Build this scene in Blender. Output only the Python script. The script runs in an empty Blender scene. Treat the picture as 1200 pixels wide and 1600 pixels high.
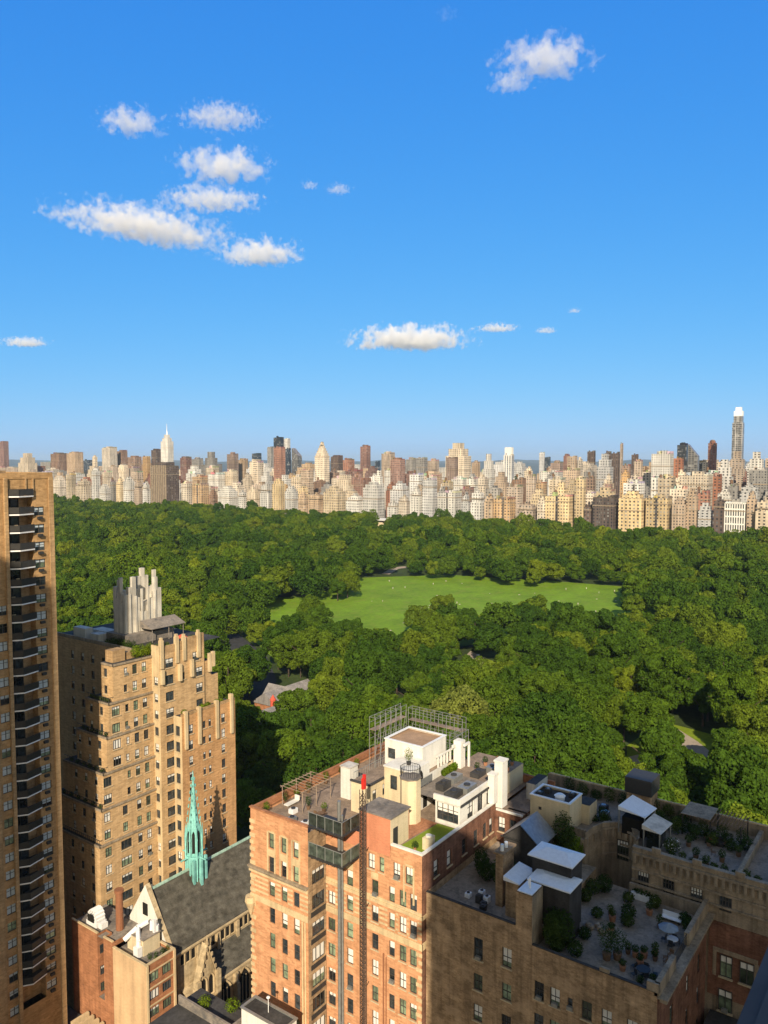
# View over a big city park from a tower window: apartment houses, a church, the park's canopy and the skyline beyond.
# World: X = east (street direction, towards the park), Y = north (avenue direction), metres, ground at z = 0.
import bpy, math, random
import numpy as np
from mathutils import Vector
random.seed(11)
R = math.radians
scene = bpy.context.scene
COL = scene.collection

# ------------------------------------------------------------------ helpers
class MB:
    """collects faces in world metres; build() links them as ONE mesh object under its parent"""
    def __init__(s): s.v=[]; s.f=[]; s.m=[]
    def face(s, pts, mi=0):
        n=len(s.v); s.v.extend(pts); s.f.append(tuple(range(n,n+len(pts)))); s.m.append(mi)
    def box(s, x0,x1,y0,y1,z0,z1, mi=0, skip='', top=None):
        a=(x0,y0,z0);b=(x1,y0,z0);c=(x1,y1,z0);d=(x0,y1,z0);e=(x0,y0,z1);f=(x1,y0,z1);g=(x1,y1,z1);h=(x0,y1,z1)
        if 'B' not in skip: s.face((a,d,c,b),mi)
        if 'T' not in skip: s.face((e,f,g,h),mi if top is None else top)
        if 'S' not in skip: s.face((a,b,f,e),mi)
        if 'N' not in skip: s.face((c,d,h,g),mi)
        if 'W' not in skip: s.face((d,a,e,h),mi)
        if 'E' not in skip: s.face((b,c,g,f),mi)
        return s
    def prism(s, pts, z0,z1, mi=0, top=None, ztop=None):
        n=len(pts); A=[(p[0],p[1],z0) for p in pts]; B=[(p[0],p[1],z1 if ztop is None else ztop[i]) for i,p in enumerate(pts)]
        for i in range(n):
            j=(i+1)%n; s.face((A[i],A[j],B[j],B[i]),mi)
        s.face(B, mi if top is None else top); s.face(A[::-1],mi); return s
    def cyl(s, x,y,z0,z1,r0,r1=None,n=12,mi=0,cap=True):
        r1=r0 if r1 is None else r1
        A=[(x+r0*math.cos(6.2832*i/n),y+r0*math.sin(6.2832*i/n),z0) for i in range(n)]
        B=[(x+r1*math.cos(6.2832*i/n),y+r1*math.sin(6.2832*i/n),z1) for i in range(n)]
        for i in range(n):
            j=(i+1)%n; s.face((A[i],A[j],B[j],B[i]),mi)
        if cap: s.face(B,mi); s.face(A[::-1],mi)
        return s
    def bar(s, p,q,r,mi=0,n=4):
        p=Vector(p);q=Vector(q);d=(q-p)
        if d.length<1e-6: return s
        d.normalize(); a=d.orthogonal().normalized(); b=d.cross(a)
        A=[];B=[]
        for i in range(n):
            t=6.2832*(i+.5)/n; o=a*(r*math.cos(t))+b*(r*math.sin(t)); A.append(tuple(p+o)); B.append(tuple(q+o))
        for i in range(n):
            j=(i+1)%n; s.face((A[i],A[j],B[j],B[i]),mi)
        s.face(B,mi); s.face(A[::-1],mi); return s
    def ball(s, x,y,z,rx,ry,rz,mi=0,n=8,m=5,jit=0):
        P=[]
        for k in range(m+1):
            th=math.pi*k/m; row=[]
            for i in range(n):
                ph=6.2832*i/n; q=1+random.uniform(-jit,jit)
                row.append((x+rx*q*math.sin(th)*math.cos(ph),y+ry*q*math.sin(th)*math.sin(ph),z+rz*q*math.cos(th)))
            P.append(row)
        for k in range(m):
            for i in range(n):
                j=(i+1)%n
                if k==0: s.face((P[0][0],P[1][i],P[1][j]),mi)
                elif k==m-1: s.face((P[k][i],P[m][0],P[k][j]),mi)
                else: s.face((P[k][i],P[k+1][i],P[k+1][j],P[k][j]),mi)
        return s
    def leaves(s, x,y,z,rx,ry,rz,n,size,mi=0,seed=None):
        rg=random.Random(seed if seed is not None else random.random())
        for _ in range(n):
            d=Vector((rg.gauss(0,1),rg.gauss(0,1),rg.gauss(0,1))).normalized()
            q=rg.uniform(.6,1.05); c=Vector((x+d.x*rx*q,y+d.y*ry*q,z+d.z*rz*q))
            nn=(d+Vector((rg.gauss(0,.5),rg.gauss(0,.5),rg.gauss(.3,.5)))).normalized()
            a=nn.orthogonal().normalized(); b=nn.cross(a); t=rg.uniform(0,6.28); a2=a*math.cos(t)+b*math.sin(t); b2=nn.cross(a2)
            h=size*rg.uniform(.5,1)
            s.face([tuple(c+a2*h),tuple(c+b2*h*.6),tuple(c-a2*h),tuple(c-b2*h*.6)],mi)
        return s
    def mesh(s, name, mats, off=(0,0,0)):
        me=bpy.data.meshes.new(name)
        ox,oy,oz=off
        me.from_pydata([(a-ox,b-oy,c-oz) for a,b,c in s.v],[],s.f)
        for m in mats: me.materials.append(m)
        if len(mats)>1: me.polygons.foreach_set('material_index',s.m)
        me.update(); return me
    def build(s, name, mats, parent=None, at=None):
        if not isinstance(mats,(list,tuple)): mats=[mats]
        off=wloc(parent) if parent else Vector(at if at else (0,0,0))
        o=bpy.data.objects.new(name, s.mesh(name,mats,off)); COL.objects.link(o)
        if parent: o.parent=parent
        else: o.location=off
        return o
def wloc(o):
    v=Vector((0,0,0))
    while o: v=v+o.location; o=o.parent
    return v
def tag(o,label,cat,group=None,kind=None):
    if label: o['label']=label
    if cat: o['category']=cat
    if group: o['group']=group
    if kind: o['kind']=kind
    return o
def thing(name,label,cat,loc,group=None):
    o=bpy.data.objects.new(name,None); COL.objects.link(o); o.location=loc; o.empty_display_size=.5
    return tag(o,label,cat,group)
def structure(o): o['kind']='structure'; return o
def link(name,me,parent=None,loc=(0,0,0),rz=0,scale=1):
    o=bpy.data.objects.new(name,me); COL.objects.link(o); o.parent=parent; o.location=loc; o.rotation_euler=(0,0,rz)
    o.scale=(scale,)*3 if not isinstance(scale,tuple) else scale
    return o
def copy_tree(o,parent=None):
    c=o.copy(); COL.objects.link(c); c.parent=parent
    for ch in list(o.children): copy_tree(ch,c)
    return c

# ------------------------------------------------------------------ materials
def new_mat(name):
    m=bpy.data.materials.new(name); m.use_nodes=True; nt=m.node_tree; nt.nodes.clear()
    out=nt.nodes.new('ShaderNodeOutputMaterial'); return m,nt,out
def nd(nt,t,**k):
    n=nt.nodes.new(t)
    for a,b in k.items():
        if a.startswith('i_'):
            n.inputs[int(a[2:]) if a[2:].isdigit() else a[2:].replace('_',' ')].default_value=b
        else: setattr(n,a,b)
    return n
def mth(nt,op,a,b=None,c=None,clamp=False):
    n=nt.nodes.new('ShaderNodeMath'); n.operation=op; n.use_clamp=clamp
    for i,x in enumerate((a,b,c)):
        if x is None: continue
        if isinstance(x,(int,float)): n.inputs[i].default_value=x
        else: nt.links.new(x,n.inputs[i])
    return n.outputs[0]
def mixc(nt,f,a,b,mode='MIX'):
    n=nt.nodes.new('ShaderNodeMix'); n.data_type='RGBA'; n.blend_type=mode
    for s,x in ((n.inputs[0],f),(n.inputs[6],a),(n.inputs[7],b)):
        if isinstance(x,(int,float)): s.default_value=x
        elif isinstance(x,tuple): s.default_value=(x[0],x[1],x[2],1)
        else: nt.links.new(x,s)
    return n.outputs[2]
def noise(nt,vec,scale,detail=4,rough=.55):
    n=nt.nodes.new('ShaderNodeTexNoise'); n.inputs['Scale'].default_value=scale; n.inputs['Detail'].default_value=detail; n.inputs['Roughness'].default_value=rough
    nt.links.new(vec,n.inputs['Vector']); return n.outputs['Fac']
def scaled(nt,vec,s):
    n=nt.nodes.new('ShaderNodeVectorMath'); n.operation='MULTIPLY'; nt.links.new(vec,n.inputs[0]); n.inputs[1].default_value=s; return n.outputs[0]
def ramp(nt,fac,a,b,lo=0.,hi=1.):
    n=nt.nodes.new('ShaderNodeMapRange'); n.inputs[1].default_value=lo; n.inputs[2].default_value=hi; n.inputs[3].default_value=a; n.inputs[4].default_value=b
    nt.links.new(fac,n.inputs[0]); return n.outputs[0]
def bsdf(nt,out,col,rough=.9,spec=.25,metal=0,bump=None,bdist=.05,bstr=.4):
    b=nt.nodes.new('ShaderNodeBsdfPrincipled')
    if isinstance(col,tuple): b.inputs['Base Color'].default_value=(*col,1)
    else: nt.links.new(col,b.inputs['Base Color'])
    if isinstance(rough,(int,float)): b.inputs['Roughness'].default_value=rough
    else: nt.links.new(rough,b.inputs['Roughness'])
    b.inputs['Specular IOR Level'].default_value=spec; b.inputs['Metallic'].default_value=metal
    if bump is not None:
        bn=nt.nodes.new('ShaderNodeBump'); bn.inputs['Strength'].default_value=bstr; bn.inputs['Distance'].default_value=bdist
        nt.links.new(bump,bn.inputs['Height']); nt.links.new(bn.outputs[0],b.inputs['Normal'])
    nt.links.new(b.outputs[0],out.inputs[0]); return b
def surf(name,col,var=.25,scale=1.2,rough=.9,spec=.2,metal=0,stain=.25,course=0,dark=None,patch=0):
    """plain worn surface: two sizes of mottling, rain streaks, optional brick courses and patched brickwork"""
    m,nt,out=new_mat(name); g=nd(nt,'ShaderNodeNewGeometry'); P=g.outputs['Position']
    n1=noise(nt,P,scale*.35,5); n2=noise(nt,scaled(nt,P,(1,1,3.2)),scale*2.6,3,.65)
    n3=noise(nt,scaled(nt,P,(1,1,.07)),scale*1.1,3)
    f=mth(nt,'MULTIPLY',ramp(nt,n1,1-var*1.3,1+var*.7,.3,.7),ramp(nt,n2,1-var,1+var*.6,.3,.7))
    f=mth(nt,'MULTIPLY',f,ramp(nt,n3,1-stain,1.0,.34,.55))
    bump=n2
    if course:
        br=nd(nt,'ShaderNodeTexBrick'); br.offset=.5
        sx=nd(nt,'ShaderNodeSeparateXYZ'); nt.links.new(P,sx.inputs[0]); cb=nd(nt,'ShaderNodeCombineXYZ')
        nt.links.new(mth(nt,'ADD',sx.outputs[0],sx.outputs[1]),cb.inputs[0]); nt.links.new(sx.outputs[2],cb.inputs[1])
        nt.links.new(cb.outputs[0],br.inputs['Vector'])
        br.inputs['Color1'].default_value=(1,1,1,1); br.inputs['Color2'].default_value=(.72,.7,.68,1); br.inputs['Mortar'].default_value=(.9,.86,.8,1)
        br.inputs['Scale'].default_value=1; br.inputs['Mortar Size'].default_value=.012; br.inputs['Brick Width'].default_value=course*2.9; br.inputs['Row Height'].default_value=course
        f2=mixc(nt,1.0,br.outputs[0],f,'MULTIPLY'); c=mixc(nt,1.0,tuple(col),f2,'MULTIPLY')
    else:
        c=mixc(nt,1.0,tuple(col),f,'MULTIPLY')
    if patch:
        pn=ramp(nt,noise(nt,scaled(nt,P,(.8,.8,1)),.55,2),0,patch,.56,.66)
        c=mixc(nt,pn,c,(col[0]*1.35,col[1]*1.38,col[2]*1.45))
    if dark is not None:
        c=mixc(nt,ramp(nt,noise(nt,P,scale*.9,6,.7),0,1,.52,.68),c,tuple(dark))
    bsdf(nt,out,c,rough,spec,metal,bump,.03,.25); return m
def glassmat(name,tint=(.02,.025,.028),rough=.06):
    m,nt,out=new_mat(name); g=nd(nt,'ShaderNodeNewGeometry'); oi=nd(nt,'ShaderNodeObjectInfo')
    n=noise(nt,g.outputs['Position'],1.3,2)
    k=ramp(nt,oi.outputs['Random'],.4,2.6)
    c=mixc(nt,1.0,tuple(tint),mth(nt,'MULTIPLY',k,ramp(nt,n,.5,1.6,.3,.7)),'MULTIPLY')
    bsdf(nt,out,c,rough,.6,0,n,.05,.06); return m
def plain(name,col,rough=.7,spec=.3,metal=0,var=.18,scale=2.5):
    m,nt,out=new_mat(name); g=nd(nt,'ShaderNodeNewGeometry')
    n=noise(nt,g.outputs['Position'],scale,4); c=mixc(nt,1.0,tuple(col),ramp(nt,n,1-var,1+var*.6,.3,.7),'MULTIPLY')
    bsdf(nt,out,c,rough,spec,metal); return m
def leafmat(name,a,b,c,clump=.35,trans=.3):
    """foliage: a hue per plant, and lighter/darker sprays inside each"""
    m,nt,out=new_mat(name); g=nd(nt,'ShaderNodeNewGeometry'); oi=nd(nt,'ShaderNodeObjectInfo')
    cr=nd(nt,'ShaderNodeValToRGB'); e=cr.color_ramp.elements
    e[0].color=(*a,1); e[1].color=(*c,1); x=cr.color_ramp.elements.new(.55); x.color=(*b,1)
    nt.links.new(oi.outputs['Random'],cr.inputs[0])
    n=noise(nt,g.outputs['Position'],clump,5,.65)
    n2=noise(nt,g.outputs['Position'],1.9,2)
    f=mth(nt,'MULTIPLY',ramp(nt,n,.55,1.45,.3,.7),ramp(nt,n2,.7,1.3,.3,.7))
    n3=noise(nt,g.outputs['Position'],.011,2)
    col=mixc(nt,1.0,cr.outputs[0],f,'MULTIPLY')
    col=mixc(nt,ramp(nt,n3,0,1,.50,.68),col,mixc(nt,1.0,col,(1.35,1.2,.85),'MULTIPLY'))
    d=nd(nt,'ShaderNodeBsdfDiffuse'); t=nd(nt,'ShaderNodeBsdfTranslucent'); nt.links.new(col,d.inputs[0])
    nt.links.new(mixc(nt,1.0,col,(1.15,1.2,.55),'MULTIPLY'),t.inputs[0])
    mx=nd(nt,'ShaderNodeMixShader'); mx.inputs[0].default_value=trans; nt.links.new(d.outputs[0],mx.inputs[1]); nt.links.new(t.outputs[0],mx.inputs[2])
    nt.links.new(mx.outputs[0],out.inputs[0]); return m
M={}
M['brick']=surf('salmon_brick',(.65,.335,.175),.13,1.6,stain=.14,course=.21,patch=.2)
M['brickdark']=surf('dark_brick',(.26,.13,.085),.3,1.5,stain=.3,course=.21)  # darker brick for side and court walls
M['stucco']=surf('salmon_stucco',(.58,.235,.13),.12,.9,stain=.12)
M['cream']=surf('cream_stone',(.62,.47,.27),.16,1.8,stain=.18)
M['creamwall']=surf('cream_stucco',(.66,.55,.36),.1,1,stain=.14)
M['white']=surf('white_stucco',(.74,.71,.64),.08,1,stain=.14)
M['bluewhite']=surf('grey_white_stucco',(.64,.60,.53),.12,1,stain=.3)
M['tan']=surf('tan_brick',(.62,.415,.215),.12,1.2,stain=.16,course=.24)
M['tanorange']=surf('orange_tan_brick',(.61,.35,.16),.12,1.2,stain=.16,course=.24)
M['tan2']=surf('pale_tan_brick',(.50,.33,.17),.18,1.2,stain=.2,course=.24)
M['tanlight']=surf('light_tan_stone_and_sunlit_side',(.60,.46,.27),.14,1.2,stain=.16)  # on the stepped house's west walls its lightness stands in for sun
M['towerbrick']=surf('golden_brown_brick',(.50,.31,.145),.2,1.3,stain=.16,course=.26)
M['beige']=surf('beige_render',(.62,.42,.24),.1,.7,stain=.22)
M['orange']=surf('orange_brick',(.44,.20,.10),.2,1.4,stain=.16,course=.24)
M['brown']=surf('brown_patched_brick',(.46,.315,.185),.3,1.5,stain=.3,course=.23,patch=.3)
M['brownstone']=surf('weathered_brown_stone',(.34,.27,.19),.26,1.8,stain=.3)
M['concrete']=surf('terrace_concrete',(.31,.26,.21),.24,1.1,stain=.05,dark=(.15,.13,.10))
M['roof']=surf('grey_roof_felt',(.25,.215,.18),.28,.9,stain=.05,dark=(.11,.105,.10))
M['roofdark']=surf('dark_roof_felt',(.065,.062,.06),.3,.9,stain=.05)
M['deck']=surf('weathered_deck',(.30,.225,.165),.25,1.8,stain=.1,dark=(.17,.13,.10))
M['rooftan']=surf('tan_roof_gravel',(.40,.26,.16),.16,2.2,stain=.05)
M['slate']=surf('grey_slate',(.13,.12,.095),.38,2.2,stain=.12,course=.35)
M['copper']=surf('green_copper',(.25,.60,.54),.26,2.2,rough=.6,stain=.25)
M['coppergutter']=surf('pale_green_copper',(.36,.52,.42),.2,2.2,rough=.7,stain=.25)
M['stone']=surf('buff_stone',(.60,.47,.285),.24,2.0,stain=.25,course=.45)
M['metal']=plain('grey_metal',(.35,.36,.37),.45,.5,.6)
M['zinc']=plain('pale_zinc',(.80,.82,.84),.5,.4,0,.08)
M['whitemetal']=plain('white_metal',(.75,.74,.72),.5,.4,.0,.1)
M['dark']=plain('dark_painted_metal',(.035,.034,.033),.6,.4)
M['darkwall']=surf('dark_grey_cladding',(.055,.052,.05),.25,1.3,stain=.2)
M['steel']=plain('galvanised_steel',(.30,.30,.28),.5,.5,.5)
M['ivory']=surf('ivory_terracotta',(.62,.57,.48),.16,1.4,stain=.4)
M['ledge']=plain('dull_metal',(.12,.11,.105),.8,.2,0,.3)
M['mastpaint']=plain('rusty_dark_paint',(.075,.05,.038),.7,.3,0,.4)
M['red']=plain('red_paint',(.62,.03,.02),.5,.4)
M['brownpipe']=plain('rusty_pipe',(.26,.11,.055),.7,.3)
M['frame']=plain('dark_window_frame',(.06,.055,.05),.6,.4)
M['framew']=plain('pale_window_frame',(.52,.48,.40),.6,.3)
M['sill']=surf('stone_sill',(.55,.44,.28),.1,2,stain=.1)
M['blind']=plain('window_blind',(.74,.72,.66),.8,.2,0,.08)
M['blindblue']=plain('sky_tinted_window_shade',(.47,.53,.56),.35,.6,0,.12)  # pale blue stands in for sky reflected in the tower's panes
M['glass']=glassmat('window_glass')
M['glassgreen']=glassmat('painted_reflection_glass',(.10,.13,.085),.05)  # pale green base colour stands in for reflections on some panes
M['dark_infill']=plain('dark_infill_panel',(.028,.026,.022),.35,.4)
M['balglass']=glassmat('balcony_glass',(.03,.037,.029),.12)
M['void']=plain('dim_interior',(.02,.019,.017),.9,.1)
M['terracotta']=surf('terracotta',(.42,.20,.11),.15,3)
M['wood']=surf('brown_wood',(.20,.12,.07),.25,3)
M['asphalt']=surf('asphalt',(.055,.057,.062),.2,.8,stain=.05)
M['sidewalk']=surf('sidewalk',(.30,.29,.27),.15,.8,stain=.05)
M['path']=surf('park_path',(.40,.33,.26),.14,.3,stain=.03)
M['turf']=surf('artificial_turf',(.20,.27,.025),.14,2.5,stain=0)
M['meadow']=surf('meadow_grass',(.155,.265,.012),.2,.14,stain=0,dark=(.185,.235,.03))
M['forestfloor']=surf('park_ground',(.05,.075,.02),.3,.12,stain=0)
M['lawn']=surf('lawn_grass',(.20,.27,.018),.2,.25,stain=0)
M['cityground']=surf('city_ground',(.16,.15,.145),.3,.02,stain=0)
M['farland']=surf('far_land',(.10,.125,.12),.2,.002,stain=0)
M['water']=plain('river_water',(.05,.11,.18),.2,.5)
M['bark']=surf('bark',(.085,.062,.045),.3,3)
M['leaf']=leafmat('park_foliage',(.031,.067,.009),(.060,.108,.011),(.118,.158,.014),trans=.15)
M['leafyel']=leafmat('yellow_green_foliage',(.15,.185,.032),(.16,.195,.035),(.17,.20,.04))
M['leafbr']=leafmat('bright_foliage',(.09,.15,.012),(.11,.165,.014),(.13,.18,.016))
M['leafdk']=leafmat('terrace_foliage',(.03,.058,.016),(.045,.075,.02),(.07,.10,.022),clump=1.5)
M['flower']=plain('white_blossom',(.75,.72,.68),.8,.2)
M['skin']=plain('skin',(.45,.27,.19),.6,.3)
M['cloth']=plain('pale_clothes',(.66,.64,.62),.9,.1,0,.3)
M['carpaint']=plain('white_car_paint',(.72,.73,.74),.25,.5)
M['cardark']=plain('dark_car_paint',(.05,.055,.07),.25,.5)
M['tyre']=plain('rubber',(.02,.02,.02),.9,.1)
M['umbrella']=plain('red_canvas',(.55,.10,.06),.9,.1)

# ------------------------------------------------------------------ camera, sun, sky
HEAD=35.9
cam=bpy.data.cameras.new('camera'); camo=bpy.data.objects.new('camera',cam); COL.objects.link(camo)
camo.location=(0,0,100); camo.rotation_euler=(R(90)-math.atan(81/1250),0,R(HEAD-90))
cam.sensor_fit='VERTICAL'; cam.sensor_height=24; cam.lens=24*1250/1600; cam.clip_start=.2; cam.clip_end=80000
scene.camera=camo
SUN_EL,SUN_S=30,33                     # elevation; degrees south of west
sv=Vector((-math.cos(R(SUN_EL))*math.cos(R(SUN_S)),-math.cos(R(SUN_EL))*math.sin(R(SUN_S)),math.sin(R(SUN_EL))))
sl=bpy.data.lights.new('sun','SUN'); sl.energy=5.0; sl.angle=R(.5); sl.color=(1,.86,.66)
so=bpy.data.objects.new('sun',sl); COL.objects.link(so); so.rotation_euler=(-sv).to_track_quat('-Z','Y').to_euler(); so.location=(-80,-60,180)
w=bpy.data.worlds.new('World'); scene.world=w; w.use_nodes=True; nt=w.node_tree; nt.nodes.clear()
sky=nt.nodes.new('ShaderNodeTexSky'); sky.sky_type='NISHITA'; sky.sun_disc=False; sky.sun_elevation=R(SUN_EL); sky.sun_rotation=math.atan2(sv.x,sv.y)
sky.air_density=1.0; sky.dust_density=.35; sky.ozone_density=3.2; sky.altitude=100
bg=nt.nodes.new('ShaderNodeBackground'); bg.inputs[1].default_value=.15; wo=nt.nodes.new('ShaderNodeOutputWorld')
# clear deep-blue summer air: a response per channel on the sky's radiance
ss=nt.nodes.new('ShaderNodeSeparateColor'); sc_=nt.nodes.new('ShaderNodeCombineColor'); nt.links.new(sky.outputs[0],ss.inputs[0])
EXPO=.45
for i,(k,ref,p) in enumerate(((.042,.178,1.15),(.280,.314,.58),(.83,.571,.22))):
    v=mth(nt,'MULTIPLY',mth(nt,'POWER',mth(nt,'MULTIPLY',ss.outputs[i],.15/ref),p),k/.15/2**EXPO); nt.links.new(v,sc_.inputs[i])
# towards the sun the summer air is milky rather than blue
tcw=nd(nt,'ShaderNodeTexCoord'); dt=nd(nt,'ShaderNodeVectorMath',operation='DOT_PRODUCT'); nt.links.new(tcw.outputs['Generated'],dt.inputs[0]); dt.inputs[1].default_value=sv
mr=nd(nt,'ShaderNodeMapRange',interpolation_type='SMOOTHSTEP'); nt.links.new(dt.outputs['Value'],mr.inputs[0]); mr.inputs[1].default_value=-.30; mr.inputs[2].default_value=.45
milky=mixc(nt,1.0,sky.outputs[0],(1.12,.84,.55),'MULTIPLY')
nt.links.new(mixc(nt,mr.outputs[0],sc_.outputs[0],milky),bg.inputs[0]); nt.links.new(bg.outputs[0],wo.inputs[0])
vs=scene.view_settings; vs.view_transform='Standard'; vs.look='None'; vs.gamma=1; vs.exposure=EXPO; vs.use_curve_mapping=False
cy=scene.cycles; cy.max_bounces=12; cy.diffuse_bounces=3; cy.glossy_bounces=3; cy.transmission_bounces=4; cy.volume_bounces=8; cy.transparent_max_bounces=16
cy.use_denoising=True; cy.caustics_reflective=False; cy.caustics_refractive=False; cy.sample_clamp_indirect=6
HAZE=0.000035
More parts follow.
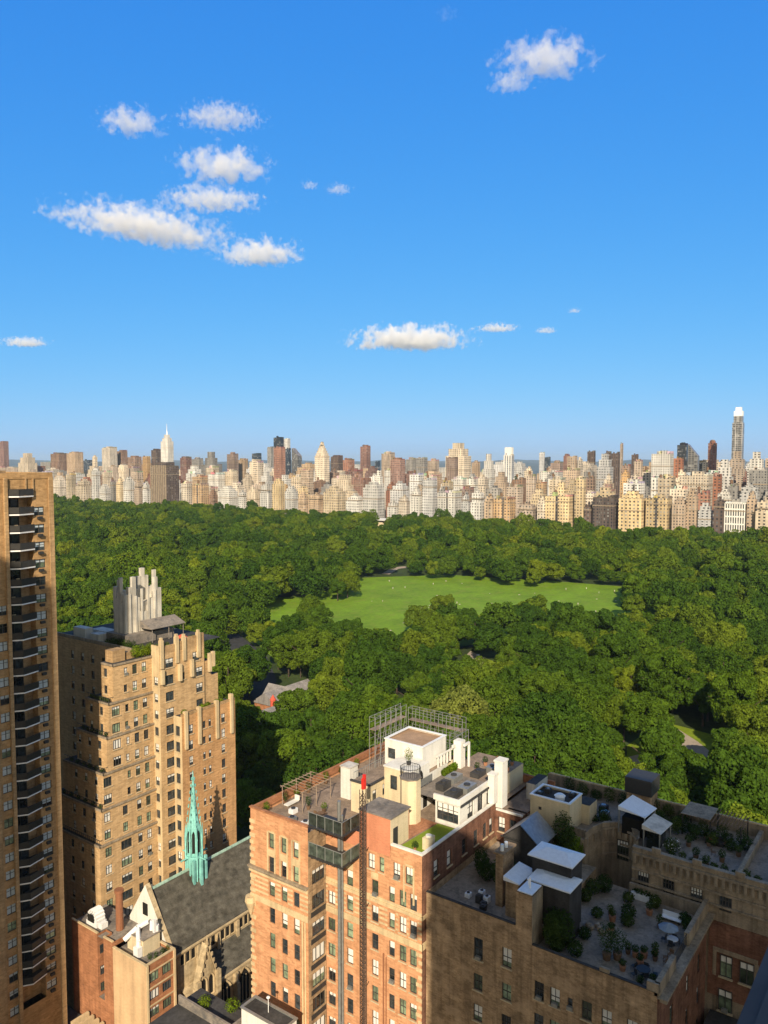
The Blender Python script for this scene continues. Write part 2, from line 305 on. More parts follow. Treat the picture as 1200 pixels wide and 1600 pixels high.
SKY=[
(1700, 21.1, 3100.9, 3134.9, 176.1, 'm', 'cap', 'b', 'slim maroon tower with a stepped cap behind the balcony tower'),
(1350, 30, 2323.5, 2380.3, 121.5, 'c', 'step', 'b', 'stepped beige tower with a dark roof house, on the skyline above the balcony tower roof'),
(1450, 29.0, 2317.5, 2364.1, 124.2, 'b', 'cap', 'b', 'brown tower on the skyline, right of the maroon cap tower'),
(1350, 26.4, 2076.2, 2118.6, 123.9, 't', 'bulk', 'b', 'tan tower on the skyline, right of the maroon cap tower'),
(1600, 17.8, 2385.2, 2413.4, 97.9, 'u', 'flat', 'b', 'blue glass tower on the skyline, left of the white antenna tower'),
(1150, 8, 1689.2, 1698.1, 112.2, 'c', 'dome', 'b', 'cream tower on the skyline, left of the white antenna tower'),
(1500, 26.0, 2123.6, 2164.9, 141.1, 'c', 'bulk', 'b', 'tall cream slab tower with a round white roof tank, left of the antenna tower'),
(1550, 17.6, 2129.1, 2157.0, 131.9, 'b', 'cap', 'b', 'second brown tower on the skyline, left of the white antenna tower'),
(1300, 20.0, 1733.9, 1765.6, 111.5, 'b', 'cap', 'b', 'brown tower on the skyline, left of the white antenna tower'),
(1400, 12.6, 1816.4, 1836.1, 108.8, 'o', 'flat', 'b', 'orange tan tower on the skyline, left of the white antenna tower'),
(1450, 14.9, 1838.3, 1861.7, 132.3, 'k', 'cap', 'b', 'dark brown tower on the skyline, left of the white antenna tower'),
(1250, 16.9, 1542.1, 1568.6, 161.0, 'w', 'mast', 'b', 'tall white tower with stepped top and thin antenna mast'),
(1300, 15.5, 1534.2, 1558.5, 109.3, 'm', 'cap', 'b', 'maroon tower on the skyline, right of the white antenna tower'),
(1400, 16.5, 1607.1, 1632.8, 106.6, 'g', 'bulk', 'b', 'grey tower on the skyline, right of the white antenna tower'),
(1300, 20.9, 1442.2, 1474.9, 119.7, 'g', 'step', 'b', 'second grey tower on the skyline, right of the white antenna tower'),
(1350, 15.3, 1423.1, 1446.9, 118.4, 'b', 'bulk', 'b', 'brown tower on the skyline, left of the black glass tower'),
(1400, 13.1, 1439.0, 1459.3, 104.7, 'o', 'cap', 'b', 'orange tan tower on the skyline, left of the black glass tower'),
(1700, 15.6, 1690.9, 1715.1, 118.9, 'u', 'flat', 'b', 'blue glass tower on the skyline, left of the black glass tower'),
(1150, 15.5, 1143.3, 1167.5, 101.3, 'c', 'piers', 'b', 'cream tower on the skyline, left of the black glass tower'),
(1700, 10.3, 1636.2, 1652.0, 137.2, 'g', 'flat', 'b', 'grey tower on the skyline, left of the black glass tower'),
(1250, 13.5, 1174.9, 1195.8, 125.8, 'r', 'flat', 'b', 'broad orange brick slab tower in front of a black glass tower'),
(1600, 15.4, 1506.9, 1530.6, 160.7, 'd', 'flat', 'b', 'black glass box tower rising behind an orange brick slab'),
(1750, 10.4, 1616.4, 1632.5, 162.1, 'w', 'flat', 'b', 'white tower on the skyline, right of the black glass tower'),
(1350, 8, 1245.0, 1255.4, 124.7, 'u', 'flat', 'b', 'blue glass tower on the skyline, right of the black glass tower'),
(1600, 15.1, 1441.2, 1464.5, 132.4, 'g', 'slope', 'b', 'grey tower on the skyline, right of the black glass tower'),
(1200, 15.9, 1012.6, 1037.1, 132.5, 'c', 'crown', 'b', 'cream tower with tapered crown and small dome'),
(1600, 17.2, 1301.7, 1328.2, 113.1, 'k', 'cap', 'b', 'dark brown tower on the skyline, right of the crowned cream tower'),
(1450, 14.6, 1144.6, 1167.1, 104.4, 'r', 'cap', 'b', 'brick red tower on the skyline, left of the lone red-brown tower'),
(1500, 13.3, 1134.6, 1154.9, 136.0, 'm', 'cap', 'b', 'slim red-brown brick tower standing alone above the rooftops'),
(1800, 8, 1322.0, 1333.9, 94.7, 'u', 'flat', 'b', 'blue glass tower on the skyline, right of the lone red-brown tower'),
(1500, 17.0, 1067.0, 1093.1, 119.1, 't', 'bulk', 'b', 'tan tower on the skyline, right of the lone red-brown tower'),
(1200, 14.8, 831.4, 854.1, 104.7, 'r', 'cap', 'b', 'brick red tower on the skyline, right of the lone red-brown tower'),
(1450, 12.3, 971.9, 990.7, 105.6, 'g', 'bulk', 'b', 'grey tower on the skyline, right of the lone red-brown tower'),
(1500, 14.2, 975.4, 997.0, 104.3, 'g', 'flat', 'b', 'grey tower on the skyline, left of the big broad cream tower'),
(1480, 13.9, 932.2, 953.3, 102.8, 't', 'bulk', 'b', 'tan tower on the skyline, left of the big broad cream tower'),
(1350, 27.5, 785.5, 827.6, 133.6, 'c', 'step', 'b', 'big broad cream tower with a stepped roof in the middle of the skyline'),
(1200, 11.7, 716.6, 734.4, 103.3, 'b', 'flat', 'b', 'brown tower on the skyline, left of the big broad cream tower'),
(1400, 9.1, 783.0, 796.9, 98.7, 't', 'bulk', 'b', 'tan tower on the skyline, right of the big broad cream tower'),
(1250, 11.8, 671.6, 689.5, 111.2, 'w', 'step', 'b', 'white tower on the skyline, left of the slim white-capped tower'),
(1250, 9.8, 633.0, 647.8, 122.1, 'p', 'whitecap', 'b', 'slim pale grey tower with dark strips and white cap'),
(1900, 8.1, 871.7, 883.9, 118.0, 'p', 'flat', 'b', 'pale grey tower on the skyline, right of the slim white-capped tower'),
(1900, 8.1, 855.8, 867.9, 106.5, 'u', 'flat', 'b', 'blue glass tower on the skyline, right of the slim white-capped tower'),
(1450, 13.6, 629.7, 650.3, 98.8, 'b', 'bulk', 'b', 'brown tower on the skyline, right of the slim white-capped tower'),
(1500, 8, 635.3, 645.4, 112.7, 'm', 'cap', 'b', 'maroon tower on the skyline, right of the slim white-capped tower'),
(1350, 10.0, 558.5, 573.6, 105.7, 't', 'flat', 'b', 'tan tower on the skyline, right of the slim white-capped tower'),
(1350, 8, 548.1, 554.3, 104.5, 'c', 'bulk', 'b', 'cream tower on the skyline, right of the slim white-capped tower'),
(1700, 10.1, 660.5, 675.7, 118.3, 'k', 'flat', 'b', 'fourth dark brown tower on the skyline, left of the big white gridded block'),
(1300, 15.3, 476.8, 499.9, 110.7, 'p', 'step', 'b', 'pale grey tower on the skyline, left of the big white gridded block'),
(1650, 8.2, 605.3, 617.6, 118.9, 'k', 'cap', 'b', 'third dark brown tower on the skyline, left of the big white gridded block'),
(1400, 8.2, 498.8, 511.0, 111.4, 'k', 'flat', 'b', 'second dark brown tower on the skyline, left of the big white gridded block'),
(1900, 8, 667.9, 672.9, 138.4, 't', 'flat', 'b', 'very thin tan stick tower like a chimney on the skyline'),
(1200, 8.6, 410.2, 423.0, 91.3, 'b', 'flat', 'b', 'brown tower on the skyline, left of the big white gridded block'),
(1800, 8.8, 597.8, 610.9, 111.5, 'k', 'flat', 'b', 'dark brown tower on the skyline, left of the big white gridded block'),
(1400, 8.7, 457.6, 470.6, 102.2, 't', 'cap', 'b', 'tan tower on the skyline, left of the big white gridded block'),
(1200, 18.2, 350.0, 377.4, 113.2, 'w', 'bulk', 'b', 'big white gridded block with a rough roofline, in the right half of the skyline'),
(1250, 9.7, 346.6, 361.0, 101.9, 'r', 'flat', 'b', 'brick red tower on the skyline, right of the big white gridded block'),
(1600, 11.6, 436.1, 453.6, 133.4, 'd', 'bulk', 'b', 'dark blue glass tower with a small cap box'),
(1450, 11.1, 375.8, 392.4, 127.8, 'g', 'slope', 'b', 'grey glass tower with a slanted prism top'),
(1600, 9.4, 382.3, 396.3, 138.8, 'm', 'dome', 'b', 'slim red-brown tower with a rounded top'),
(1500, 15.4, 311.8, 334.9, 192.5, 'p', 'tall', 'b', 'tallest tower of the skyline, silver grey with white crown'),
(1150, 13.4, 254.0, 274.0, 100.9, 'w', 'step', 'b', 'white tower on the skyline, left of the tallest tower'),
(1300, 15.5, 268.8, 292.1, 113.6, 't', 'step', 'b', 'tan tower on the skyline, right of the tallest tower'),
(1200, 14.1, 223.3, 244.4, 111.5, 'w', 'step', 'b', 'stepped white block right of the tallest tower'),
(1060, 13.8, 193.1, 213.7, 87.5, 'g', 'flat', 'm', 'grey block behind the park edge, right of the tallest tower'),
(1300, 10.5, 224.3, 239.9, 106.6, 't', 'bulk', 'b', 'second tan tower on the skyline, right of the tallest tower'),
(1400, 16.4, 2612.0, 2638.5, 114.8, 't', 'flat', 'b', 'tan tower on the skyline, left of the maroon cap tower'),
(1092, 24.6, 864.3, 902.4, 74.4, 'c', 'step', 'm', 'cream block behind the park edge, left of the lone red-brown tower'),
(1103, 21.4, 841.5, 874.6, 70.0, 'r', 'tank', 'm', 'brick red block behind the park edge, left of the lone red-brown tower'),
(1057, 9.8, 639.9, 654.8, 69.5, 'y', 'tank', 'm', 'yellow cream block behind the park edge, left of the big broad cream tower'),
(1102, 14.0, 643.2, 664.5, 73.6, 'w', 'bulk', 'm', 'white block behind the park edge, right of the big broad cream tower'),
(1094, 9.9, 616.8, 631.9, 75.1, 'w', 'bulk', 'm', 'second white block behind the park edge, right of the big broad cream tower'),
(1062, 11.3, 519.5, 536.7, 75.8, 'b', 'tank', 'm', 'brown block behind the park edge, right of the slim white-capped tower'),
(1107, 8.5, 523.2, 536.0, 79.8, 't', 'tank', 'm', 'tan block behind the park edge, right of the slim white-capped tower'),
(1088, 8, 423.2, 434.2, 79.2, 'b', 'tank', 'm', 'brown block behind the park edge, left of the big white gridded block'),
(1070, 11.4, 351.3, 368.4, 79.4, 'c', 'bulk', 'm', 'cream block behind the park edge, left of the big white gridded block'),
(1079, 23.8, 266.0, 301.9, 84.3, 'c', 'bulk', 'm', 'cream block behind the park edge, left of the round-topped red-brown tower'),
(1110, 12.9, 730.9, 750.6, 79.8, 'p', 'tank', 'm', 'pale grey block behind the park edge, left of the big broad cream tower'),
(1065, 12.4, 933.8, 953.0, 82.0, 't', 'flat', 'm', 'tan block behind the park edge, left of the crowned cream tower'),
(1063, 18.4, 1164.7, 1193.5, 76.6, 'w', 'tank', 'm', 'white block behind the park edge, right of the white antenna tower'),
(1082, 15.0, 1144.9, 1168.3, 81.5, 'c', 'bulk', 'm', 'cream block behind the park edge, left of the black glass tower'),
(1055, 14.0, 1400.1, 1422.2, 74.6, 't', 'flat', 'm', 'tan block behind the park edge, left of the white antenna tower'),
(1068, 12.4, 1521.2, 1540.8, 77.6, 'c', 'bulk', 'm', 'cream block behind the park edge, left of the white antenna tower'),
(1113, 18.1, 1269.2, 1297.6, 69.8, 'o', 'bulk', 'm', 'orange tan block behind the park edge, right of the white antenna tower'),
(1107, 9.1, 808.1, 822.0, 82.5, 'w', 'step', 'm', 'white block behind the park edge, right of the lone red-brown tower'),
(1074, 13.1, 463.7, 483.6, 76.2, 'c', 'bulk', 'm', 'cream block behind the park edge, right of the slim white-capped tower'),
(1087, 13.2, 312.8, 332.6, 80.4, 'y', 'bulk', 'm', 'yellow cream block behind the park edge, right of the big white gridded block'),
(1066, 14.4, 954.8, 977.2, 73.8, 'c', 'bulk', 'm', 'cream block behind the park edge, right of the black glass tower'),
(1113, 20.9, 1837.4, 1871.1, 74.8, 'w', 'tank', 'm', 'white block behind the park edge, right of the maroon cap tower'),
(1073, 16.5, 1712.2, 1738.6, 71.6, 't', 'step', 'm', 'tan block behind the park edge, right of the maroon cap tower'),
(978, 29.8, 1211.9, 1259.5, 90.4, 'k', 'ribs', 'f', 'dark brown ribbed tower block standing on the park edge, far left'),
(978, 17.7, 353.5, 380.3, 52.6, 'k', 'flat', 'f', 'dark brown low block between yellow cream houses on the park edge'),
(978, 14.1, 200.7, 221.8, 51.7, 'w', 'grid', 'f', 'white gridded block with tall windows at the park edge, far right'),
(985, 8, 303.7, 309.0, 78.2, 'w', 'flat', 'f', 'slender white chimney-like block above a dark dome on the park edge'),
(1015, 17.9, 367.6, 394.6, 64.2, 'y', 'step', 'm', 'yellow cream block behind the park edge, left of the big white gridded block'),
(985, 15.2, 1574.9, 1599.2, 66.5, 'c', 'step', 'f', 'cream block on the park edge, right of the maroon cap tower'),
(979, 11.9, 1522.2, 1541.1, 73.3, 'y', 'bulk', 'f', 'yellow cream block on the park edge, right of the maroon cap tower'),
(982, 19.0, 1480.3, 1510.8, 59.3, 'c', 'terr', 'f', 'second cream block on the park edge, right of the maroon cap tower'),
(979, 10.1, 1434.2, 1450.1, 85.2, 'w', 'dome', 'f', 'fourth white block on the park edge, left of the white antenna tower'),
(981, 12.1, 1407.2, 1426.4, 51.3, 'w', 'step', 'f', 'third white block on the park edge, left of the white antenna tower'),
(981, 8, 1382.2, 1389.9, 61.1, 'g', 'tank', 'f', 'grey block on the park edge, left of the white antenna tower'),
(986, 9.1, 1363.6, 1378.0, 64.6, 'y', 'terr', 'f', 'yellow cream block on the park edge, left of the white antenna tower'),
(980, 12.5, 1327.0, 1346.7, 67.0, 'w', 'step', 'f', 'second white block on the park edge, left of the white antenna tower'),
(981, 9.6, 1299.8, 1314.9, 59.9, 't', 'terr', 'f', 'tan block on the park edge, left of the white antenna tower'),
(982, 8.8, 1275.7, 1289.6, 57.2, 'w', 'terr', 'f', 'white block on the park edge, left of the white antenna tower'),
(983, 11.1, 1159.4, 1176.7, 61.2, 'c', 'bulk', 'f', 'cream block on the park edge, right of the white antenna tower'),
(978, 16.6, 1114.6, 1140.6, 59.1, 'o', 'tank', 'f', 'orange tan block on the park edge, right of the white antenna tower'),
(985, 8.9, 1090.6, 1104.4, 47.0, 'b', 'step', 'f', 'brown block on the park edge, right of the white antenna tower'),
(985, 19.3, 1050.0, 1080.3, 54.0, 'w', 'step', 'f', 'third white block on the park edge, left of the black glass tower'),
(977, 9.1, 1007.4, 1021.6, 46.9, 'w', 'terr', 'f', 'second white block on the park edge, left of the black glass tower'),
(980, 12.7, 982.6, 1002.3, 53.8, 'c', 'step', 'f', 'cream block on the park edge, left of the black glass tower'),
(985, 12.6, 956.3, 975.8, 60.4, 'w', 'terr', 'f', 'white block on the park edge, left of the black glass tower'),
(981, 12.4, 923.9, 943.0, 69.3, 'y', 'step', 'f', 'yellow cream block on the park edge, left of the black glass tower'),
(977, 12.2, 891.6, 910.4, 57.2, 'w', 'step', 'f', 'white block on the park edge, right of the black glass tower'),
(981, 9.2, 870.0, 884.2, 47.8, 't', 'step', 'f', 'second tan block on the park edge, left of the crowned cream tower'),
(979, 13.6, 838.8, 859.8, 46.6, 't', 'terr', 'f', 'tan block on the park edge, left of the crowned cream tower'),
(983, 19.6, 801.8, 832.2, 58.3, 'y', 'step', 'f', 'yellow cream block on the park edge, right of the crowned cream tower'),
(978, 15.3, 758.2, 781.7, 46.6, 'w', 'terr', 'f', 'white block on the park edge, left of the lone red-brown tower'),
(982, 18.3, 722.9, 751.1, 66.7, 'w', 'step', 'f', 'white block on the park edge, right of the lone red-brown tower'),
(976, 10.0, 685.5, 700.8, 37.9, 'w', 'terr', 'f', 'second white block on the park edge, right of the lone red-brown tower'),
(984, 9.4, 670.8, 685.3, 46.9, 'c', 'terr', 'f', 'cream block on the park edge, right of the lone red-brown tower'),
(977, 10.3, 644.1, 659.9, 60.3, 'w', 'terr', 'f', 'second white block on the park edge, left of the big broad cream tower'),
(981, 11.8, 622.8, 640.8, 75.5, 'p', 'tank', 'f', 'pale grey block on the park edge, left of the big broad cream tower'),
(983, 19.2, 586.5, 615.8, 57.3, 'w', 'tank', 'f', 'white block on the park edge, left of the big broad cream tower'),
(984, 8, 565.6, 576.6, 53.8, 'p', 'terr', 'f', 'pale grey block on the park edge, right of the big broad cream tower'),
(980, 10.8, 543.3, 559.7, 57.1, 'w', 'terr', 'f', 'white block on the park edge, right of the big broad cream tower'),
(979, 8.2, 524.4, 537.0, 52.4, 'o', 'terr', 'f', 'second orange tan block on the park edge, left of the slim white-capped tower'),
(982, 16.4, 498.9, 523.8, 51.1, 'o', 'tank', 'f', 'orange tan block on the park edge, left of the slim white-capped tower'),
(981, 16.5, 464.8, 489.9, 42.0, 't', 'terr', 'f', 'tan block on the park edge, right of the slim white-capped tower'),
(979, 8, 446.4, 457.4, 51.9, 'c', 'step', 'f', 'cream block on the park edge, right of the slim white-capped tower'),
(980, 22.0, 413.2, 446.8, 56.9, 'y', 'tank', 'f', 'yellow cream block on the park edge, right of the slim white-capped tower'),
(984, 8.2, 395.3, 407.6, 79.0, 'y', 'bulk', 'f', 'second yellow cream block on the park edge, right of the slim white-capped tower'),
(982, 8, 384.2, 393.0, 44.9, 'k', 'terr', 'f', 'dark brown block on the park edge, left of the big white gridded block'),
(978, 19.1, 318.3, 347.1, 62.0, 'y', 'step', 'f', 'second yellow cream block on the park edge, left of the big white gridded block'),
(981, 17.5, 287.7, 314.0, 57.9, 'y', 'bulk', 'f', 'yellow cream block on the park edge, left of the big white gridded block'),
(980, 10.5, 266.5, 282.2, 56.4, 't', 'step', 'f', 'tan block on the park edge, right of the big white gridded block'),
(983, 8, 254.8, 266.7, 66.7, 't', 'step', 'f', 'tan block on the park edge, left of the round-topped red-brown tower'),
(983, 9.9, 238.0, 252.9, 49.9, 'p', 'step', 'f', 'pale grey block on the park edge, left of the round-topped red-brown tower'),
(979, 8.6, 222.5, 235.3, 56.4, 'k', 'terr', 'f', 'dark brown block on the park edge, right of the round-topped red-brown tower'),
(986, 8, 190.8, 200.0, 64.8, 't', 'step', 'f', 'tan block on the park edge, right of the tallest tower'),
(978, 13.0, 169.6, 189.1, 56.7, 'c', 'terr', 'f', 'cream block on the park edge, right of the tallest tower'),
(985, 30, 1647.3, 1995.0, 51.4, 'c', 'flat', 'f', 'pale long block half hidden behind the balcony tower'),
(1040, 27.0, 1905.2, 1949.4, 41.3, 'c', 'step', 'i', 'cream low house behind the park edge row, left of the maroon cap tower'),
(1040, 20.3, 1809.5, 1842.4, 39.2, 'g', 'tank', 'i', 'grey low house behind the park edge row, right of the maroon cap tower'),
(1040, 19.5, 1710.4, 1741.9, 44.3, 'c', 'tank', 'i', 'cream low house behind the park edge row, right of the maroon cap tower'),
(1040, 26.3, 1604.9, 1647.4, 49.6, 'w', 'tank', 'i', 'white low house behind the park edge row, right of the maroon cap tower'),
(1040, 25.9, 1516.7, 1558.3, 44.3, 'c', 'bulk', 'i', 'third cream low house behind the park edge row, left of the white antenna tower'),
(1040, 23.9, 1436.0, 1474.2, 37.9, 'b', 'tank', 'i', 'brown low house behind the park edge row, left of the white antenna tower'),
(1040, 21.8, 1360.2, 1394.8, 43.5, 'c', 'bulk', 'i', 'second cream low house behind the park edge row, left of the white antenna tower'),
(1040, 20.4, 1287.2, 1319.5, 41.1, 'c', 'tank', 'i', 'cream low house behind the park edge row, left of the white antenna tower'),
(1040, 20.0, 1216.7, 1248.2, 45.4, 'c', 'terr', 'i', 'cream low house behind the park edge row, right of the white antenna tower'),
(1040, 15.3, 1156.4, 1180.4, 49.9, 'c', 'bulk', 'i', 'second cream low house behind the park edge row, right of the white antenna tower'),
(1040, 20.3, 1084.3, 1116.0, 58.0, 'c', 'step', 'i', 'cream low house behind the park edge row, left of the black glass tower'),
(1040, 21.8, 1020.6, 1054.7, 59.3, 't', 'terr', 'i', 'tan low house behind the park edge row, left of the black glass tower'),
(1040, 15.4, 972.4, 996.3, 59.8, 'o', 'terr', 'i', 'orange tan low house behind the park edge row, right of the black glass tower'),
(1040, 12.5, 921.1, 940.5, 56.3, 'y', 'terr', 'i', 'yellow cream low house behind the park edge row, left of the crowned cream tower'),
(1040, 12.6, 867.9, 887.2, 61.2, 'g', 'terr', 'i', 'grey low house behind the park edge row, right of the crowned cream tower'),
(1040, 14.7, 813.8, 836.3, 51.1, 'c', 'terr', 'i', 'cream low house behind the park edge row, left of the lone red-brown tower'),
(1040, 17.1, 761.2, 787.6, 58.0, 'c', 'terr', 'i', 'cream low house behind the park edge row, right of the lone red-brown tower'),
(1040, 16.2, 716.1, 740.9, 65.3, 'p', 'terr', 'i', 'pale grey low house behind the park edge row, right of the lone red-brown tower'),
(1040, 13.3, 675.8, 696.1, 62.4, 't', 'step', 'i', 'tan low house behind the park edge row, left of the big broad cream tower'),
(1040, 13.9, 631.9, 653.1, 60.3, 'g', 'step', 'i', 'grey low house behind the park edge row, left of the big broad cream tower'),
(1040, 11.6, 594.2, 611.9, 60.6, 'b', 'bulk', 'i', 'brown low house behind the park edge row, right of the big broad cream tower'),
(1040, 17.6, 545.4, 572.2, 61.3, 'g', 'terr', 'i', 'grey low house behind the park edge row, left of the slim white-capped tower'),
(1040, 12.9, 514.4, 534.0, 65.6, 't', 'tank', 'i', 'tan low house behind the park edge row, right of the slim white-capped tower'),
(1040, 14.5, 475.3, 497.3, 59.1, 'y', 'step', 'i', 'yellow cream low house behind the park edge row, right of the slim white-capped tower'),
(1040, 12.8, 442.5, 461.9, 69.5, 'y', 'step', 'i', 'second yellow cream low house behind the park edge row, right of the slim white-capped tower'),
(1040, 16.3, 403.1, 427.7, 59.7, 'c', 'tank', 'i', 'second cream low house behind the park edge row, left of the big white gridded block'),
(1040, 12.8, 375.5, 394.8, 68.2, 'r', 'step', 'i', 'brick red low house behind the park edge row, left of the big white gridded block'),
(1040, 15.5, 339.7, 363.0, 73.9, 'w', 'bulk', 'i', 'white low house behind the park edge row, left of the big white gridded block'),
(1040, 11.0, 315.7, 332.3, 61.7, 'c', 'step', 'i', 'cream low house behind the park edge row, left of the big white gridded block'),
(1040, 12.4, 284.0, 302.7, 67.4, 'c', 'bulk', 'i', 'cream low house behind the park edge row, right of the big white gridded block'),
(1040, 11.9, 256.1, 274.0, 62.9, 'r', 'tank', 'i', 'brick red low house behind the park edge row, left of the round-topped red-brown tower'),
(1040, 11.8, 228.6, 246.2, 63.2, 'w', 'terr', 'i', 'white low house behind the park edge row, left of the tallest tower'),
(1040, 13.2, 199.6, 219.4, 71.2, 'p', 'terr', 'i', 'pale grey low house behind the park edge row, right of the tallest tower'),
(1040, 10.2, 178.1, 193.3, 69.5, 'g', 'terr', 'i', 'grey low house behind the park edge row, right of the tallest tower'),
(1130, 14.7, 2116.9, 2140.8, 49.8, 'w', 'terr', 'i', 'white mid-height building among the rooftops, left of the maroon cap tower'),
(1130, 16.3, 2022.8, 2049.1, 55.7, 'c', 'terr', 'i', 'cream mid-height building among the rooftops, right of the maroon cap tower'),
(1130, 19.8, 1930.0, 1961.9, 46.8, 'b', 'step', 'i', 'brown mid-height building among the rooftops, right of the maroon cap tower'),
(1130, 18.4, 1849.4, 1878.8, 48.9, 'o', 'tank', 'i', 'orange tan mid-height building among the rooftops, right of the maroon cap tower'),
(1130, 17.8, 1771.0, 1799.6, 47.5, 'r', 'terr', 'i', 'brick red mid-height building among the rooftops, right of the maroon cap tower'),
(1130, 19.6, 1692.6, 1723.9, 59.6, 'r', 'step', 'i', 'brick red mid-height building among the rooftops, left of the white antenna tower'),
(1130, 21.1, 1617.8, 1651.5, 70.1, 'b', 'terr', 'i', 'brown mid-height building among the rooftops, left of the white antenna tower'),
(1130, 20.5, 1549.7, 1582.3, 44.0, 't', 'step', 'i', 'tan mid-height building among the rooftops, left of the white antenna tower'),
(1130, 17.4, 1488.4, 1516.0, 50.2, 'w', 'bulk', 'i', 'second white mid-height building among the rooftops, left of the white antenna tower'),
(1130, 14.3, 1429.9, 1452.4, 73.6, 'w', 'terr', 'i', 'white mid-height building among the rooftops, left of the white antenna tower'),
(1130, 14.6, 1368.5, 1391.4, 63.7, 'w', 'step', 'i', 'white mid-height building among the rooftops, right of the white antenna tower'),
(1130, 17.3, 1305.6, 1332.8, 75.7, 'w', 'bulk', 'i', 'second white mid-height building among the rooftops, right of the white antenna tower'),
(1130, 16.3, 1251.0, 1276.5, 53.7, 'w', 'bulk', 'i', 'third white mid-height building among the rooftops, right of the white antenna tower'),
(1130, 19.0, 1192.6, 1222.3, 58.0, 'w', 'bulk', 'i', 'second white mid-height building among the rooftops, left of the black glass tower'),
(1130, 12.3, 1151.1, 1170.2, 73.2, 'c', 'terr', 'i', 'cream mid-height building among the rooftops, left of the black glass tower'),
(1130, 15.5, 1096.0, 1120.0, 77.7, 'w', 'step', 'i', 'white mid-height building among the rooftops, left of the black glass tower'),
(1130, 16.1, 1046.6, 1071.6, 71.7, 'w', 'step', 'i', 'white mid-height building among the rooftops, right of the black glass tower'),
(1130, 16.8, 998.9, 1024.9, 76.1, 'c', 'terr', 'i', 'cream mid-height building among the rooftops, left of the crowned cream tower'),
(1130, 12.4, 960.7, 979.9, 64.3, 'b', 'tank', 'i', 'brown mid-height building among the rooftops, left of the crowned cream tower'),
(1130, 16.7, 910.6, 936.4, 70.8, 'c', 'bulk', 'i', 'cream mid-height building among the rooftops, right of the crowned cream tower'),
(1130, 14.7, 871.7, 894.3, 76.8, 'r', 'terr', 'i', 'brick red mid-height building among the rooftops, left of the lone red-brown tower'),
(1130, 13.4, 833.1, 853.7, 75.5, 'w', 'terr', 'i', 'white mid-height building among the rooftops, right of the lone red-brown tower'),
(1130, 11.1, 797.4, 814.3, 60.9, 'r', 'terr', 'i', 'brick red mid-height building among the rooftops, right of the lone red-brown tower'),
(1130, 15.9, 752.0, 776.3, 62.2, 'g', 'step', 'i', 'grey mid-height building among the rooftops, left of the big broad cream tower'),
(1130, 14.0, 718.0, 739.4, 77.6, 'c', 'tank', 'i', 'cream mid-height building among the rooftops, left of the big broad cream tower'),
(1130, 9.6, 689.1, 703.7, 66.6, 'w', 'terr', 'i', 'white mid-height building among the rooftops, left of the big broad cream tower'),
(1130, 12.1, 650.6, 669.1, 72.0, 'y', 'step', 'i', 'yellow cream mid-height building among the rooftops, right of the big broad cream tower'),
(1130, 11.8, 617.6, 635.5, 75.4, 'c', 'terr', 'i', 'cream mid-height building among the rooftops, right of the big broad cream tower'),
(1130, 13.1, 582.9, 602.9, 81.7, 't', 'step', 'i', 'tan mid-height building among the rooftops, left of the slim white-capped tower'),
(1130, 12.7, 552.0, 571.2, 78.3, 'w', 'terr', 'i', 'white mid-height building among the rooftops, right of the slim white-capped tower'),
(1130, 14.3, 518.9, 540.5, 69.1, 'o', 'bulk', 'i', 'orange tan mid-height building among the rooftops, right of the slim white-capped tower'),
(1130, 12.4, 491.9, 510.7, 75.7, 'p', 'tank', 'i', 'pale grey mid-height building among the rooftops, right of the slim white-capped tower'),
(1130, 10.1, 466.4, 481.6, 72.1, 'y', 'step', 'i', 'yellow cream mid-height building among the rooftops, right of the slim white-capped tower'),
(1130, 8.8, 440.2, 453.4, 65.8, 'c', 'tank', 'i', 'second cream mid-height building among the rooftops, left of the big white gridded block'),
(1130, 10.9, 409.6, 426.0, 71.7, 'c', 'step', 'i', 'cream mid-height building among the rooftops, left of the big white gridded block'),
(1130, 8.2, 387.0, 399.3, 86.0, 'o', 'terr', 'i', 'orange tan mid-height building among the rooftops, left of the big white gridded block'),
(1130, 10.4, 357.6, 373.3, 64.9, 'g', 'terr', 'i', 'grey mid-height building among the rooftops, left of the big white gridded block'),
(1130, 10.0, 333.0, 348.0, 75.9, 'c', 'tank', 'i', 'cream mid-height building among the rooftops, right of the big white gridded block'),
(1130, 10.0, 308.3, 323.3, 85.6, 'c', 'terr', 'i', 'second cream mid-height building among the rooftops, right of the big white gridded block'),
(1130, 9.4, 285.2, 299.3, 75.3, 't', 'terr', 'i', 'tan mid-height building among the rooftops, left of the round-topped red-brown tower'),
(1130, 8.7, 262.9, 275.8, 82.6, 'r', 'bulk', 'i', 'brick red mid-height building among the rooftops, right of the round-topped red-brown tower'),
(1130, 8, 242.1, 253.0, 70.0, 'g', 'tank', 'i', 'grey mid-height building among the rooftops, left of the tallest tower'),
(1130, 12.0, 212.8, 230.7, 72.1, 'b', 'bulk', 'i', 'brown mid-height building among the rooftops, right of the tallest tower'),
(1130, 8, 197.6, 209.0, 75.2, 'p', 'bulk', 'i', 'pale grey mid-height building among the rooftops, right of the tallest tower'),
(1260, 27.3, 2349.8, 2394.4, 65.0, 'c', 'terr', 'i', 'cream far building among the rooftops, left of the maroon cap tower'),
(1260, 25.4, 2240.7, 2281.9, 54.6, 'p', 'tank', 'i', 'pale grey far building among the rooftops, right of the maroon cap tower'),
(1260, 19.4, 2144.2, 2175.3, 73.7, 't', 'step', 'i', 'tan far building among the rooftops, right of the maroon cap tower'),
(1260, 18.6, 2044.5, 2074.3, 78.2, 'c', 'bulk', 'i', 'cream far building among the rooftops, right of the maroon cap tower'),
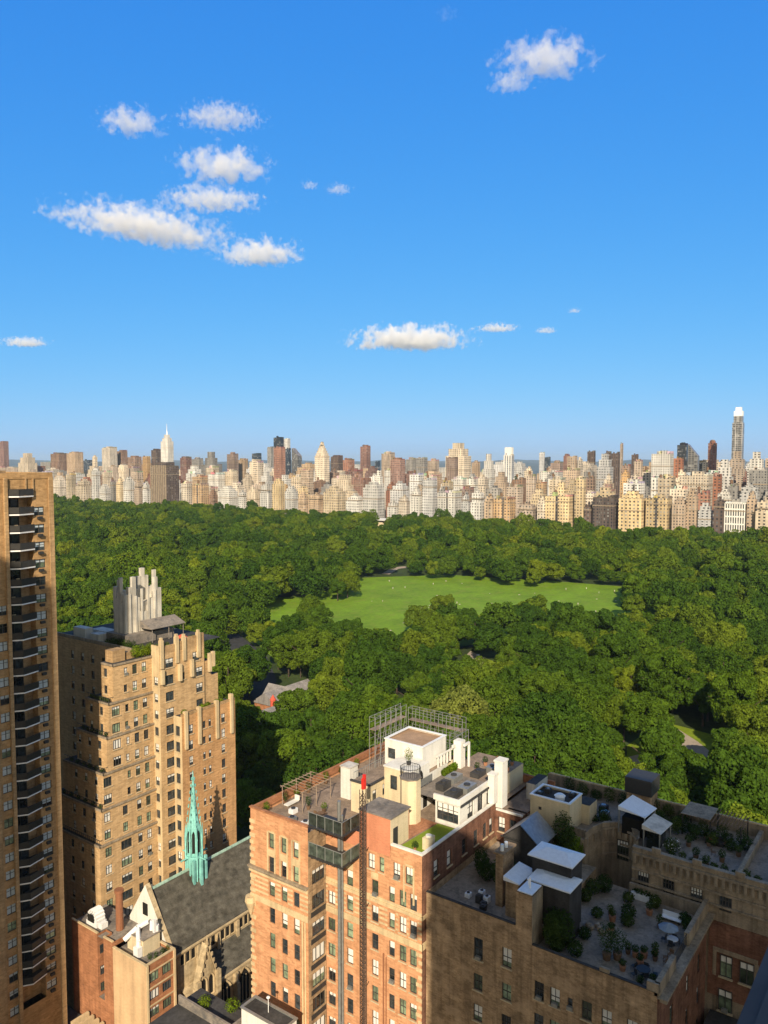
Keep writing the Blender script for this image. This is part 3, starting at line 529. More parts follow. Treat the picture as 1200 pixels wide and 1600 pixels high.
(1260, 27.2, 1934.6, 1978.3, 66.3, 'w', 'tank', 'i', 'white far building among the rooftops, right of the maroon cap tower'),
(1260, 15.9, 1861.8, 1887.1, 84.7, 'c', 'step', 'i', 'cream far building among the rooftops, left of the white antenna tower'),
(1260, 17.4, 1772.7, 1800.2, 85.9, 't', 'terr', 'i', 'second tan far building among the rooftops, left of the white antenna tower'),
(1260, 18.9, 1687.4, 1717.4, 84.5, 't', 'bulk', 'i', 'tan far building among the rooftops, left of the white antenna tower'),
(1260, 24.3, 1599.8, 1638.3, 73.7, 'm', 'terr', 'i', 'maroon far building among the rooftops, left of the white antenna tower'),
(1260, 21.5, 1528.9, 1562.8, 70.0, 'm', 'step', 'i', 'maroon far building among the rooftops, right of the white antenna tower'),
(1260, 22.1, 1455.9, 1490.6, 86.7, 'w', 'step', 'i', 'white far building among the rooftops, right of the white antenna tower'),
(1260, 16.9, 1395.1, 1421.5, 86.9, 'c', 'bulk', 'i', 'cream far building among the rooftops, right of the white antenna tower'),
(1260, 15.3, 1331.5, 1355.3, 75.3, 'w', 'bulk', 'i', 'white far building among the rooftops, left of the black glass tower'),
(1260, 18.4, 1263.2, 1291.8, 86.6, 'p', 'terr', 'i', 'pale grey far building among the rooftops, left of the black glass tower'),
(1260, 13.8, 1209.4, 1230.8, 64.4, 'b', 'terr', 'i', 'brown far building among the rooftops, left of the black glass tower'),
(1260, 13.4, 1151.5, 1172.3, 71.4, 'o', 'terr', 'i', 'orange tan far building among the rooftops, right of the black glass tower'),
(1260, 16.5, 1090.5, 1116.0, 80.9, 'w', 'terr', 'i', 'white far building among the rooftops, left of the crowned cream tower'),
(1260, 19.1, 1032.4, 1061.9, 77.4, 'b', 'terr', 'i', 'brown far building among the rooftops, right of the crowned cream tower'),
(1260, 20.0, 978.9, 1009.7, 82.7, 'm', 'bulk', 'i', 'maroon far building among the rooftops, left of the lone red-brown tower'),
(1260, 16.6, 934.1, 959.5, 86.8, 'm', 'terr', 'i', 'maroon far building among the rooftops, right of the lone red-brown tower'),
(1260, 18.1, 883.2, 911.1, 84.3, 'w', 'tank', 'i', 'white far building among the rooftops, right of the lone red-brown tower'),
(1260, 12.5, 845.2, 864.3, 78.6, 'm', 'bulk', 'i', 'second maroon far building among the rooftops, right of the lone red-brown tower'),
(1260, 16.8, 793.5, 819.2, 73.4, 'o', 'bulk', 'i', 'orange tan far building among the rooftops, left of the big broad cream tower'),
(1260, 13.2, 755.5, 775.7, 80.3, 'c', 'terr', 'i', 'cream far building among the rooftops, left of the big broad cream tower'),
(1260, 16.3, 708.7, 733.5, 74.3, 'p', 'terr', 'i', 'pale grey far building among the rooftops, right of the big broad cream tower'),
(1260, 11.2, 675.8, 692.8, 75.3, 'w', 'terr', 'i', 'white far building among the rooftops, left of the slim white-capped tower'),
(1260, 10.5, 637.5, 653.4, 85.4, 'b', 'terr', 'i', 'brown far building among the rooftops, right of the slim white-capped tower'),
(1260, 10.5, 599.3, 615.3, 87.9, 'c', 'terr', 'i', 'cream far building among the rooftops, right of the slim white-capped tower'),
(1260, 15.5, 554.9, 578.3, 77.8, 'g', 'terr', 'i', 'grey far building among the rooftops, right of the slim white-capped tower'),
(1260, 15.9, 518.5, 542.5, 87.4, 't', 'tank', 'i', 'tan far building among the rooftops, right of the slim white-capped tower'),
(1260, 11.1, 491.1, 507.8, 85.2, 'g', 'terr', 'i', 'second grey far building among the rooftops, left of the big white gridded block'),
(1260, 10.1, 458.8, 474.1, 77.1, 'c', 'terr', 'i', 'second cream far building among the rooftops, left of the big white gridded block'),
(1260, 9.9, 426.5, 441.4, 90.7, 'g', 'terr', 'i', 'grey far building among the rooftops, left of the big white gridded block'),
(1260, 9.5, 395.4, 409.7, 85.5, 'c', 'tank', 'i', 'cream far building among the rooftops, left of the big white gridded block'),
(1260, 11.7, 361.3, 378.8, 88.3, 'b', 'terr', 'i', 'brown far building among the rooftops, right of the big white gridded block'),
(1260, 10.9, 332.5, 348.9, 80.6, 'b', 'step', 'i', 'brown far building among the rooftops, left of the round-topped red-brown tower'),
(1260, 14.0, 298.8, 319.8, 85.4, 'p', 'tank', 'i', 'pale grey far building among the rooftops, left of the round-topped red-brown tower'),
(1260, 11.8, 273.8, 291.4, 87.8, 'b', 'step', 'i', 'brown far building among the rooftops, left of the tallest tower'),
(1260, 9.1, 250.3, 263.9, 83.8, 'm', 'step', 'i', 'maroon far building among the rooftops, right of the tallest tower'),
(1260, 12.4, 218.6, 237.1, 88.6, 'w', 'terr', 'i', 'white far building among the rooftops, right of the tallest tower'),
(1420, 30, 2631.2, 2683.9, 62.4, 'c', 'step', 'i', 'cream building far back on the skyline, left of the maroon cap tower'),
(1420, 30, 2394.9, 2492.8, 82.3, 'm', 'bulk', 'i', 'maroon building far back on the skyline, right of the maroon cap tower'),
(1420, 30, 2259.6, 2316.8, 68.1, 'g', 'terr', 'i', 'grey building far back on the skyline, right of the maroon cap tower'),
(1420, 30, 2082.3, 2154.2, 71.1, 'c', 'tank', 'i', 'second cream building far back on the skyline, left of the white antenna tower'),
(1420, 30, 1946.0, 2003.5, 87.2, 'c', 'terr', 'i', 'cream building far back on the skyline, left of the white antenna tower'),
(1420, 30, 1795.9, 1863.5, 83.4, 'b', 'bulk', 'i', 'brown building far back on the skyline, left of the white antenna tower'),
(1420, 30, 1659.3, 1733.0, 81.6, 'c', 'terr', 'i', 'cream building far back on the skyline, right of the white antenna tower'),
(1420, 26.9, 1568.9, 1611.1, 92.4, 'g', 'bulk', 'i', 'grey building far back on the skyline, right of the white antenna tower'),
(1420, 30, 1433.3, 1497.0, 76.0, 'm', 'step', 'i', 'maroon building far back on the skyline, left of the black glass tower'),
(1420, 30, 1327.0, 1389.9, 80.0, 'c', 'step', 'i', 'cream building far back on the skyline, left of the black glass tower'),
(1420, 30, 1236.3, 1289.3, 93.0, 'o', 'terr', 'i', 'orange tan building far back on the skyline, left of the crowned cream tower'),
(1420, 30, 1146.5, 1194.6, 76.6, 'c', 'tank', 'i', 'cream building far back on the skyline, right of the crowned cream tower'),
(1420, 30, 1057.4, 1105.2, 81.9, 't', 'step', 'i', 'tan building far back on the skyline, right of the lone red-brown tower'),
(1420, 27.3, 978.8, 1020.7, 83.8, 'w', 'step', 'i', 'white building far back on the skyline, right of the lone red-brown tower'),
(1420, 30, 887.6, 940.8, 78.5, 't', 'terr', 'i', 'tan building far back on the skyline, left of the big broad cream tower'),
(1420, 26.3, 824.8, 865.1, 79.4, 'p', 'terr', 'i', 'pale grey building far back on the skyline, right of the big broad cream tower'),
(1420, 18.8, 764.6, 793.1, 80.4, 'c', 'tank', 'i', 'cream building far back on the skyline, left of the slim white-capped tower'),
(1420, 21.8, 691.7, 724.8, 95.7, 'p', 'terr', 'i', 'pale grey building far back on the skyline, right of the slim white-capped tower'),
(1420, 25.0, 621.8, 659.8, 81.6, 'w', 'tank', 'i', 'white building far back on the skyline, right of the slim white-capped tower'),
(1420, 29.2, 553.5, 597.8, 96.2, 'c', 'terr', 'i', 'cream building far back on the skyline, right of the slim white-capped tower'),
(1420, 17.3, 512.7, 538.7, 94.9, 'g', 'tank', 'i', 'grey building far back on the skyline, left of the big white gridded block'),
(1420, 24.6, 445.2, 482.3, 81.4, 'o', 'terr', 'i', 'orange tan building far back on the skyline, left of the big white gridded block'),
(1420, 22.6, 394.4, 428.4, 88.1, 't', 'terr', 'i', 'tan building far back on the skyline, right of the big white gridded block'),
(1420, 18.4, 349.1, 376.8, 79.8, 't', 'step', 'i', 'tan building far back on the skyline, left of the round-topped red-brown tower'),
(1420, 19.8, 297.7, 327.3, 96.8, 'w', 'step', 'i', 'white building far back on the skyline, left of the tallest tower'),
(1420, 17.0, 254.5, 280.0, 86.0, 'c', 'terr', 'i', 'cream building far back on the skyline, right of the tallest tower'),
(1650, 30, 2916.4, 3107.6, 75.1, 't', 'tank', 'i', 'tan faint building farthest back on the skyline, right of the maroon cap tower'),
(1650, 30, 2599.4, 2757.2, 97.2, 'g', 'tank', 'i', 'grey faint building farthest back on the skyline, right of the maroon cap tower'),
(1650, 30, 2251.5, 2449.6, 79.4, 't', 'bulk', 'i', 'tan faint building farthest back on the skyline, left of the white antenna tower'),
(1650, 30, 2070.3, 2177.4, 89.9, 'b', 'bulk', 'i', 'brown faint building farthest back on the skyline, left of the white antenna tower'),
(1650, 30, 1788.4, 1934.9, 86.8, 'c', 'terr', 'i', 'cream faint building farthest back on the skyline, right of the white antenna tower'),
(1650, 30, 1579.3, 1717.4, 90.9, 'w', 'step', 'i', 'white faint building farthest back on the skyline, left of the black glass tower'),
(1650, 30, 1409.5, 1521.2, 81.1, 'g', 'step', 'i', 'grey faint building farthest back on the skyline, left of the crowned cream tower'),
(1650, 30, 1257.0, 1343.4, 87.9, 'p', 'bulk', 'i', 'pale grey faint building farthest back on the skyline, left of the lone red-brown tower'),
(1650, 30, 1093.3, 1181.5, 85.7, 'g', 'terr', 'i', 'grey faint building farthest back on the skyline, right of the lone red-brown tower'),
(1650, 30, 944.4, 1033.5, 86.3, 'w', 'bulk', 'i', 'white faint building farthest back on the skyline, left of the big broad cream tower'),
(1650, 30, 826.0, 897.6, 98.2, 'p', 'terr', 'i', 'pale grey faint building farthest back on the skyline, left of the slim white-capped tower'),
(1650, 30, 717.6, 772.4, 84.5, 't', 'terr', 'i', 'tan faint building farthest back on the skyline, right of the slim white-capped tower'),
(1650, 30, 593.7, 656.7, 86.2, 'c', 'step', 'i', 'cream faint building farthest back on the skyline, left of the big white gridded block'),
(1650, 30, 465.7, 549.4, 96.4, 'o', 'step', 'i', 'orange tan faint building farthest back on the skyline, left of the big white gridded block'),
(1650, 30, 373.8, 449.7, 100.0, 'c', 'bulk', 'i', 'cream faint building farthest back on the skyline, left of the round-topped red-brown tower'),
(1650, 30, 310.0, 356.8, 95.1, 'p', 'terr', 'i', 'pale grey faint building farthest back on the skyline, right of the tallest tower'),
]
CLEAR= [[(293.3, 201.7), (351.0, 240.5), (428.1, 293.3), (462.5, 355.1), (441.6, 370.0), (403.2, 339.0), (330.6, 278.0), (296.7, 243.5)], [(351.0, 240.5), (462.8, 251.8), (564.4, 307.1), (566.9, 344.5), (522.2, 400.2), (462.5, 355.1), (379.2, 291.2)], [(402.0, 222.8), (458.9, 209.1), (559.7, 255.0), (566.9, 344.5), (464.8, 282.5), (417.7, 253.8)], [(414.6, 158.9), (441.4, 157.9), (500.4, 173.0), (610.3, 210.9), (606.8, 259.8), (568.0, 258.8), (465.8, 212.2)], [(325.6, 298.3), (378.6, 346.9), (416.3, 382.5), (407.2, 382.0), (381.3, 357.8), (350.2, 328.6), (328.0, 307.7)], [(230.2, 252.2), (254.3, 258.6), (273.4, 278.1), (306.1, 314.6), (300.0, 328.3), (247.5, 271.1)], [(190.9, 190.5), (191.1, 184.7), (213.4, 196.5), (226.4, 206.7), (257.3, 234.9), (263.8, 248.7), (225.0, 225.6), (198.0, 198.5)], [(283.3, 165.8), (293.4, 160.5), (329.6, 180.3), (355.8, 196.9), (330.7, 198.9), (294.4, 177.1)], [(244.2, 72.5), (247.3, 61.9), (263.7, 62.6), (293.0, 69.6), (301.2, 81.4), (285.2, 85.9), (256.7, 77.3)], [(239.7, 76.8), (248.4, 73.7), (264.3, 78.4), (267.7, 81.5), (259.3, 85.3), (243.7, 80.1)], [(510.1, 361.8), (521.9, 351.5), (579.9, 390.6), (617.7, 417.5), (593.5, 420.9), (566.7, 402.0)], [(791.1, 587.3), (808.9, 577.6), (977.0, 697.7), (953.6, 710.3), (858.3, 639.3)]]

# ------------------------------------------------------------------ ground, roads, water, far land
def sheet(name,pts,z,mat):
    return structure(MB().face_(pts,z).build(name,mat))
def _face(s,pts,z): s.face([(x,y,z) for x,y in pts]); return s
MB.face_=_face
def rect(x0,x1,y0,y1): return [(x0,y0),(x1,y0),(x1,y1),(x0,y1)]
sheet('ground',rect(-3000,2300,-6000,14000),0,M['cityground'])
sheet('water',rect(2300,3300,-9000,22000),-1.5,M['water'])
sheet('far_land',rect(3300,40000,-24000,45000),0.2,M['farland'])
sheet('park_ground',rect(137,962,-1200,3600),.06,M['forestfloor'])
sheet('avenue',rect(110,131,-1200,3600),.06,M['asphalt'])
for x0,x1 in ((104.3,110),(131,137)):
    structure(MB().box(x0,x1,-1200,3600,0,.15).build('sidewalk',M['sidewalk']))
mk=MB()
for i in range(-20,120):
    for x in (114.5,120.5,126.5): mk.face_(rect(x-.08,x+.08,i*10,i*10+3),.066)
structure(mk.build('road_markings',M['whitemetal']))
sheet('cross_street',rect(-200,110,76,90),.07,M['asphalt'])
for y0,y1 in ((73.6,76),(90,92.5)): structure(MB().box(-200,104.2,y0,y1,0,.16).build('sidewalk',M['sidewalk']))
sheet('meadow',[(286,182),(365,216),(412,200),(440,150),(520,160),(585,174),(622,200),(614,272),(594,362),(530,418),(488,398),(441,386),(420,406),(388,398),(326,338),(286,272)],.14,M['meadow'])
sheet('lawn',[(255,60),(300,62),(306,90),(272,92),(250,84)],.14,M['lawn'])
sheet('path',[(277,66),(281,65),(291,73),(302,84),(300,86),(287,76.5),(270,81),(269,79.2),(281,75)],.2,M['path'])
sheet('path',[(236,74),(262,82),(266,86),(262,88),(234,79)],.2,M['path'])
sheet('path',[(300,168),(330,182),(352,192),(362,206),(352,203),(326,190),(298,177)],.2,M['path'])
sheet('path',[(566,404),(600,418),(624,414),(632,420),(604,428),(566,412)],.2,M['path'])
sheet('park_drive',[(212,228),(246,262),(272,292),(300,332),(340,392),(350,388),(312,322),(292,286),(262,250),(226,222)],.2,M['asphalt'])
sheet('lawn',[(318,170),(350,184),(352,192),(330,182),(312,174)],.16,M['lawn'])
# low wooded hills beyond the river
hb=MB(); N=90; rows=[]
for k,(d,hh) in enumerate(((9000,0),(10500,70),(13000,96),(16000,104),(20000,100))):
    row=[]
    for i in range(N+1):
        a=R(-6+86*i/N); zz=0.3+hh*(.75+.25*math.sin(i*.7+k)+.12*math.sin(i*2.1+2*k)); row.append((d*math.cos(a),d*math.sin(a),zz if hh else .3))
    rows.append(row)
for k in range(4):
    for i in range(N): hb.face((rows[k][i],rows[k+1][i],rows[k+1][i+1],rows[k][i+1]))
structure(hb.build('hills',M['farland']))

# ------------------------------------------------------------------ trees
def crown_mesh(name,seed,rad,ztop,zlow,lobes,nleaf,size,mat):
    rg=np.random.default_rng(seed)
    C=[];Q=[]
    zc=(ztop+zlow)/2; hz=(ztop-zlow)/2
    for i in range(lobes):
        th=rg.uniform(0,6.283); u=rg.uniform(-.6,1); r=rg.uniform(.5,1)**.5
        s=math.sqrt(max(0,1-u*u*.8))
        lr=rad*rg.uniform(.22,.38)
        C.append((math.cos(th)*s*r*(rad-lr*.75),math.sin(th)*s*r*(rad-lr*.75),zc+u*(hz-lr*.6))); Q.append(lr)
    for i in range(lobes):          # smaller sprays budding from each lobe
        for _ in range(2):
            v=rg.normal(size=3); v[2]+=.4; v/=np.linalg.norm(v); sr=Q[i]*rg.uniform(.35,.6)
            C.append(tuple(np.array(C[i])+v*Q[i]*.85)); Q.append(sr)
    C.append((0,0,zc-hz*.15)); Q.append(rad*.40)
    C=np.array(C);Q=np.array(Q)
    w=Q**2/np.sum(Q**2); V=[]
    idx=rg.choice(len(Q),nleaf*2,p=w)
    d=rg.normal(size=(nleaf*2,3)); d[:,2]+=.35; d/=np.linalg.norm(d,axis=1)[:,None]
    q=rg.uniform(.74,1.1,(nleaf*2,1)); P=C[idx]+d*Q[idx][:,None]*q*np.array([1,1,.85])
    dist=np.min(np.where(np.arange(len(Q))[None,:]==idx[:,None],9,np.linalg.norm((P[:,None,:]-C[None,:,:])/np.array([1,1,.85]),axis=2)/Q[None,:]),axis=1)
    keep=(dist>.86); P=P[keep][:nleaf]; d=d[keep][:nleaf]; n=len(P)
    nn=d+rg.normal(scale=.55,size=(n,3)); nn[:,2]+=.2; nn/=np.linalg.norm(nn,axis=1)[:,None]
    ref=rg.normal(size=(n,3)); a=np.cross(nn,ref); a/=np.linalg.norm(a,axis=1)[:,None]; b=np.cross(nn,a)
    h=(size*rg.uniform(.55,1.1,(n,1)))
    ver=np.stack([P+a*h,P+b*h*.75,P-a*h,P-b*h*.75],axis=1).reshape(-1,3)
    me=bpy.data.meshes.new(name); me.vertices.add(n*4); me.loops.add(n*4); me.polygons.add(n)
    me.vertices.foreach_set('co',ver.ravel()); me.loops.foreach_set('vertex_index',np.arange(n*4)); me.polygons.foreach_set('loop_start',np.arange(0,n*4,4))
    me.polygons.foreach_set('loop_total',np.full(n,4)); me.materials.append(mat); me.update(); me.validate(); return me
def trunk_mesh(name,seed,h,r):
    rg=random.Random(seed); mb=MB()
    mb.cyl(0,0,0,h*.5,r,r*.7,8,cap=False)
    for i in range(6):
        a=i*1.05+rg.uniform(-.3,.3); p=(0,0,h*rg.uniform(.32,.5)); l=h*rg.uniform(.25,.4)
        q=(math.cos(a)*l,math.sin(a)*l,p[2]+h*rg.uniform(.15,.35)); mb.bar(p,q,r*.35,n=5)
    mb.bar((0,0,h*.48),(0,0,h*.85),r*.5,n=6)
    return mb.mesh(name,[M['bark']])
NEAR=[]
for k,(rad,zt,zl,lb) in enumerate(((9.4,20,4.5,34),(8.2,21.5,5,28),(10.6,21,4,42),(6.8,17,4,22),(8.8,23.5,5,34))):
    NEAR.append((crown_mesh('crown',20+k,rad,zt,zl,lb,13000,.46,M['leaf']),trunk_mesh('trunk',k,zt,.38),rad))
YEL=crown_mesh('crown',71,10,21,4,38,12000,.44,M['leafyel'])
BRI=crown_mesh('crown',72,8.0,18,4,28,10500,.42,M['leafbr'])
FAR=[(crown_mesh('crown',40+k,rad,zt,3.5,lb,4200,.72,M['leaf']),rad) for k,(rad,zt,lb) in enumerate(((9.6,20,32),(8.2,22,26),(10.8,21.5,38),(7,18,20)))]
def inside(poly,x,y,mg):
    n=len(poly)
    for i in range(n):
        ax,ay=poly[i];bx,by=poly[(i+1)%n]
        L=math.hypot(bx-ax,by-ay)
        if ((bx-ax)*(y-ay)-(by-ay)*(x-ax))/L < -mg: return False
    return True
rg=random.Random(3)
spots=[]
x=143.0
while x<957:
    sp=13.6 if x<430 else 14.6
    y=-60.0
    while y<2700:
        px=x+rg.uniform(-.42,.42)*sp; py=y+rg.uniform(-.42,.42)*sp; y+=sp
        ang=math.degrees(math.atan2(py,px))
        if ang<5 or ang>66: continue
        if any(inside(c,px,py,4.5) for c in CLEAR[:5]) or any(inside(c,px,py,3.2) for c in CLEAR[5:]): continue
        if inside([(300,195),(365,232),(452,168),(606,208),(598,266),(526,402),(441,371),(396,384),(300,268)],px,py,4): continue
        spots.append((px,py))
    x+=sp
def extra(px,py): spots.append((px,py))
EXTRA=[(449.8,358.2,2,'lone dark round tree standing at the left end of the meadow',None),(437,357,3,'small dark tree beside the lone round tree at the meadow',None)]
for k,(px,py) in enumerate(((374.9,246.8),(396,244),(389.8,226.2),(342.8,219.7),(352,208),(363,204),(326.7,216.9),(322.5,199.4))): EXTRA.append((px,py,(2,4,0)[k%3],'dark tree in the big rounded clump at the near edge of the meadow','trees in the clump at the meadow edge'))
for k,(px,py) in enumerate(((354.4,307.9),(322.3,289.2),(328.4,280.7),(307,282.3),(302.5,250.3),(296.4,235.4),(306,226.7),(296,214.3))): EXTRA.append((px,py,(0,2,4)[k%3],'tree at the near left corner of the meadow','trees at the near left corner of the meadow'))
for k,(px,py) in enumerate(((438.6,190),(427,174.8),(376.1,200.6),(392.1,178.4))): EXTRA.append((px,py,(4,2,0)[k%3],'dark tree in the row cutting across the right part of the meadow','trees in the row before the right of the meadow'))
spots.sort(key=lambda p:p[0]*math.cos(R(HEAD))+p[1]*math.sin(R(HEAD)) if 9<math.degrees(math.atan2(p[1],p[0]))<62.5 else 9e9)
near=spots[:270]; rest=[p for p in spots[270:] if all(abs(p[0]-e[0])+abs(p[1]-e[1])>9 for e in EXTRA)]
# what each tree stands beside, for its label
PLACES=[(120,60,'behind the white penthouse roof'),(150,110,'behind the scaffold on the brick house'),(150,165,'in shade between the stepped tan house and brick house'),(220,208,'around the grey-roofed park restaurant'),(272,280,'along the park drive by the stepped tan house'),(320,180,'by the short path behind the penthouse'),(200,45,'behind the shaded brown roof terraces'),(285,75,'around the small sunny lawn at the right'),(150,30,'at the park edge below the dark roof pergola'),(300,120,'in the deep canopy right of the penthouse'),(330,240,'at the near edge of the big meadow')]
HUE=['deep green','green','lighter green']
def put_tree(px,py,k,label,group,s,crown=None):
    cm,tm,rad=NEAR[k]
    t=thing('park_tree',label,'tree',(px,py,0),group); t.rotation_euler=(0,0,rg.uniform(0,6.28)); t.scale=(s,s,s*rg.uniform(.80,1.15))
    link('trunk',tm,t); link('crown',crown or cm,t)
    return t
def hdist(a,b): return math.hypot(a[0]-b[0],a[1]-b[1])
yel=min(near,key=lambda p:hdist(p,(228,128))); 
for i,(px,py) in enumerate(near):
    pl=min(PLACES,key=lambda q:hdist(q,(px,py)))[2]
    k=rg.randrange(5); size=('broad','tall','very broad','small','tall wide')[k]
    s=rg.uniform(.78,1.14)
    if px<160: s*=.8
    if hdist((px,py),yel)<.1:
        put_tree(px,py,2,'pale yellow-green tree standing out of the canopy above the white penthouse',None,1.05,YEL); continue
    d2=hdist((px,py),yel)
    if d2<14 and py<yel[1]+6 and rg.random()<.55:
        put_tree(px,py,2,'yellow-green tree beside the palest tree above the white penthouse','yellow-green trees by the penthouse',.9,YEL); continue
    if px<185 and py<62 and rg.random()<.75:
        put_tree(px,py,4,'bright sunlit leafy tree behind the shaded roof terraces at the park edge','bright trees at the park edge',s,BRI); continue
    if hdist((px,py),(262,262))<26 and rg.random()<.6:
        put_tree(px,py,3,'bright yellow-green tree beside the park drive','bright trees by the drive',s*.85,BRI); continue
    put_tree(px,py,k,f'{size} green leafy tree {pl}','trees '+pl,s)
for px,py,k,lab,gp in EXTRA: put_tree(px,py,k,lab,gp,rg.uniform(.85,1.05)*(.74 if gp and 'right' in gp else 1))
# the rest of the wood: one mass of instanced trees
kinds=bpy.data.collections.new('tree_kinds')
for k,(cm,rad) in enumerate(FAR):
    o=bpy.data.objects.new('wood_tree_%s'%'abcd'[k],cm); kinds.objects.link(o)
def wood(name,pts,label):
    n=len(pts); me=bpy.data.meshes.new(name); me.from_pydata([(a,b,0) for a,b in pts],[],[])
    at=me.attributes.new('pick','INT','POINT'); at.data.foreach_set('value',[rg.randrange(4) for _ in range(n)])
    at=me.attributes.new('turn','FLOAT_VECTOR','POINT'); at.data.foreach_set('vector',[c for _ in range(n) for c in (0,0,rg.uniform(0,6.28))])
    at=me.attributes.new('grow','FLOAT_VECTOR','POINT')
    sc=[]
    for a,b in pts:
        s=rg.uniform(.70,1.16)*(1+.12*math.sin(a*.021+b*.013)+.1*math.sin(a*.05-b*.034)); sc+= [s,s,s*rg.uniform(.74,1.2)]
    at.data.foreach_set('vector',sc)
    o=bpy.data.objects.new(name,me); COL.objects.link(o)
    ng=bpy.data.node_groups.new(name,'GeometryNodeTree'); ng.interface.new_socket('Geometry',in_out='INPUT',socket_type='NodeSocketGeometry'); ng.interface.new_socket('Geometry',in_out='OUTPUT',socket_type='NodeSocketGeometry')
    gi=ng.nodes.new('NodeGroupInput');go=ng.nodes.new('NodeGroupOutput'); ip=ng.nodes.new('GeometryNodeInstanceOnPoints'); ci=ng.nodes.new('GeometryNodeCollectionInfo')
    ci.inputs['Collection'].default_value=kinds; ci.inputs['Separate Children'].default_value=True; ci.inputs['Reset Children'].default_value=True
    def na(nm,ty):
        q=ng.nodes.new('GeometryNodeInputNamedAttribute'); q.data_type=ty; q.inputs[0].default_value=nm; return q.outputs[0]
    ng.links.new(gi.outputs[0],ip.inputs['Points']); ng.links.new(ci.outputs[0],ip.inputs['Instance']); ip.inputs['Pick Instance'].default_value=True
    ng.links.new(na('pick','INT'),ip.inputs['Instance Index'])
    er=ng.nodes.new('FunctionNodeEulerToRotation'); ng.links.new(na('turn','FLOAT_VECTOR'),er.inputs[0]); ng.links.new(er.outputs[0],ip.inputs['Rotation'])
    ng.links.new(na('grow','FLOAT_VECTOR'),ip.inputs['Scale']); ng.links.new(ip.outputs[0],go.inputs[0])
    md=o.modifiers.new('trees','NODES'); md.node_group=ng
    return tag(o,label,'wood',None,'stuff')
wood('woodland',rest,'dense green woodland canopy filling the park up to the far avenue')
print('trees',len(near),len(rest))

# ------------------------------------------------------------------ skyline
PAL0={'c':(.63,.53,.40),'w':(.68,.65,.59),'t':(.50,.38,.27),'o':(.54,.37,.21),'r':(.40,.205,.14),'b':(.32,.215,.155),'d':(.03,.035,.045),'u':(.055,.085,.12),'g':(.33,.31,.28),'y':(.61,.48,.30),'m':(.27,.14,.105),'p':(.56,.55,.53),'k':(.14,.10,.08)}
PAL={k:tuple(x*(.9 if k in 'cwpyt' else .82) for x in v) for k,v in PAL0.items()}
def citymat(name,glassy=False):
    m,nt,out=new_mat(name); g=nd(nt,'ShaderNodeNewGeometry'); oi=nd(nt,'ShaderNodeObjectInfo'); P=g.outputs['Position']
    sx=nd(nt,'ShaderNodeSeparateXYZ'); nt.links.new(P,sx.inputs[0]); sn=nd(nt,'ShaderNodeSeparateXYZ'); nt.links.new(g.outputs['Normal'],sn.inputs[0])
    h=mth(nt,'ADD',sx.outputs[0],sx.outputs[1]); z=sx.outputs[2]; rnd=oi.outputs['Random']
    sp=ramp(nt,rnd,3.3,5.4); sz=ramp(nt,mth(nt,'FRACT',mth(nt,'MULTIPLY',rnd,7.3)),3.2,4.4)
    hx=mth(nt,'DIVIDE',h,sp); hz=mth(nt,'DIVIDE',z,sz)
    a=.08 if glassy else .28; b=.92 if glassy else .70
    fx=mth(nt,'FRACT',hx); fz=mth(nt,'FRACT',hz)
    def win(f,lo,hi): return mth(nt,'MULTIPLY',mth(nt,'GREATER_THAN',f,lo),mth(nt,'LESS_THAN',f,hi))
    mask=mth(nt,'MULTIPLY',win(fx,a,b),win(fz,.25 if not glassy else .12,.75 if not glassy else .9))
    up=mth(nt,'GREATER_THAN',sn.outputs[2],.5); mask=mth(nt,'MULTIPLY',mask,mth(nt,'SUBTRACT',1.0,up))
    cell=nd(nt,'ShaderNodeCombineXYZ'); nt.links.new(mth(nt,'FLOOR',hx),cell.inputs[0]); nt.links.new(mth(nt,'FLOOR',hz),cell.inputs[1]); nt.links.new(rnd,cell.inputs[2])
    wn=nd(nt,'ShaderNodeTexWhiteNoise'); nt.links.new(cell.outputs[0],wn.inputs['Vector'])
    wc=mixc(nt,ramp(nt,wn.outputs['Value'],0,1,.6,1),(.02,.022,.026),(.26,.26,.25))
    n=noise(nt,scaled(nt,P,(1,1,.3)),.09,4); n2=noise(nt,scaled(nt,P,(1,1,.05)),.45,3)
    f=mth(nt,'MULTIPLY',ramp(nt,n,.72,1.2,.3,.7),ramp(nt,n2,.78,1.1,.35,.6))
    hs=nd(nt,'ShaderNodeHueSaturation'); nt.links.new(oi.outputs['Color'],hs.inputs['Color'])
    nt.links.new(ramp(nt,mth(nt,'FRACT',mth(nt,'MULTIPLY',rnd,3.7)),.78,1.15),hs.inputs['Value']); nt.links.new(ramp(nt,mth(nt,'FRACT',mth(nt,'MULTIPLY',rnd,11.1)),.75,1.15),hs.inputs['Saturation'])
    col=mixc(nt,1.0,hs.outputs[0],f,'MULTIPLY')
    col=mixc(nt,mth(nt,'MULTIPLY',mask,.95 if not glassy else .85),col,wc)
    col=mixc(nt,mth(nt,'MULTIPLY',up,.8),col,mixc(nt,ramp(nt,n2,0,1,.35,.6),(.05,.045,.045),(.26,.23,.20)))
    bsdf(nt,out,col,.3 if glassy else .85,.5 if glassy else .15); return m
M['city']=citymat('city_masonry'); M['cityglass']=citymat('city_glass',True)
def cpart(name,mb,root,c,mat=None):
    o=mb.build(name,mat or M['city'],root); o.color=(*c,1); return o
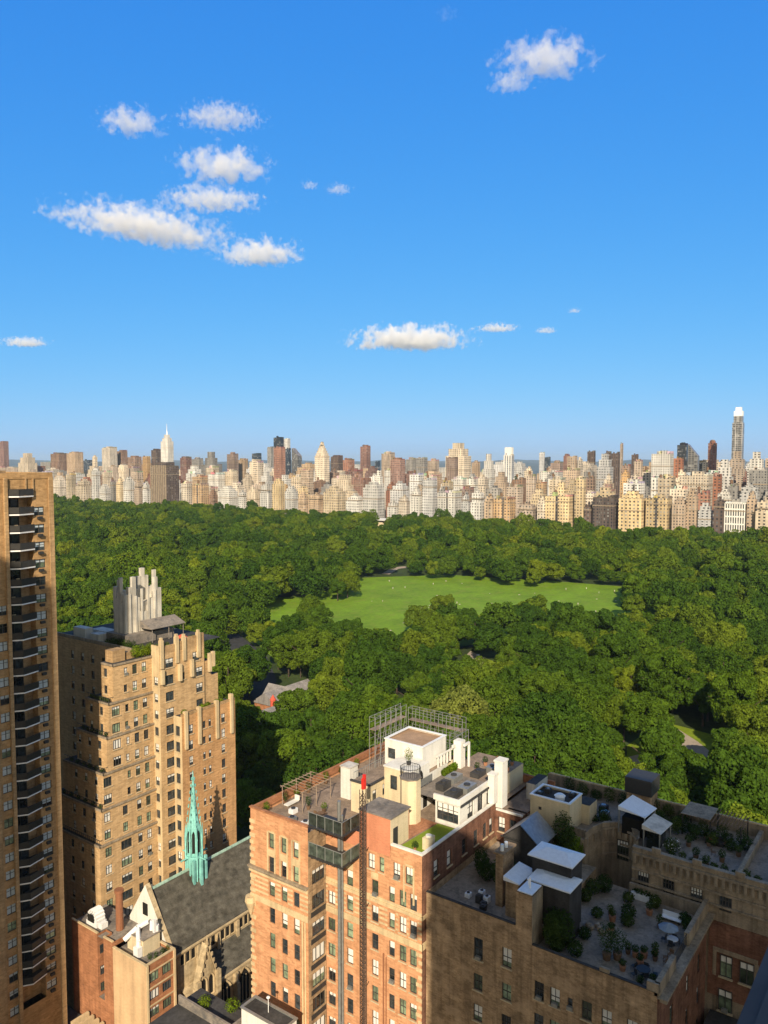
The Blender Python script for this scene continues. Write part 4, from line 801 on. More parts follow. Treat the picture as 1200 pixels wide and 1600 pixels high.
for (X,dx,y0,y1,h,ck,st,rw,lab) in SKY:
    c=PAL[ck]; c2=tuple(min(1,v*1.08) for v in c); W=y1-y0; mat=M['cityglass'] if ck in 'du' else M['city']
    nm='office_tower' if ck in 'du' else ('skyline_tower' if rw=='b' else 'apartment_block')
    root=thing(nm,lab,'tower' if rw=='b' else 'building',(X,(y0+y1)/2,0),{'f':'buildings lining the far park edge','m':'buildings behind the park edge row','b':'towers of the skyline','i':'buildings packed among the skyline'}[rw])
    cy_=(y0+y1)/2; cx=X+dx/2; q=random.Random(int(X*7+y0))
    if rw in 'fi' and W>22 and st in('flat','tank','bulk','cap') and q.random()<.6:
        b=MB(); ya=y0+W*q.uniform(.35,.6); b.box(X-.05,X-.004,ya,ya+W*.1,0,h*.93); cpart('court_shade_strip',b,root,(.10,.085,.075))  # flat dark strip on the wall stands in for a court's shade
    # roof clutter: plant rooms, parapet stubs and stacks
    if st not in('mast','crown','slope','tall','dome','step','terr'):
        b=MB(); hh=h-(4 if st in('cap','bulk','tank') else (3 if st=='ribs' else (2 if st in('grid',) else (14 if st=='whitecap' else (6 if st=='piers' else 0)))))
        b.box(X+.2,X+dx-.2,y0+.2,y0+W*.16,hh+.002,hh+q.uniform(1.5,4)); cpart('plant_room',b,root,tuple(v*q.uniform(.6,1.1) for v in c),M['city'])
        b=MB(); ya=y0+W*q.uniform(.45,.75); b.box(X+dx*.1,X+dx*.45,ya,ya+W*.13,hh+.002,hh+q.uniform(1.2,5.5)); cpart('stack',b,root,tuple(v*q.uniform(.5,1.1) for v in c),M['city'])
    if rw in 'fm' or q.random()<.4:
        b=MB(); zc=h*(.80 if st not in('step',) else .6); b.box(X-.45,X-.003,y0-.3,y1+.3,zc,zc+1.1); b.box(X-.003,X+dx,y0-.45,y0-.003,zc,zc+1.1); cpart('cornice',b,root,tuple(v*.75 for v in c),M['brownstone'])
    b=MB()
    if st=='step':
        s1=h*(.72+.1*q.random()) if rw!='f' else h-9; h2=h-(h-s1)*.45
        b.box(X,X+dx,y0,y1,0,s1)
        b.box(X+dx*.1,X+dx*.9,y0+W*.12,y1-W*.12,s1,h2); b.box(X+dx*.25,X+dx*.8,y0+W*.3,y1-W*.28,h2,h)
        cpart('wall',b,root,c,mat)
    elif st=='mast':
        b.box(X,X+dx,y0,y1,0,h-16); b.box(X+2,X+dx-2,y0+W*.14,y1-W*.14,h-16,h-8); b.box(X+4,X+dx-4,y0+W*.3,y1-W*.3,h-8,h)
        cpart('wall',b,root,c2,mat); b=MB(); b.cyl(cx,cy_,h,h+9,2.2,1.2); b.cyl(cx,cy_,h+9,h+26,.9,.4,6); cpart('antenna_mast',b,root,(.8,.8,.8))
    elif st=='crown':
        b.box(X,X+dx,y0,y1,0,h-24)
        for k in range(4): b.box(X+1+k*1.5,X+dx-1-k*1.5,y0+W*.07*(k+1),y1-W*.07*(k+1),h-24+k*5,h-19+k*5)
        cpart('wall',b,root,c2,mat); b=MB(); b.cyl(cx,cy_,h-4,h+1,W*.18,W*.14,10); b.ball(cx,cy_,h+1,W*.14,W*.14,3); cpart('dome',b,root,(.6,.5,.36))
    elif st=='dome':
        b.box(X,X+dx,y0,y1,0,h-W*.45); b.prism([(cx+W*.4*math.cos(a*.785),cy_+W*.4*math.sin(a*.785)) for a in range(8)],h-W*.45,h-W*.22)
        cpart('wall',b,root,c,mat); b=MB(); b.ball(cx,cy_,h-W*.22,W*.36,W*.36,W*.24,n=10); cpart('dome',b,root,c2)
    elif st=='slope':
        b.prism([(X,y0),(X+dx,y0),(X+dx,y1),(X,y1)],0,h,ztop=[h*.84,h*.84,h,h]); cpart('wall',b,root,c,M['cityglass'])
    elif st=='tall':
        b.box(X,X+dx,y0,y1,0,h*.52); b.box(X+1,X+dx-1,y0+W*.14,y1-W*.12,h*.52,h*.86)
        b.box(X+2,X+dx-2,y0+W*.2,y1-W*.2,h*.86,h*.92)
        for k in range(6):
            yy=y0+W*.16+k*W*.7/6; b.box(X+.2,X+1,yy,yy+W*.05,h*.5,h*.85)
        cpart('wall',b,root,(.40,.385,.37),M['cityglass']); b=MB(); b.prism([(X+2,y0+W*.2),(X+dx-2,y0+W*.2),(X+dx-2,y1-W*.2),(X+2,y1-W*.2)],h*.92,h*.965)
        b.prism([(X+4,y0+W*.3),(X+dx-4,y0+W*.3),(X+dx-4,y1-W*.3),(X+4,y1-W*.3)],h*.965,h); cpart('crown',b,root,(.85,.82,.75),M['whitemetal'])
    elif st=='ribs':
        b.box(X,X+dx,y0,y1,0,h-3); cpart('wall',b,root,c,mat); n=9
        for k in range(n):
            yy=y0+(k+.2)*W/n; r_=MB(); r_.box(X-1.2,X-.003,yy,yy+W/n*.45,0,h); cpart('rib',r_,root,(.33,.22,.15) if k%3 else (.45,.33,.22),M['brownstone'])
        b=MB(); b.box(X+5,X+dx-4,y0+8,y1-8,h-3,h+6); cpart('roof_house',b,root,c)
    elif st=='grid':
        b.box(X+.6,X+dx,y0,y1,0,h-2); cpart('wall',b,root,(.06,.065,.07),M['cityglass']); b=MB(); n=8
        for k in range(n+1):
            yy=y0+k*W/n; b.box(X,X+.59,yy-W*.028,yy+W*.028,0,h-1)
        for k in range(6): b.box(X+.1,X+.58,y0,y1,k*h/6,k*h/6+1.6)
        b.box(X,X+dx,y0-.1,y1+.1,h-1.9,h); cpart('stone_grid',b,root,c2,M['white'])
        b=MB(); b.box(X+3,X+dx-3,y0+W*.3,y1-W*.3,h,h+4); cpart('roof_house',b,root,(.25,.23,.2))
    elif st=='terr':     # setback house: terraces one behind the other under a plant room
        k1=q.uniform(.72,.86); k2=q.uniform(.88,.95); a=q.uniform(.05,.25); e=q.uniform(.05,.25)
        b.box(X,X+dx,y0,y1,0,h*k1); b.box(X+dx*.12,X+dx,y0+W*a,y1-W*e*.6,h*k1,h*k2); b.box(X+dx*.3,X+dx,y0+W*(a+.12),y1-W*(e+.12),h*k2,h-2)
        for t in range(3): b.box(X+.4,X+dx*.11,y0+W*(.1+.28*t),y0+W*(.2+.28*t),h*k1,h*k1+q.uniform(1,2.6))
        cpart('wall',b,root,c2 if q.random()<.5 else c,mat); b=MB(); b.box(X+dx*.4,X+dx*.8,cy_-W*.12,cy_+W*.1,h-2,h+1.5); cpart('roof_house',b,root,tuple(v*.8 for v in c))
    elif st=='piers':
        b.box(X,X+dx,y0,y1,0,h-6); b.box(X+2,X+dx-2,y0+W*.2,y1-W*.2,h-6,h)
        for k in range(6): b.box(X-.8,X-.01,y0+k*W/6,y0+k*W/6+W*.06,0,h-4)
        cpart('wall',b,root,c,mat)
    elif st=='whitecap':
        b.box(X,X+dx,y0,y1,0,h-14); cpart('wall',b,root,(.42,.44,.47),mat); b=MB()
        for k in range(4): b.box(X-.8,X-.01,y0+k*W*.3,y0+k*W*.3+W*.1,0,h-13)
        b.box(X+1,X+dx-1,y0+1,y1-1,h-14,h); cpart('white_pier',b,root,c2,M['white'])
    else:
        b.box(X,X+dx,y0,y1,0,h-(4 if st in('cap','bulk','tank') else 0)); cpart('wall',b,root,c,mat)
        b=MB()
        if st=='cap': b.box(X+dx*.2,X+dx*.8,y0+W*.2,y1-W*.22,h-4,h); cpart('roof_house',b,root,tuple(v*.9 for v in c))
        elif st=='bulk':
            b.box(X+dx*.2,X+dx*.7,y0+W*.25,y1-W*.4,h-4,h+1); b.cyl(cx,y1-W*.28,h-4,h,W*.09,n=8); cpart('roof_house',b,root,c2)
        elif st=='tank':
            b.box(X+dx*.3,X+dx*.7,y0+W*.15,y0+W*.45,h-4,h-.5); cpart('roof_house',b,root,c)
            b=MB(); 
            for sx in(-1,1):
                for sy in(-1,1): b.bar((cx+sx,y1-W*.3+sy,h-4),(cx+sx,y1-W*.3+sy,h-1),.2)
            b.cyl(cx,y1-W*.3,h-1,h+3,1.9,n=10); b.cyl(cx,y1-W*.3,h+3,h+4.5,2.0,.1,n=10); cpart('water_tank',b,root,(.22,.15,.1),M['wood'])
        else:
            b.box(X+.3,X+dx-.3,y0+.3,y0+W*.3,h,h+2.2); b.box(X+.1,X+.5,y0+.2,y1-.2,h,h+.8); cpart('parapet',b,root,c2)

# ------------------------------------------------------------------ windows and facades
wr=random.Random(8)
WC={}
def window_mb(w,h,bl,style,sill):
    f=MB(); p=MB(); t=.075 if w<1.6 else .09
    f.box(-w/2,-w/2+t,-.05,.06,-h/2,h/2); f.box(w/2-t,w/2,-.05,.06,-h/2,h/2)
    f.box(-w/2+t,w/2-t,-.05,.06,h/2-t,h/2); f.box(-w/2+t,w/2-t,-.05,.06,-h/2,-h/2+t)
    if style in('dh','six'): f.box(-w/2+t,w/2-t,-.04,.05,-.035,.035)
    if style=='six':
        f.box(-.025,.025,-.03,.04,.036,h/2-t-.001); f.box(-.025,.025,-.03,.04,-h/2+t+.001,-.036)
    if style in('pair','triple','grid'):
        n={'pair':2,'triple':3,'grid':4}[style]
        for k in range(1,n):
            x=-w/2+w*k/n; f.box(x-.045,x+.045,-.045,.055,-h/2+t+.001,h/2-t-.001)
    if style=='grid':
        for k in (1,2): z=-h/2+h*k/3; f.box(-w/2+t+.001,w/2-t-.001,-.035,.045,z-.03,z+.03)
    if style=='pair': f.box(-w/2+t+.001,w/2-t-.001,-.035,.045,h*.12,h*.12+.05)
    if sill: f.box(-w/2-.12,w/2+.12,-.34,-.06,-h/2-.13,-h/2-.002,1)
    zb=h/2-t-bl*(h-2*t)
    if bl<1: p.face(((-w/2+t,.03,-h/2+t),(w/2-t,.03,-h/2+t),(w/2-t,.03,zb),(-w/2+t,.03,zb)),0)
    if bl>0: p.face(((-w/2+t,.022,zb),(w/2-t,.022,zb),(w/2-t,.022,h/2-t),(-w/2+t,.022,h/2-t)),1)
    return f,p
COUNT={}; OVER={}
def place_window(root,axis,plane,a,z,w,h,style='dh',bl=None,frame='frame',sill=True,glass='glass',blind='blind',depth=.2,name='window',label=None):
    if bl is None:
        r=wr.random(); bl=0 if r<.45 else (.3 if r<.62 else (.5 if r<.80 else (.75 if r<.9 else 1)))
    rz=0 if axis=='S' else -math.pi/2
    if glass=='glass' and wr.random()<.45: glass='glassgreen'
    pos=(a,plane+depth,z) if axis=='S' else (plane+depth,a,z)
    key=(round(w,2),round(h,2),bl,style,sill,frame,glass,blind)
    if key not in WC:
        f,p=window_mb(w,h,bl,style,sill)
        WC[key]=(f.mesh(name,[M[frame],M['sill']]),p.mesh('pane',[M[glass],M[blind]]))
    n=COUNT.get(root.name,0)
    if n>=96:
        f,p=window_mb(w,h,bl,style,sill); d=OVER.setdefault(root.name,(root,MB(),[M[frame],M['sill'],M[glass],M[blind]]))
        for mb,o in ((f,0),(p,2)):
            for fc,mi in zip(mb.f,mb.m):
                q=[]
                for i in fc:
                    x,y,zz=mb.v[i]
                    q.append((pos[0]+x,pos[1]+y,z+zz) if axis=='S' else (pos[0]+y,pos[1]-x,z+zz))
                d[1].face(q,mi+o)
        return None
    COUNT[root.name]=n+1
    pw=wloc(root); o=link(name,WC[key][0],root,(pos[0]-pw.x,pos[1]-pw.y,pos[2]-pw.z),rz)
    if label: o['label']=label
    link('pane',WC[key][1],o)
    if style in('dh','six','pair') and sill and wr.random()<.16:
        k2='ac%.1f'%h
        if k2 not in WC: a=MB(); a.box(-.32,.32,-.42,-.055,-h/2+.02,-h/2+.42); WC[k2]=a.mesh('air_conditioner',[M['steel']])
        link('air_conditioner',WC[k2],o)
    return o
def flush_windows():
    for root,mb,mats in OVER.values():
        o=mb.build('windows',mats,root); o['kind']='stuff'
def facade(mb,axis,plane,a0,a1,z0,z1,wins,mi=0,depth=.24):
    """wall face with real openings; wins = (a, z, w, h)"""
    W=[q for q in wins if q[0]-q[2]/2>a0+.01 and q[0]+q[2]/2<a1-.01 and q[1]+q[3]/2>z0 and q[1]-q[3]/2<z1]
    op=[(q[0]-q[2]/2,q[0]+q[2]/2,max(z0,q[1]-q[3]/2),min(z1,q[1]+q[3]/2)) for q in W]
    xs=sorted(set([a0,a1]+[round(v,4) for o in op for v in o[:2]])); zs=sorted(set([z0,z1]+[round(v,4) for o in op for v in o[2:]]))
    def pt(a,z,d=0): return (a,plane+d,z) if axis=='S' else (plane+d,a,z)
    def quad(A): mb.face(A if axis=='S' else A[::-1],mi)
    for j in range(len(zs)-1):
        run=None
        for i in range(len(xs)):
            solid=False
            if i<len(xs)-1:
                cx=(xs[i]+xs[i+1])/2; cz=(zs[j]+zs[j+1])/2
                solid=not any(o[0]<cx<o[1] and o[2]<cz<o[3] for o in op)
            if solid and run is None: run=xs[i]
            if not solid and run is not None:
                quad((pt(run,zs[j]),pt(xs[i],zs[j]),pt(xs[i],zs[j+1]),pt(run,zs[j+1]))); run=None
    for x0,x1,za,zb in op:
        quad((pt(x0,za),pt(x0,za,depth),pt(x0,zb,depth),pt(x0,zb))); quad((pt(x1,za,depth),pt(x1,za),pt(x1,zb),pt(x1,zb,depth)))
        quad((pt(x0,za,depth),pt(x0,za),pt(x1,za),pt(x1,za,depth))); quad((pt(x0,zb),pt(x0,zb,depth),pt(x1,zb,depth),pt(x1,zb)))
        quad((pt(x0,za,depth+.12),pt(x1,za,depth+.12),pt(x1,zb,depth+.12),pt(x0,zb,depth+.12)))
def wall_with_windows(root,mb,axis,plane,a0,a1,z0,z1,wins,mi=0,**kw):
    """wins = (a,z,w,h,style)"""
    facade(mb,axis,plane,a0,a1,z0,z1,wins,mi)
    for q in wins:
        if q[0]-q[2]/2>a0+.01 and q[0]+q[2]/2<a1-.01 and q[1]+q[3]/2<=z1+.01 and q[1]-q[3]/2>=z0:
            k=dict(kw); 
            if len(q)>5: k.update(q[5])
            place_window(root,axis,plane,q[0],q[1],q[2],q[3],q[4] if len(q)>4 else 'dh',**k)

# ------------------------------------------------------------------ balcony tower (far left)
TR=thing('apartment_tower','tall golden-brown brick apartment tower with a column of curved balconies, at the left edge','building',(55,124,0))
b=MB(); TZ=97.2
wL=[(62.0-.4,z,1.5,1.45,'pair') for z in [16.2+2.68*k for k in range(24)]]
wR=[(67.75,z,1.75,1.35,'pair') for z in [17.2+2.68*k for k in range(29)]]
b.box(30,70,114,168,0,TZ,skip='S',top=1)  # unseen north end lengthened to darken the stepped house's west walls
sh=dict(blind='blindblue',sill=False)
def tw(ws): return [(*q,dict(bl=wr.choice([0,1,1,1,.6,.6,.4,1]),**sh)) for q in ws]
wall_with_windows(TR,b,'S',114,30,62.75,0,TZ,tw(wL))
wall_with_windows(TR,b,'S',114,66.75,70,0,TZ,tw(wR))
# recessed bay behind the balconies, closed above the top balcony
b.face(((62.75,114,94.6),(66.75,114,94.6),(66.75,114,TZ),(62.75,114,TZ)))
b.face(((62.75,114,0),(66.75,114,0),(66.75,114,15.6),(62.75,114,15.6)))
b.face(((62.75,114,15.6),(62.75,115.6,15.6),(62.75,115.6,94.6),(62.75,114,94.6))); b.face(((66.75,115.6,15.6),(66.75,114,15.6),(66.75,114,94.6),(66.75,115.6,94.6)))
b.face(((62.75,114,94.6),(62.75,115.6,94.6),(66.75,115.6,94.6),(66.75,114,94.6)))
b.face(((62.75,115.6,15.6),(66.75,115.6,15.6),(66.75,115.6,94.6),(62.75,115.6,94.6)))
b.build('wall',[M['towerbrick'],M['roof']],TR)
p=MB(); p.box(62.2,62.72,113.6,113.995,0,TZ+.2); p.box(69.35,70.08,113.75,113.995,0,TZ+.2); p.box(58.2,60.4,113.7,113.995,0,TZ+.25); p.box(66.78,66.95,113.8,113.995,94.4,TZ+.1); p.box(65.6,65.8,113.8,113.995,94.9,TZ+.1)
p.build('pier',M['tan2'],TR)
p=MB(); p.box(29.9,70.1,113.9,114.3,TZ+.003,TZ+.9); p.box(69.7,70.1,114.3,168,TZ+.003,TZ+.9); p.build('parapet',M['towerbrick'],TR)
p=MB(); p.box(40,60,118,130,TZ,TZ+1.9); p.box(60.6,66,120,128,TZ,TZ+1.2); p.build('roof_house',M['brown'],TR)
for k in range(29):
    z=94.6-2.68*k
    s=MB(); pts=[(62.72,113.9),(64.05,112.95),(66.72,113.6),(66.72,115.55),(62.8,115.55)]
    s.prism(pts,z-.11,z+.09,0,1); o=s.build('balcony',[M['whitemetal'],M['roofdark']],TR)
    r=MB()
    for (p0,p1) in ((pts[0],pts[1]),(pts[1],pts[2])):
        r.bar((*p0,z+1.1),(*p1,z+1.1),.035); r.bar((*p0,z+.25),(*p1,z+.25),.025)
        for i in range(13):
            t=i/12; r.bar((p0[0]+(p1[0]-p0[0])*t,p0[1]+(p1[1]-p0[1])*t,z+.12),(p0[0]+(p1[0]-p0[0])*t,p0[1]+(p1[1]-p0[1])*t,z+1.1),.028)
    r.build('railing',M['dark'],o)
    r=MB()
    for (p0,p1) in ((pts[0],pts[1]),(pts[1],pts[2])): r.face(((*p0,z+.2),(*p1,z+.2),(*p1,z+1.05),(*p0,z+1.05)))
    r.build('dark_infill',M['dark_infill'],o)  # dark sheet added along the rail, standing in for the balconies' dark depth
    d=MB(); d.box(62.95,65.2,115.45,115.55,z+.13,z+2.2); d.build('sliding_door',M['glass'],o)
    d=MB(); d.box(62.9,63.0,115.3,115.44,z+.13,z+2.25); d.box(64.0,64.08,115.3,115.44,z+.13,z+2.25); d.box(65.2,65.3,115.3,115.44,z+.13,z+2.25)
    d.box(62.9,65.3,115.3,115.44,z+2.25,z+2.32); d.build('door_frame',M['frame'],o)
    d=MB(); d.box(65.32,66.7,115.4,115.55,z+.13,z+2.5); d.build('back_wall',M['brown'],o)
    if k<29: 
        a=MB(); a.box(67.4,68.1,113.55,113.95,z-.75 if False else 17.2+2.68*(28-k)-1.2,17.2+2.68*(28-k)-.8); a.build('air_conditioner',M['dark'],TR)
FURN=[(0,'tan lounge chair',.3),(1,'tan folded chair',.2),(2,'brown wicker chair',.25)]
for k in range(7):
    z=94.6-2.68*(k+1)+.12; x=63.9+.5*math.sin(k*2)
    c=thing('balcony_chair','pale chair standing on a balcony of the tall brown tower','chair',(x,114.2,z),'chairs on the tower balconies')
    s=MB(); s.box(x-.28,x+.28,113.95,114.5,z+.38,z+.45); s.build('seat',M['cream'],c)
    s=MB(); s.prism([(x-.28,114.5),(x+.28,114.5),(x+.28,114.57),(x-.28,114.57)],z+.4,z+.95); s.build('backrest',M['cream'],c)
    for ax in(-.25,.25):
        for ay in(114,114.45): s=MB(); s.bar((x+ax,ay,z),(x+ax,ay,z+.38),.03); s.build('leg',M['dark'],c)

def bush(x,y,z,r,h,label,cat='bush',mat='leafdk',group=None,n=160,size=.22,name='shrub'):
    o=MB().leaves(x,y,z+h*.52,r,r,h*.5,int(n*2.4),size*.66).build(name,M[mat],None,(x,y,z)); return tag(o,label,cat,group)

# ------------------------------------------------------------------ stepped art deco house
AD=thing('stepped_apartment_house','stepped tan brick apartment house with roof terraces, fins and a ragged white roof crown','building',(95,125,0))
b=MB()
TI=[(84.0,119.5,123.0,57.6,64.2),(82.9,119.35,126.0,51.7,57.6),(82.3,119.2,128.2,45.6,51.7),(81.3,119.05,131,39.4,45.6),(80.7,118.9,133,33.2,39.4),(80.1,118.75,134,0,33.2)]
for i,(x0,ys,yn,z0,z1) in enumerate(TI):
    zs=[z1-1.7,z1-4.75] if i<5 else [z1-1.7-3.12*k for k in range(10)]
    ws=[]
    for z in zs:
        k=round((z-56.05)/3.12)
        ws+= [(84.4 if i<3 else (82.2 if i<4 else 81.9),z,1.7 if i<4 else 1.35,1.7,'triple' if i<4 else 'pair'),(86.6 if k%2 else 86.7,z,.75,1.35,'dh'),(88.6,z,1.05,1.75,'six'),(90.6,z,1.05,1.75,'six')]
        if i>=4: ws=[(q if q[0]!=86.6 and q[0]!=86.7 else (85.6,z,2.3 if i==5 else 1.1,1.7,'triple' if i==5 else 'six')) for q in ws]
    wall_with_windows(AD,b,'S',ys,x0,93,z0,z1,ws,0)
    wn=[(y,z,1.0,1.5,'dh') for z in zs for y in (ys+2.2,ys+5.2,ys+8.2) if y+.7<yn]
    if i: b.face(((x0,yn,z0),(93,yn,z0),(93,yn,z1),(x0,yn,z1)))
    wall_with_windows(AD,b,'W',x0,ys,yn,z0,z1,wn,0)
    b.face(((x0,ys,z1),(93,ys,z1),(93,yn,z1),(x0,yn,z1)),1)
# back wing in shade
wn=[(y,z,1.1,1.6,'dh') for z in [61.2-3.12*k for k in range(14)] for y in (133,136.4,139.8,143.2)]
wall_with_windows(AD,b,'W',91.4,120.2,150,0,64.4,wn,0); b.face(((91.4,120.2,64.4),(110,120.2,64.4),(110,150,64.4),(91.4,150,64.4)),1)
# middle bay
BX=(92.3,106.6); BY=117.3
zs=[62.7-3.12*k for k in range(19)]
wb=[(94.6,z,1.9,1.75,'pair') for z in zs]+[(100.9 if k==0 else 101.7,z,1.7,1.75,'pair') for k,z in enumerate(zs)]+[(97.9,z,.6,1.3,'dh') for k,z in enumerate(zs) if k in(1,)]+[(98.4,z,1.0,1.6,'six') for k,z in enumerate(zs) if k>5]
wall_with_windows(AD,b,'S',BY,BX[0],102.9,0,64.6,wb,0)
wall_with_windows(AD,b,'S',BY+.3,102.9,104.9,0,61.2,[],0)
wall_with_windows(AD,b,'S',BY+.3,104.9,BX[1],0,58.2,[],0)
wall_with_windows(AD,b,'W',BX[0],BY,119.6,0,66.2,[(118.4,z,1.1,1.6,'six') for z in zs if z<60],2)  # west side takes the lighter tan, sun's brightness put into the colour
b.box(BX[0]+.01,102.9,BY+.01,130,63,64.6,skip='SWB',top=1); b.box(102.9,104.9,BY+.31,131,50,61.2,skip='SWB',top=1); b.box(104.9,BX[1],BY+.31,131,50,58.2,skip='SWB',top=1); b.box(106.0,BX[1],118,132,0,58.2,skip='SWBT')
# east wing
WX=(95.3,108.6); WY=115.0
zw=[49.9-3.0*k for k in range(16)]
ww=[]
for z in zw: ww+=[(97.5,z,1.05,1.75,'six'),(100.7,z,.75,1.4,'dh'),(102.1,z,.75,1.4,'dh'),(105.5,z,1.05,1.75,'six')]
wall_with_windows(AD,b,'S',WY,WX[0],WX[1],0,52.7,ww,3)
wall_with_windows(AD,b,'W',WX[0],WY,BY-.001,0,52.7,[(116.2,z,1.2,1.9,'pair') for z in zw],2)  # lighter tan again paints the sunlit west side
b.box(WX[0]+.01,WX[1],WY+.01,119,0,52.5,skip='SWB',top=1)
b.build('wall',[M['tan'],M['roofdark'],M['tanlight'],M['tanorange']],AD)
# ledges and terrace railings
for i,(x0,ys,yn,z0,z1) in enumerate(TI):
    l=MB(); l.box(x0-.18,BX[0]-.01,ys-.2,ys-.002,z1-.28,z1+.05); l.box(x0-.2,x0-.002,ys-.2,yn,z1-.28,z1+.05); l.build('ledge',M['brownstone'],AD)
    if i:
        r=MB(); r.bar((x0+.1,ys+.1,z1+.9),(TI[i-1][0],ys+.1,z1+.9),.05); r.bar((x0+.1,ys+.1,z1+.9),(x0+.1,yn,z1+.9),.05)
        for k in range(int((yn-ys)/.6)): r.bar((x0+.1,ys+.1+k*.6,z1),(x0+.1,ys+.1+k*.6,z1+.9),.04)
        r.build('railing',M['dark'],AD)
fin=MB()
for x,za,zb in ((92.75,62,67.2),(96.25,62.4,67.3),(97.95,62.5,67.0),(101.45,62.4,67.2)): fin.box(x-.32,x+.32,BY-.35,BY+.4,za,zb); fin.box(x-.22,x+.22,BY-.2,BY+.3,zb,zb+.5)
for x,za,zb in ((92.7,59.1,61.8),(96.75,58.9,62.1),(99.6,59.1,62.4),(104.0,59.1,62.7),(104.85,60,62.9)): fin.box(x-.3,x+.3,BY-.45,BY-.36,za,zb) if False else fin.box(x-.3,x+.3,BY-.6,BY-.003,za,zb)
for x,za,zb in ((96.15,46.5,53.6),(99.35,46.6,53.7),(103.75,46.4,53.8),(107.5,46.4,54.2)): fin.box(x-.3,x+.3,WY-.42,WY-.003,za,zb); fin.box(x-.3,x+.3,WY-.003,WY+.4,52.7,zb)
fin.build('fin',M['tanlight'],AD)
pp=MB(); pp.box(93.2,95.8,BY+.02,BY+.35,64.6,66.0); pp.box(96.7,97.5,BY+.02,BY+.35,64.6,66.3); pp.box(98.4,101,BY+.02,BY+.35,64.6,66.7); pp.box(101.9,102.9,BY+.02,BY+.35,64.6,66.9); pp.box(WX[0],WX[1],WY+.02,WY+.3,52.7,53.2); pp.box(BX[0]+.02,BX[0]+.3,BY+.4,119.6,64.6,66.2); pp.build('parapet',M['tan2'],AD)
# ragged crown on the roof
cr=MB(); rr=random.Random(4)
X0,X1,Y0,Y1=94.6,103.3,130.2,133.9
prof=[(0,76.3),(.09,75.3),(.19,78.6),(.27,78.9),(.36,77),(.45,74.6),(.55,73.9),(.64,74.2),(.73,75.4),(.8,76.6),(.88,78.4),(.95,76.2),(1,75.4)]
for side in (0,1,2,3):
    n=10 if side<2 else 5
    for i in range(n):
        t=(i+.5)/n; zz=np.interp(t if side==0 else ((1-t) if side==1 else .3+.6*abs(t-.5)),[p[0] for p in prof],[p[1] for p in prof])+rr.uniform(-.7,.7)
        if side==0: x0=X0+(X1-X0)*i/n; cr.box(x0,x0+(X1-X0)/n*.93,Y0,Y0+.8,65,zz-1.4-(2.2 if .3<t<.85 else 0))
        elif side==1: x0=X0+(X1-X0)*i/n; cr.box(x0,x0+(X1-X0)/n*.93,Y1-.8,Y1,65,zz-.9)
        elif side==2: y0=Y0+.81+(Y1-Y0-1.62)*i/n; cr.box(X0,X0+.8,y0,y0+(Y1-Y0-1.6)/n*.93,65,zz-1.4)
        else: y0=Y0+.81+(Y1-Y0-1.62)*i/n; cr.box(X1-.8,X1,y0,y0+(Y1-Y0-1.6)/n*.93,65,zz-.6)
cr.box(X0+.5,X1-.5,Y0+.5,Y1-.5,65,72)
for x in (95.6,97.0,98.4,100.0,101.6): cr.box(x-.2,x+.2,Y0-.25,Y0-.003,66,73.4+rr.uniform(0,1.5))
cr.build('roof_crown',M['ivory'],AD)
cb=MB(); cb.box(X0-1,X1+1,Y0-2.4,Y1+1,64.41,66.4); cb.prism([(97.6,126.2),(106,126.2),(106,129.6),(97.6,129.6)],67.2,67.4,ztop=[67.3,67.3,68.6,68.6])
for x in(98,102,105.6): cb.bar((x,126.5,64.6),(x,126.5,67.2),.09)
cb.build('roof_canopy',M['roof'],AD)
rh=MB(); rh.box(92.2,94.2,135.5,138.2,64.41,66.0); rh.box(92.3,94,140,144,64.41,66.6); rh.box(95,97.6,137,142,64.41,65.9); rh.build('roof_plant_room',M['bluewhite'],AD)
rh=MB(); rh.box(91.45,91.8,120.3,149.8,64.41,65.0); rh.build('back_parapet',M['brownstone'],AD)
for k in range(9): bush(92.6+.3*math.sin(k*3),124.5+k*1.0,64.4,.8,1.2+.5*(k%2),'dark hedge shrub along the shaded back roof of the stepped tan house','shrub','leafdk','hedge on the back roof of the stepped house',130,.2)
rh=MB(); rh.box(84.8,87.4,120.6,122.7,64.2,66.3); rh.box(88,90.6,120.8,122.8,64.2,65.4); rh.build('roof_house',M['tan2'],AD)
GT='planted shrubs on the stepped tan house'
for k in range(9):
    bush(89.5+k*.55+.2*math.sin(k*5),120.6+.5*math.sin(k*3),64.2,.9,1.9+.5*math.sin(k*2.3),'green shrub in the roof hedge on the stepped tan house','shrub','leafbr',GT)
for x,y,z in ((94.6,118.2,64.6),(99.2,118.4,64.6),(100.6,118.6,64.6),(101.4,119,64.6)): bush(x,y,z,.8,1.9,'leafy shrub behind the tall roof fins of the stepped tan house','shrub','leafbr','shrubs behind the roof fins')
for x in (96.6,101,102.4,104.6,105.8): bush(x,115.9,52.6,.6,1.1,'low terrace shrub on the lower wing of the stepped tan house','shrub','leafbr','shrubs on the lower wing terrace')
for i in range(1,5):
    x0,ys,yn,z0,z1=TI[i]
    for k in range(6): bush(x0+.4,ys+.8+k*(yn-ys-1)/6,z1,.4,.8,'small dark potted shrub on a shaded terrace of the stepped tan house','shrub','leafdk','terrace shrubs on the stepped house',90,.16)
u=MB(); u.cyl(99.4,119.6,64.6,66.6,.05,n=6); o=thing('parasol','red and white parasol on the roof of the stepped tan house','parasol',(99.4,119.6,64.6)); u.build('pole',M['metal'],o)
u=MB(); u.cyl(99.4,119.6,66.3,66.9,1.3,.05,8); u.build('canopy',M['umbrella'],o)
flush_windows(); OVER.clear()

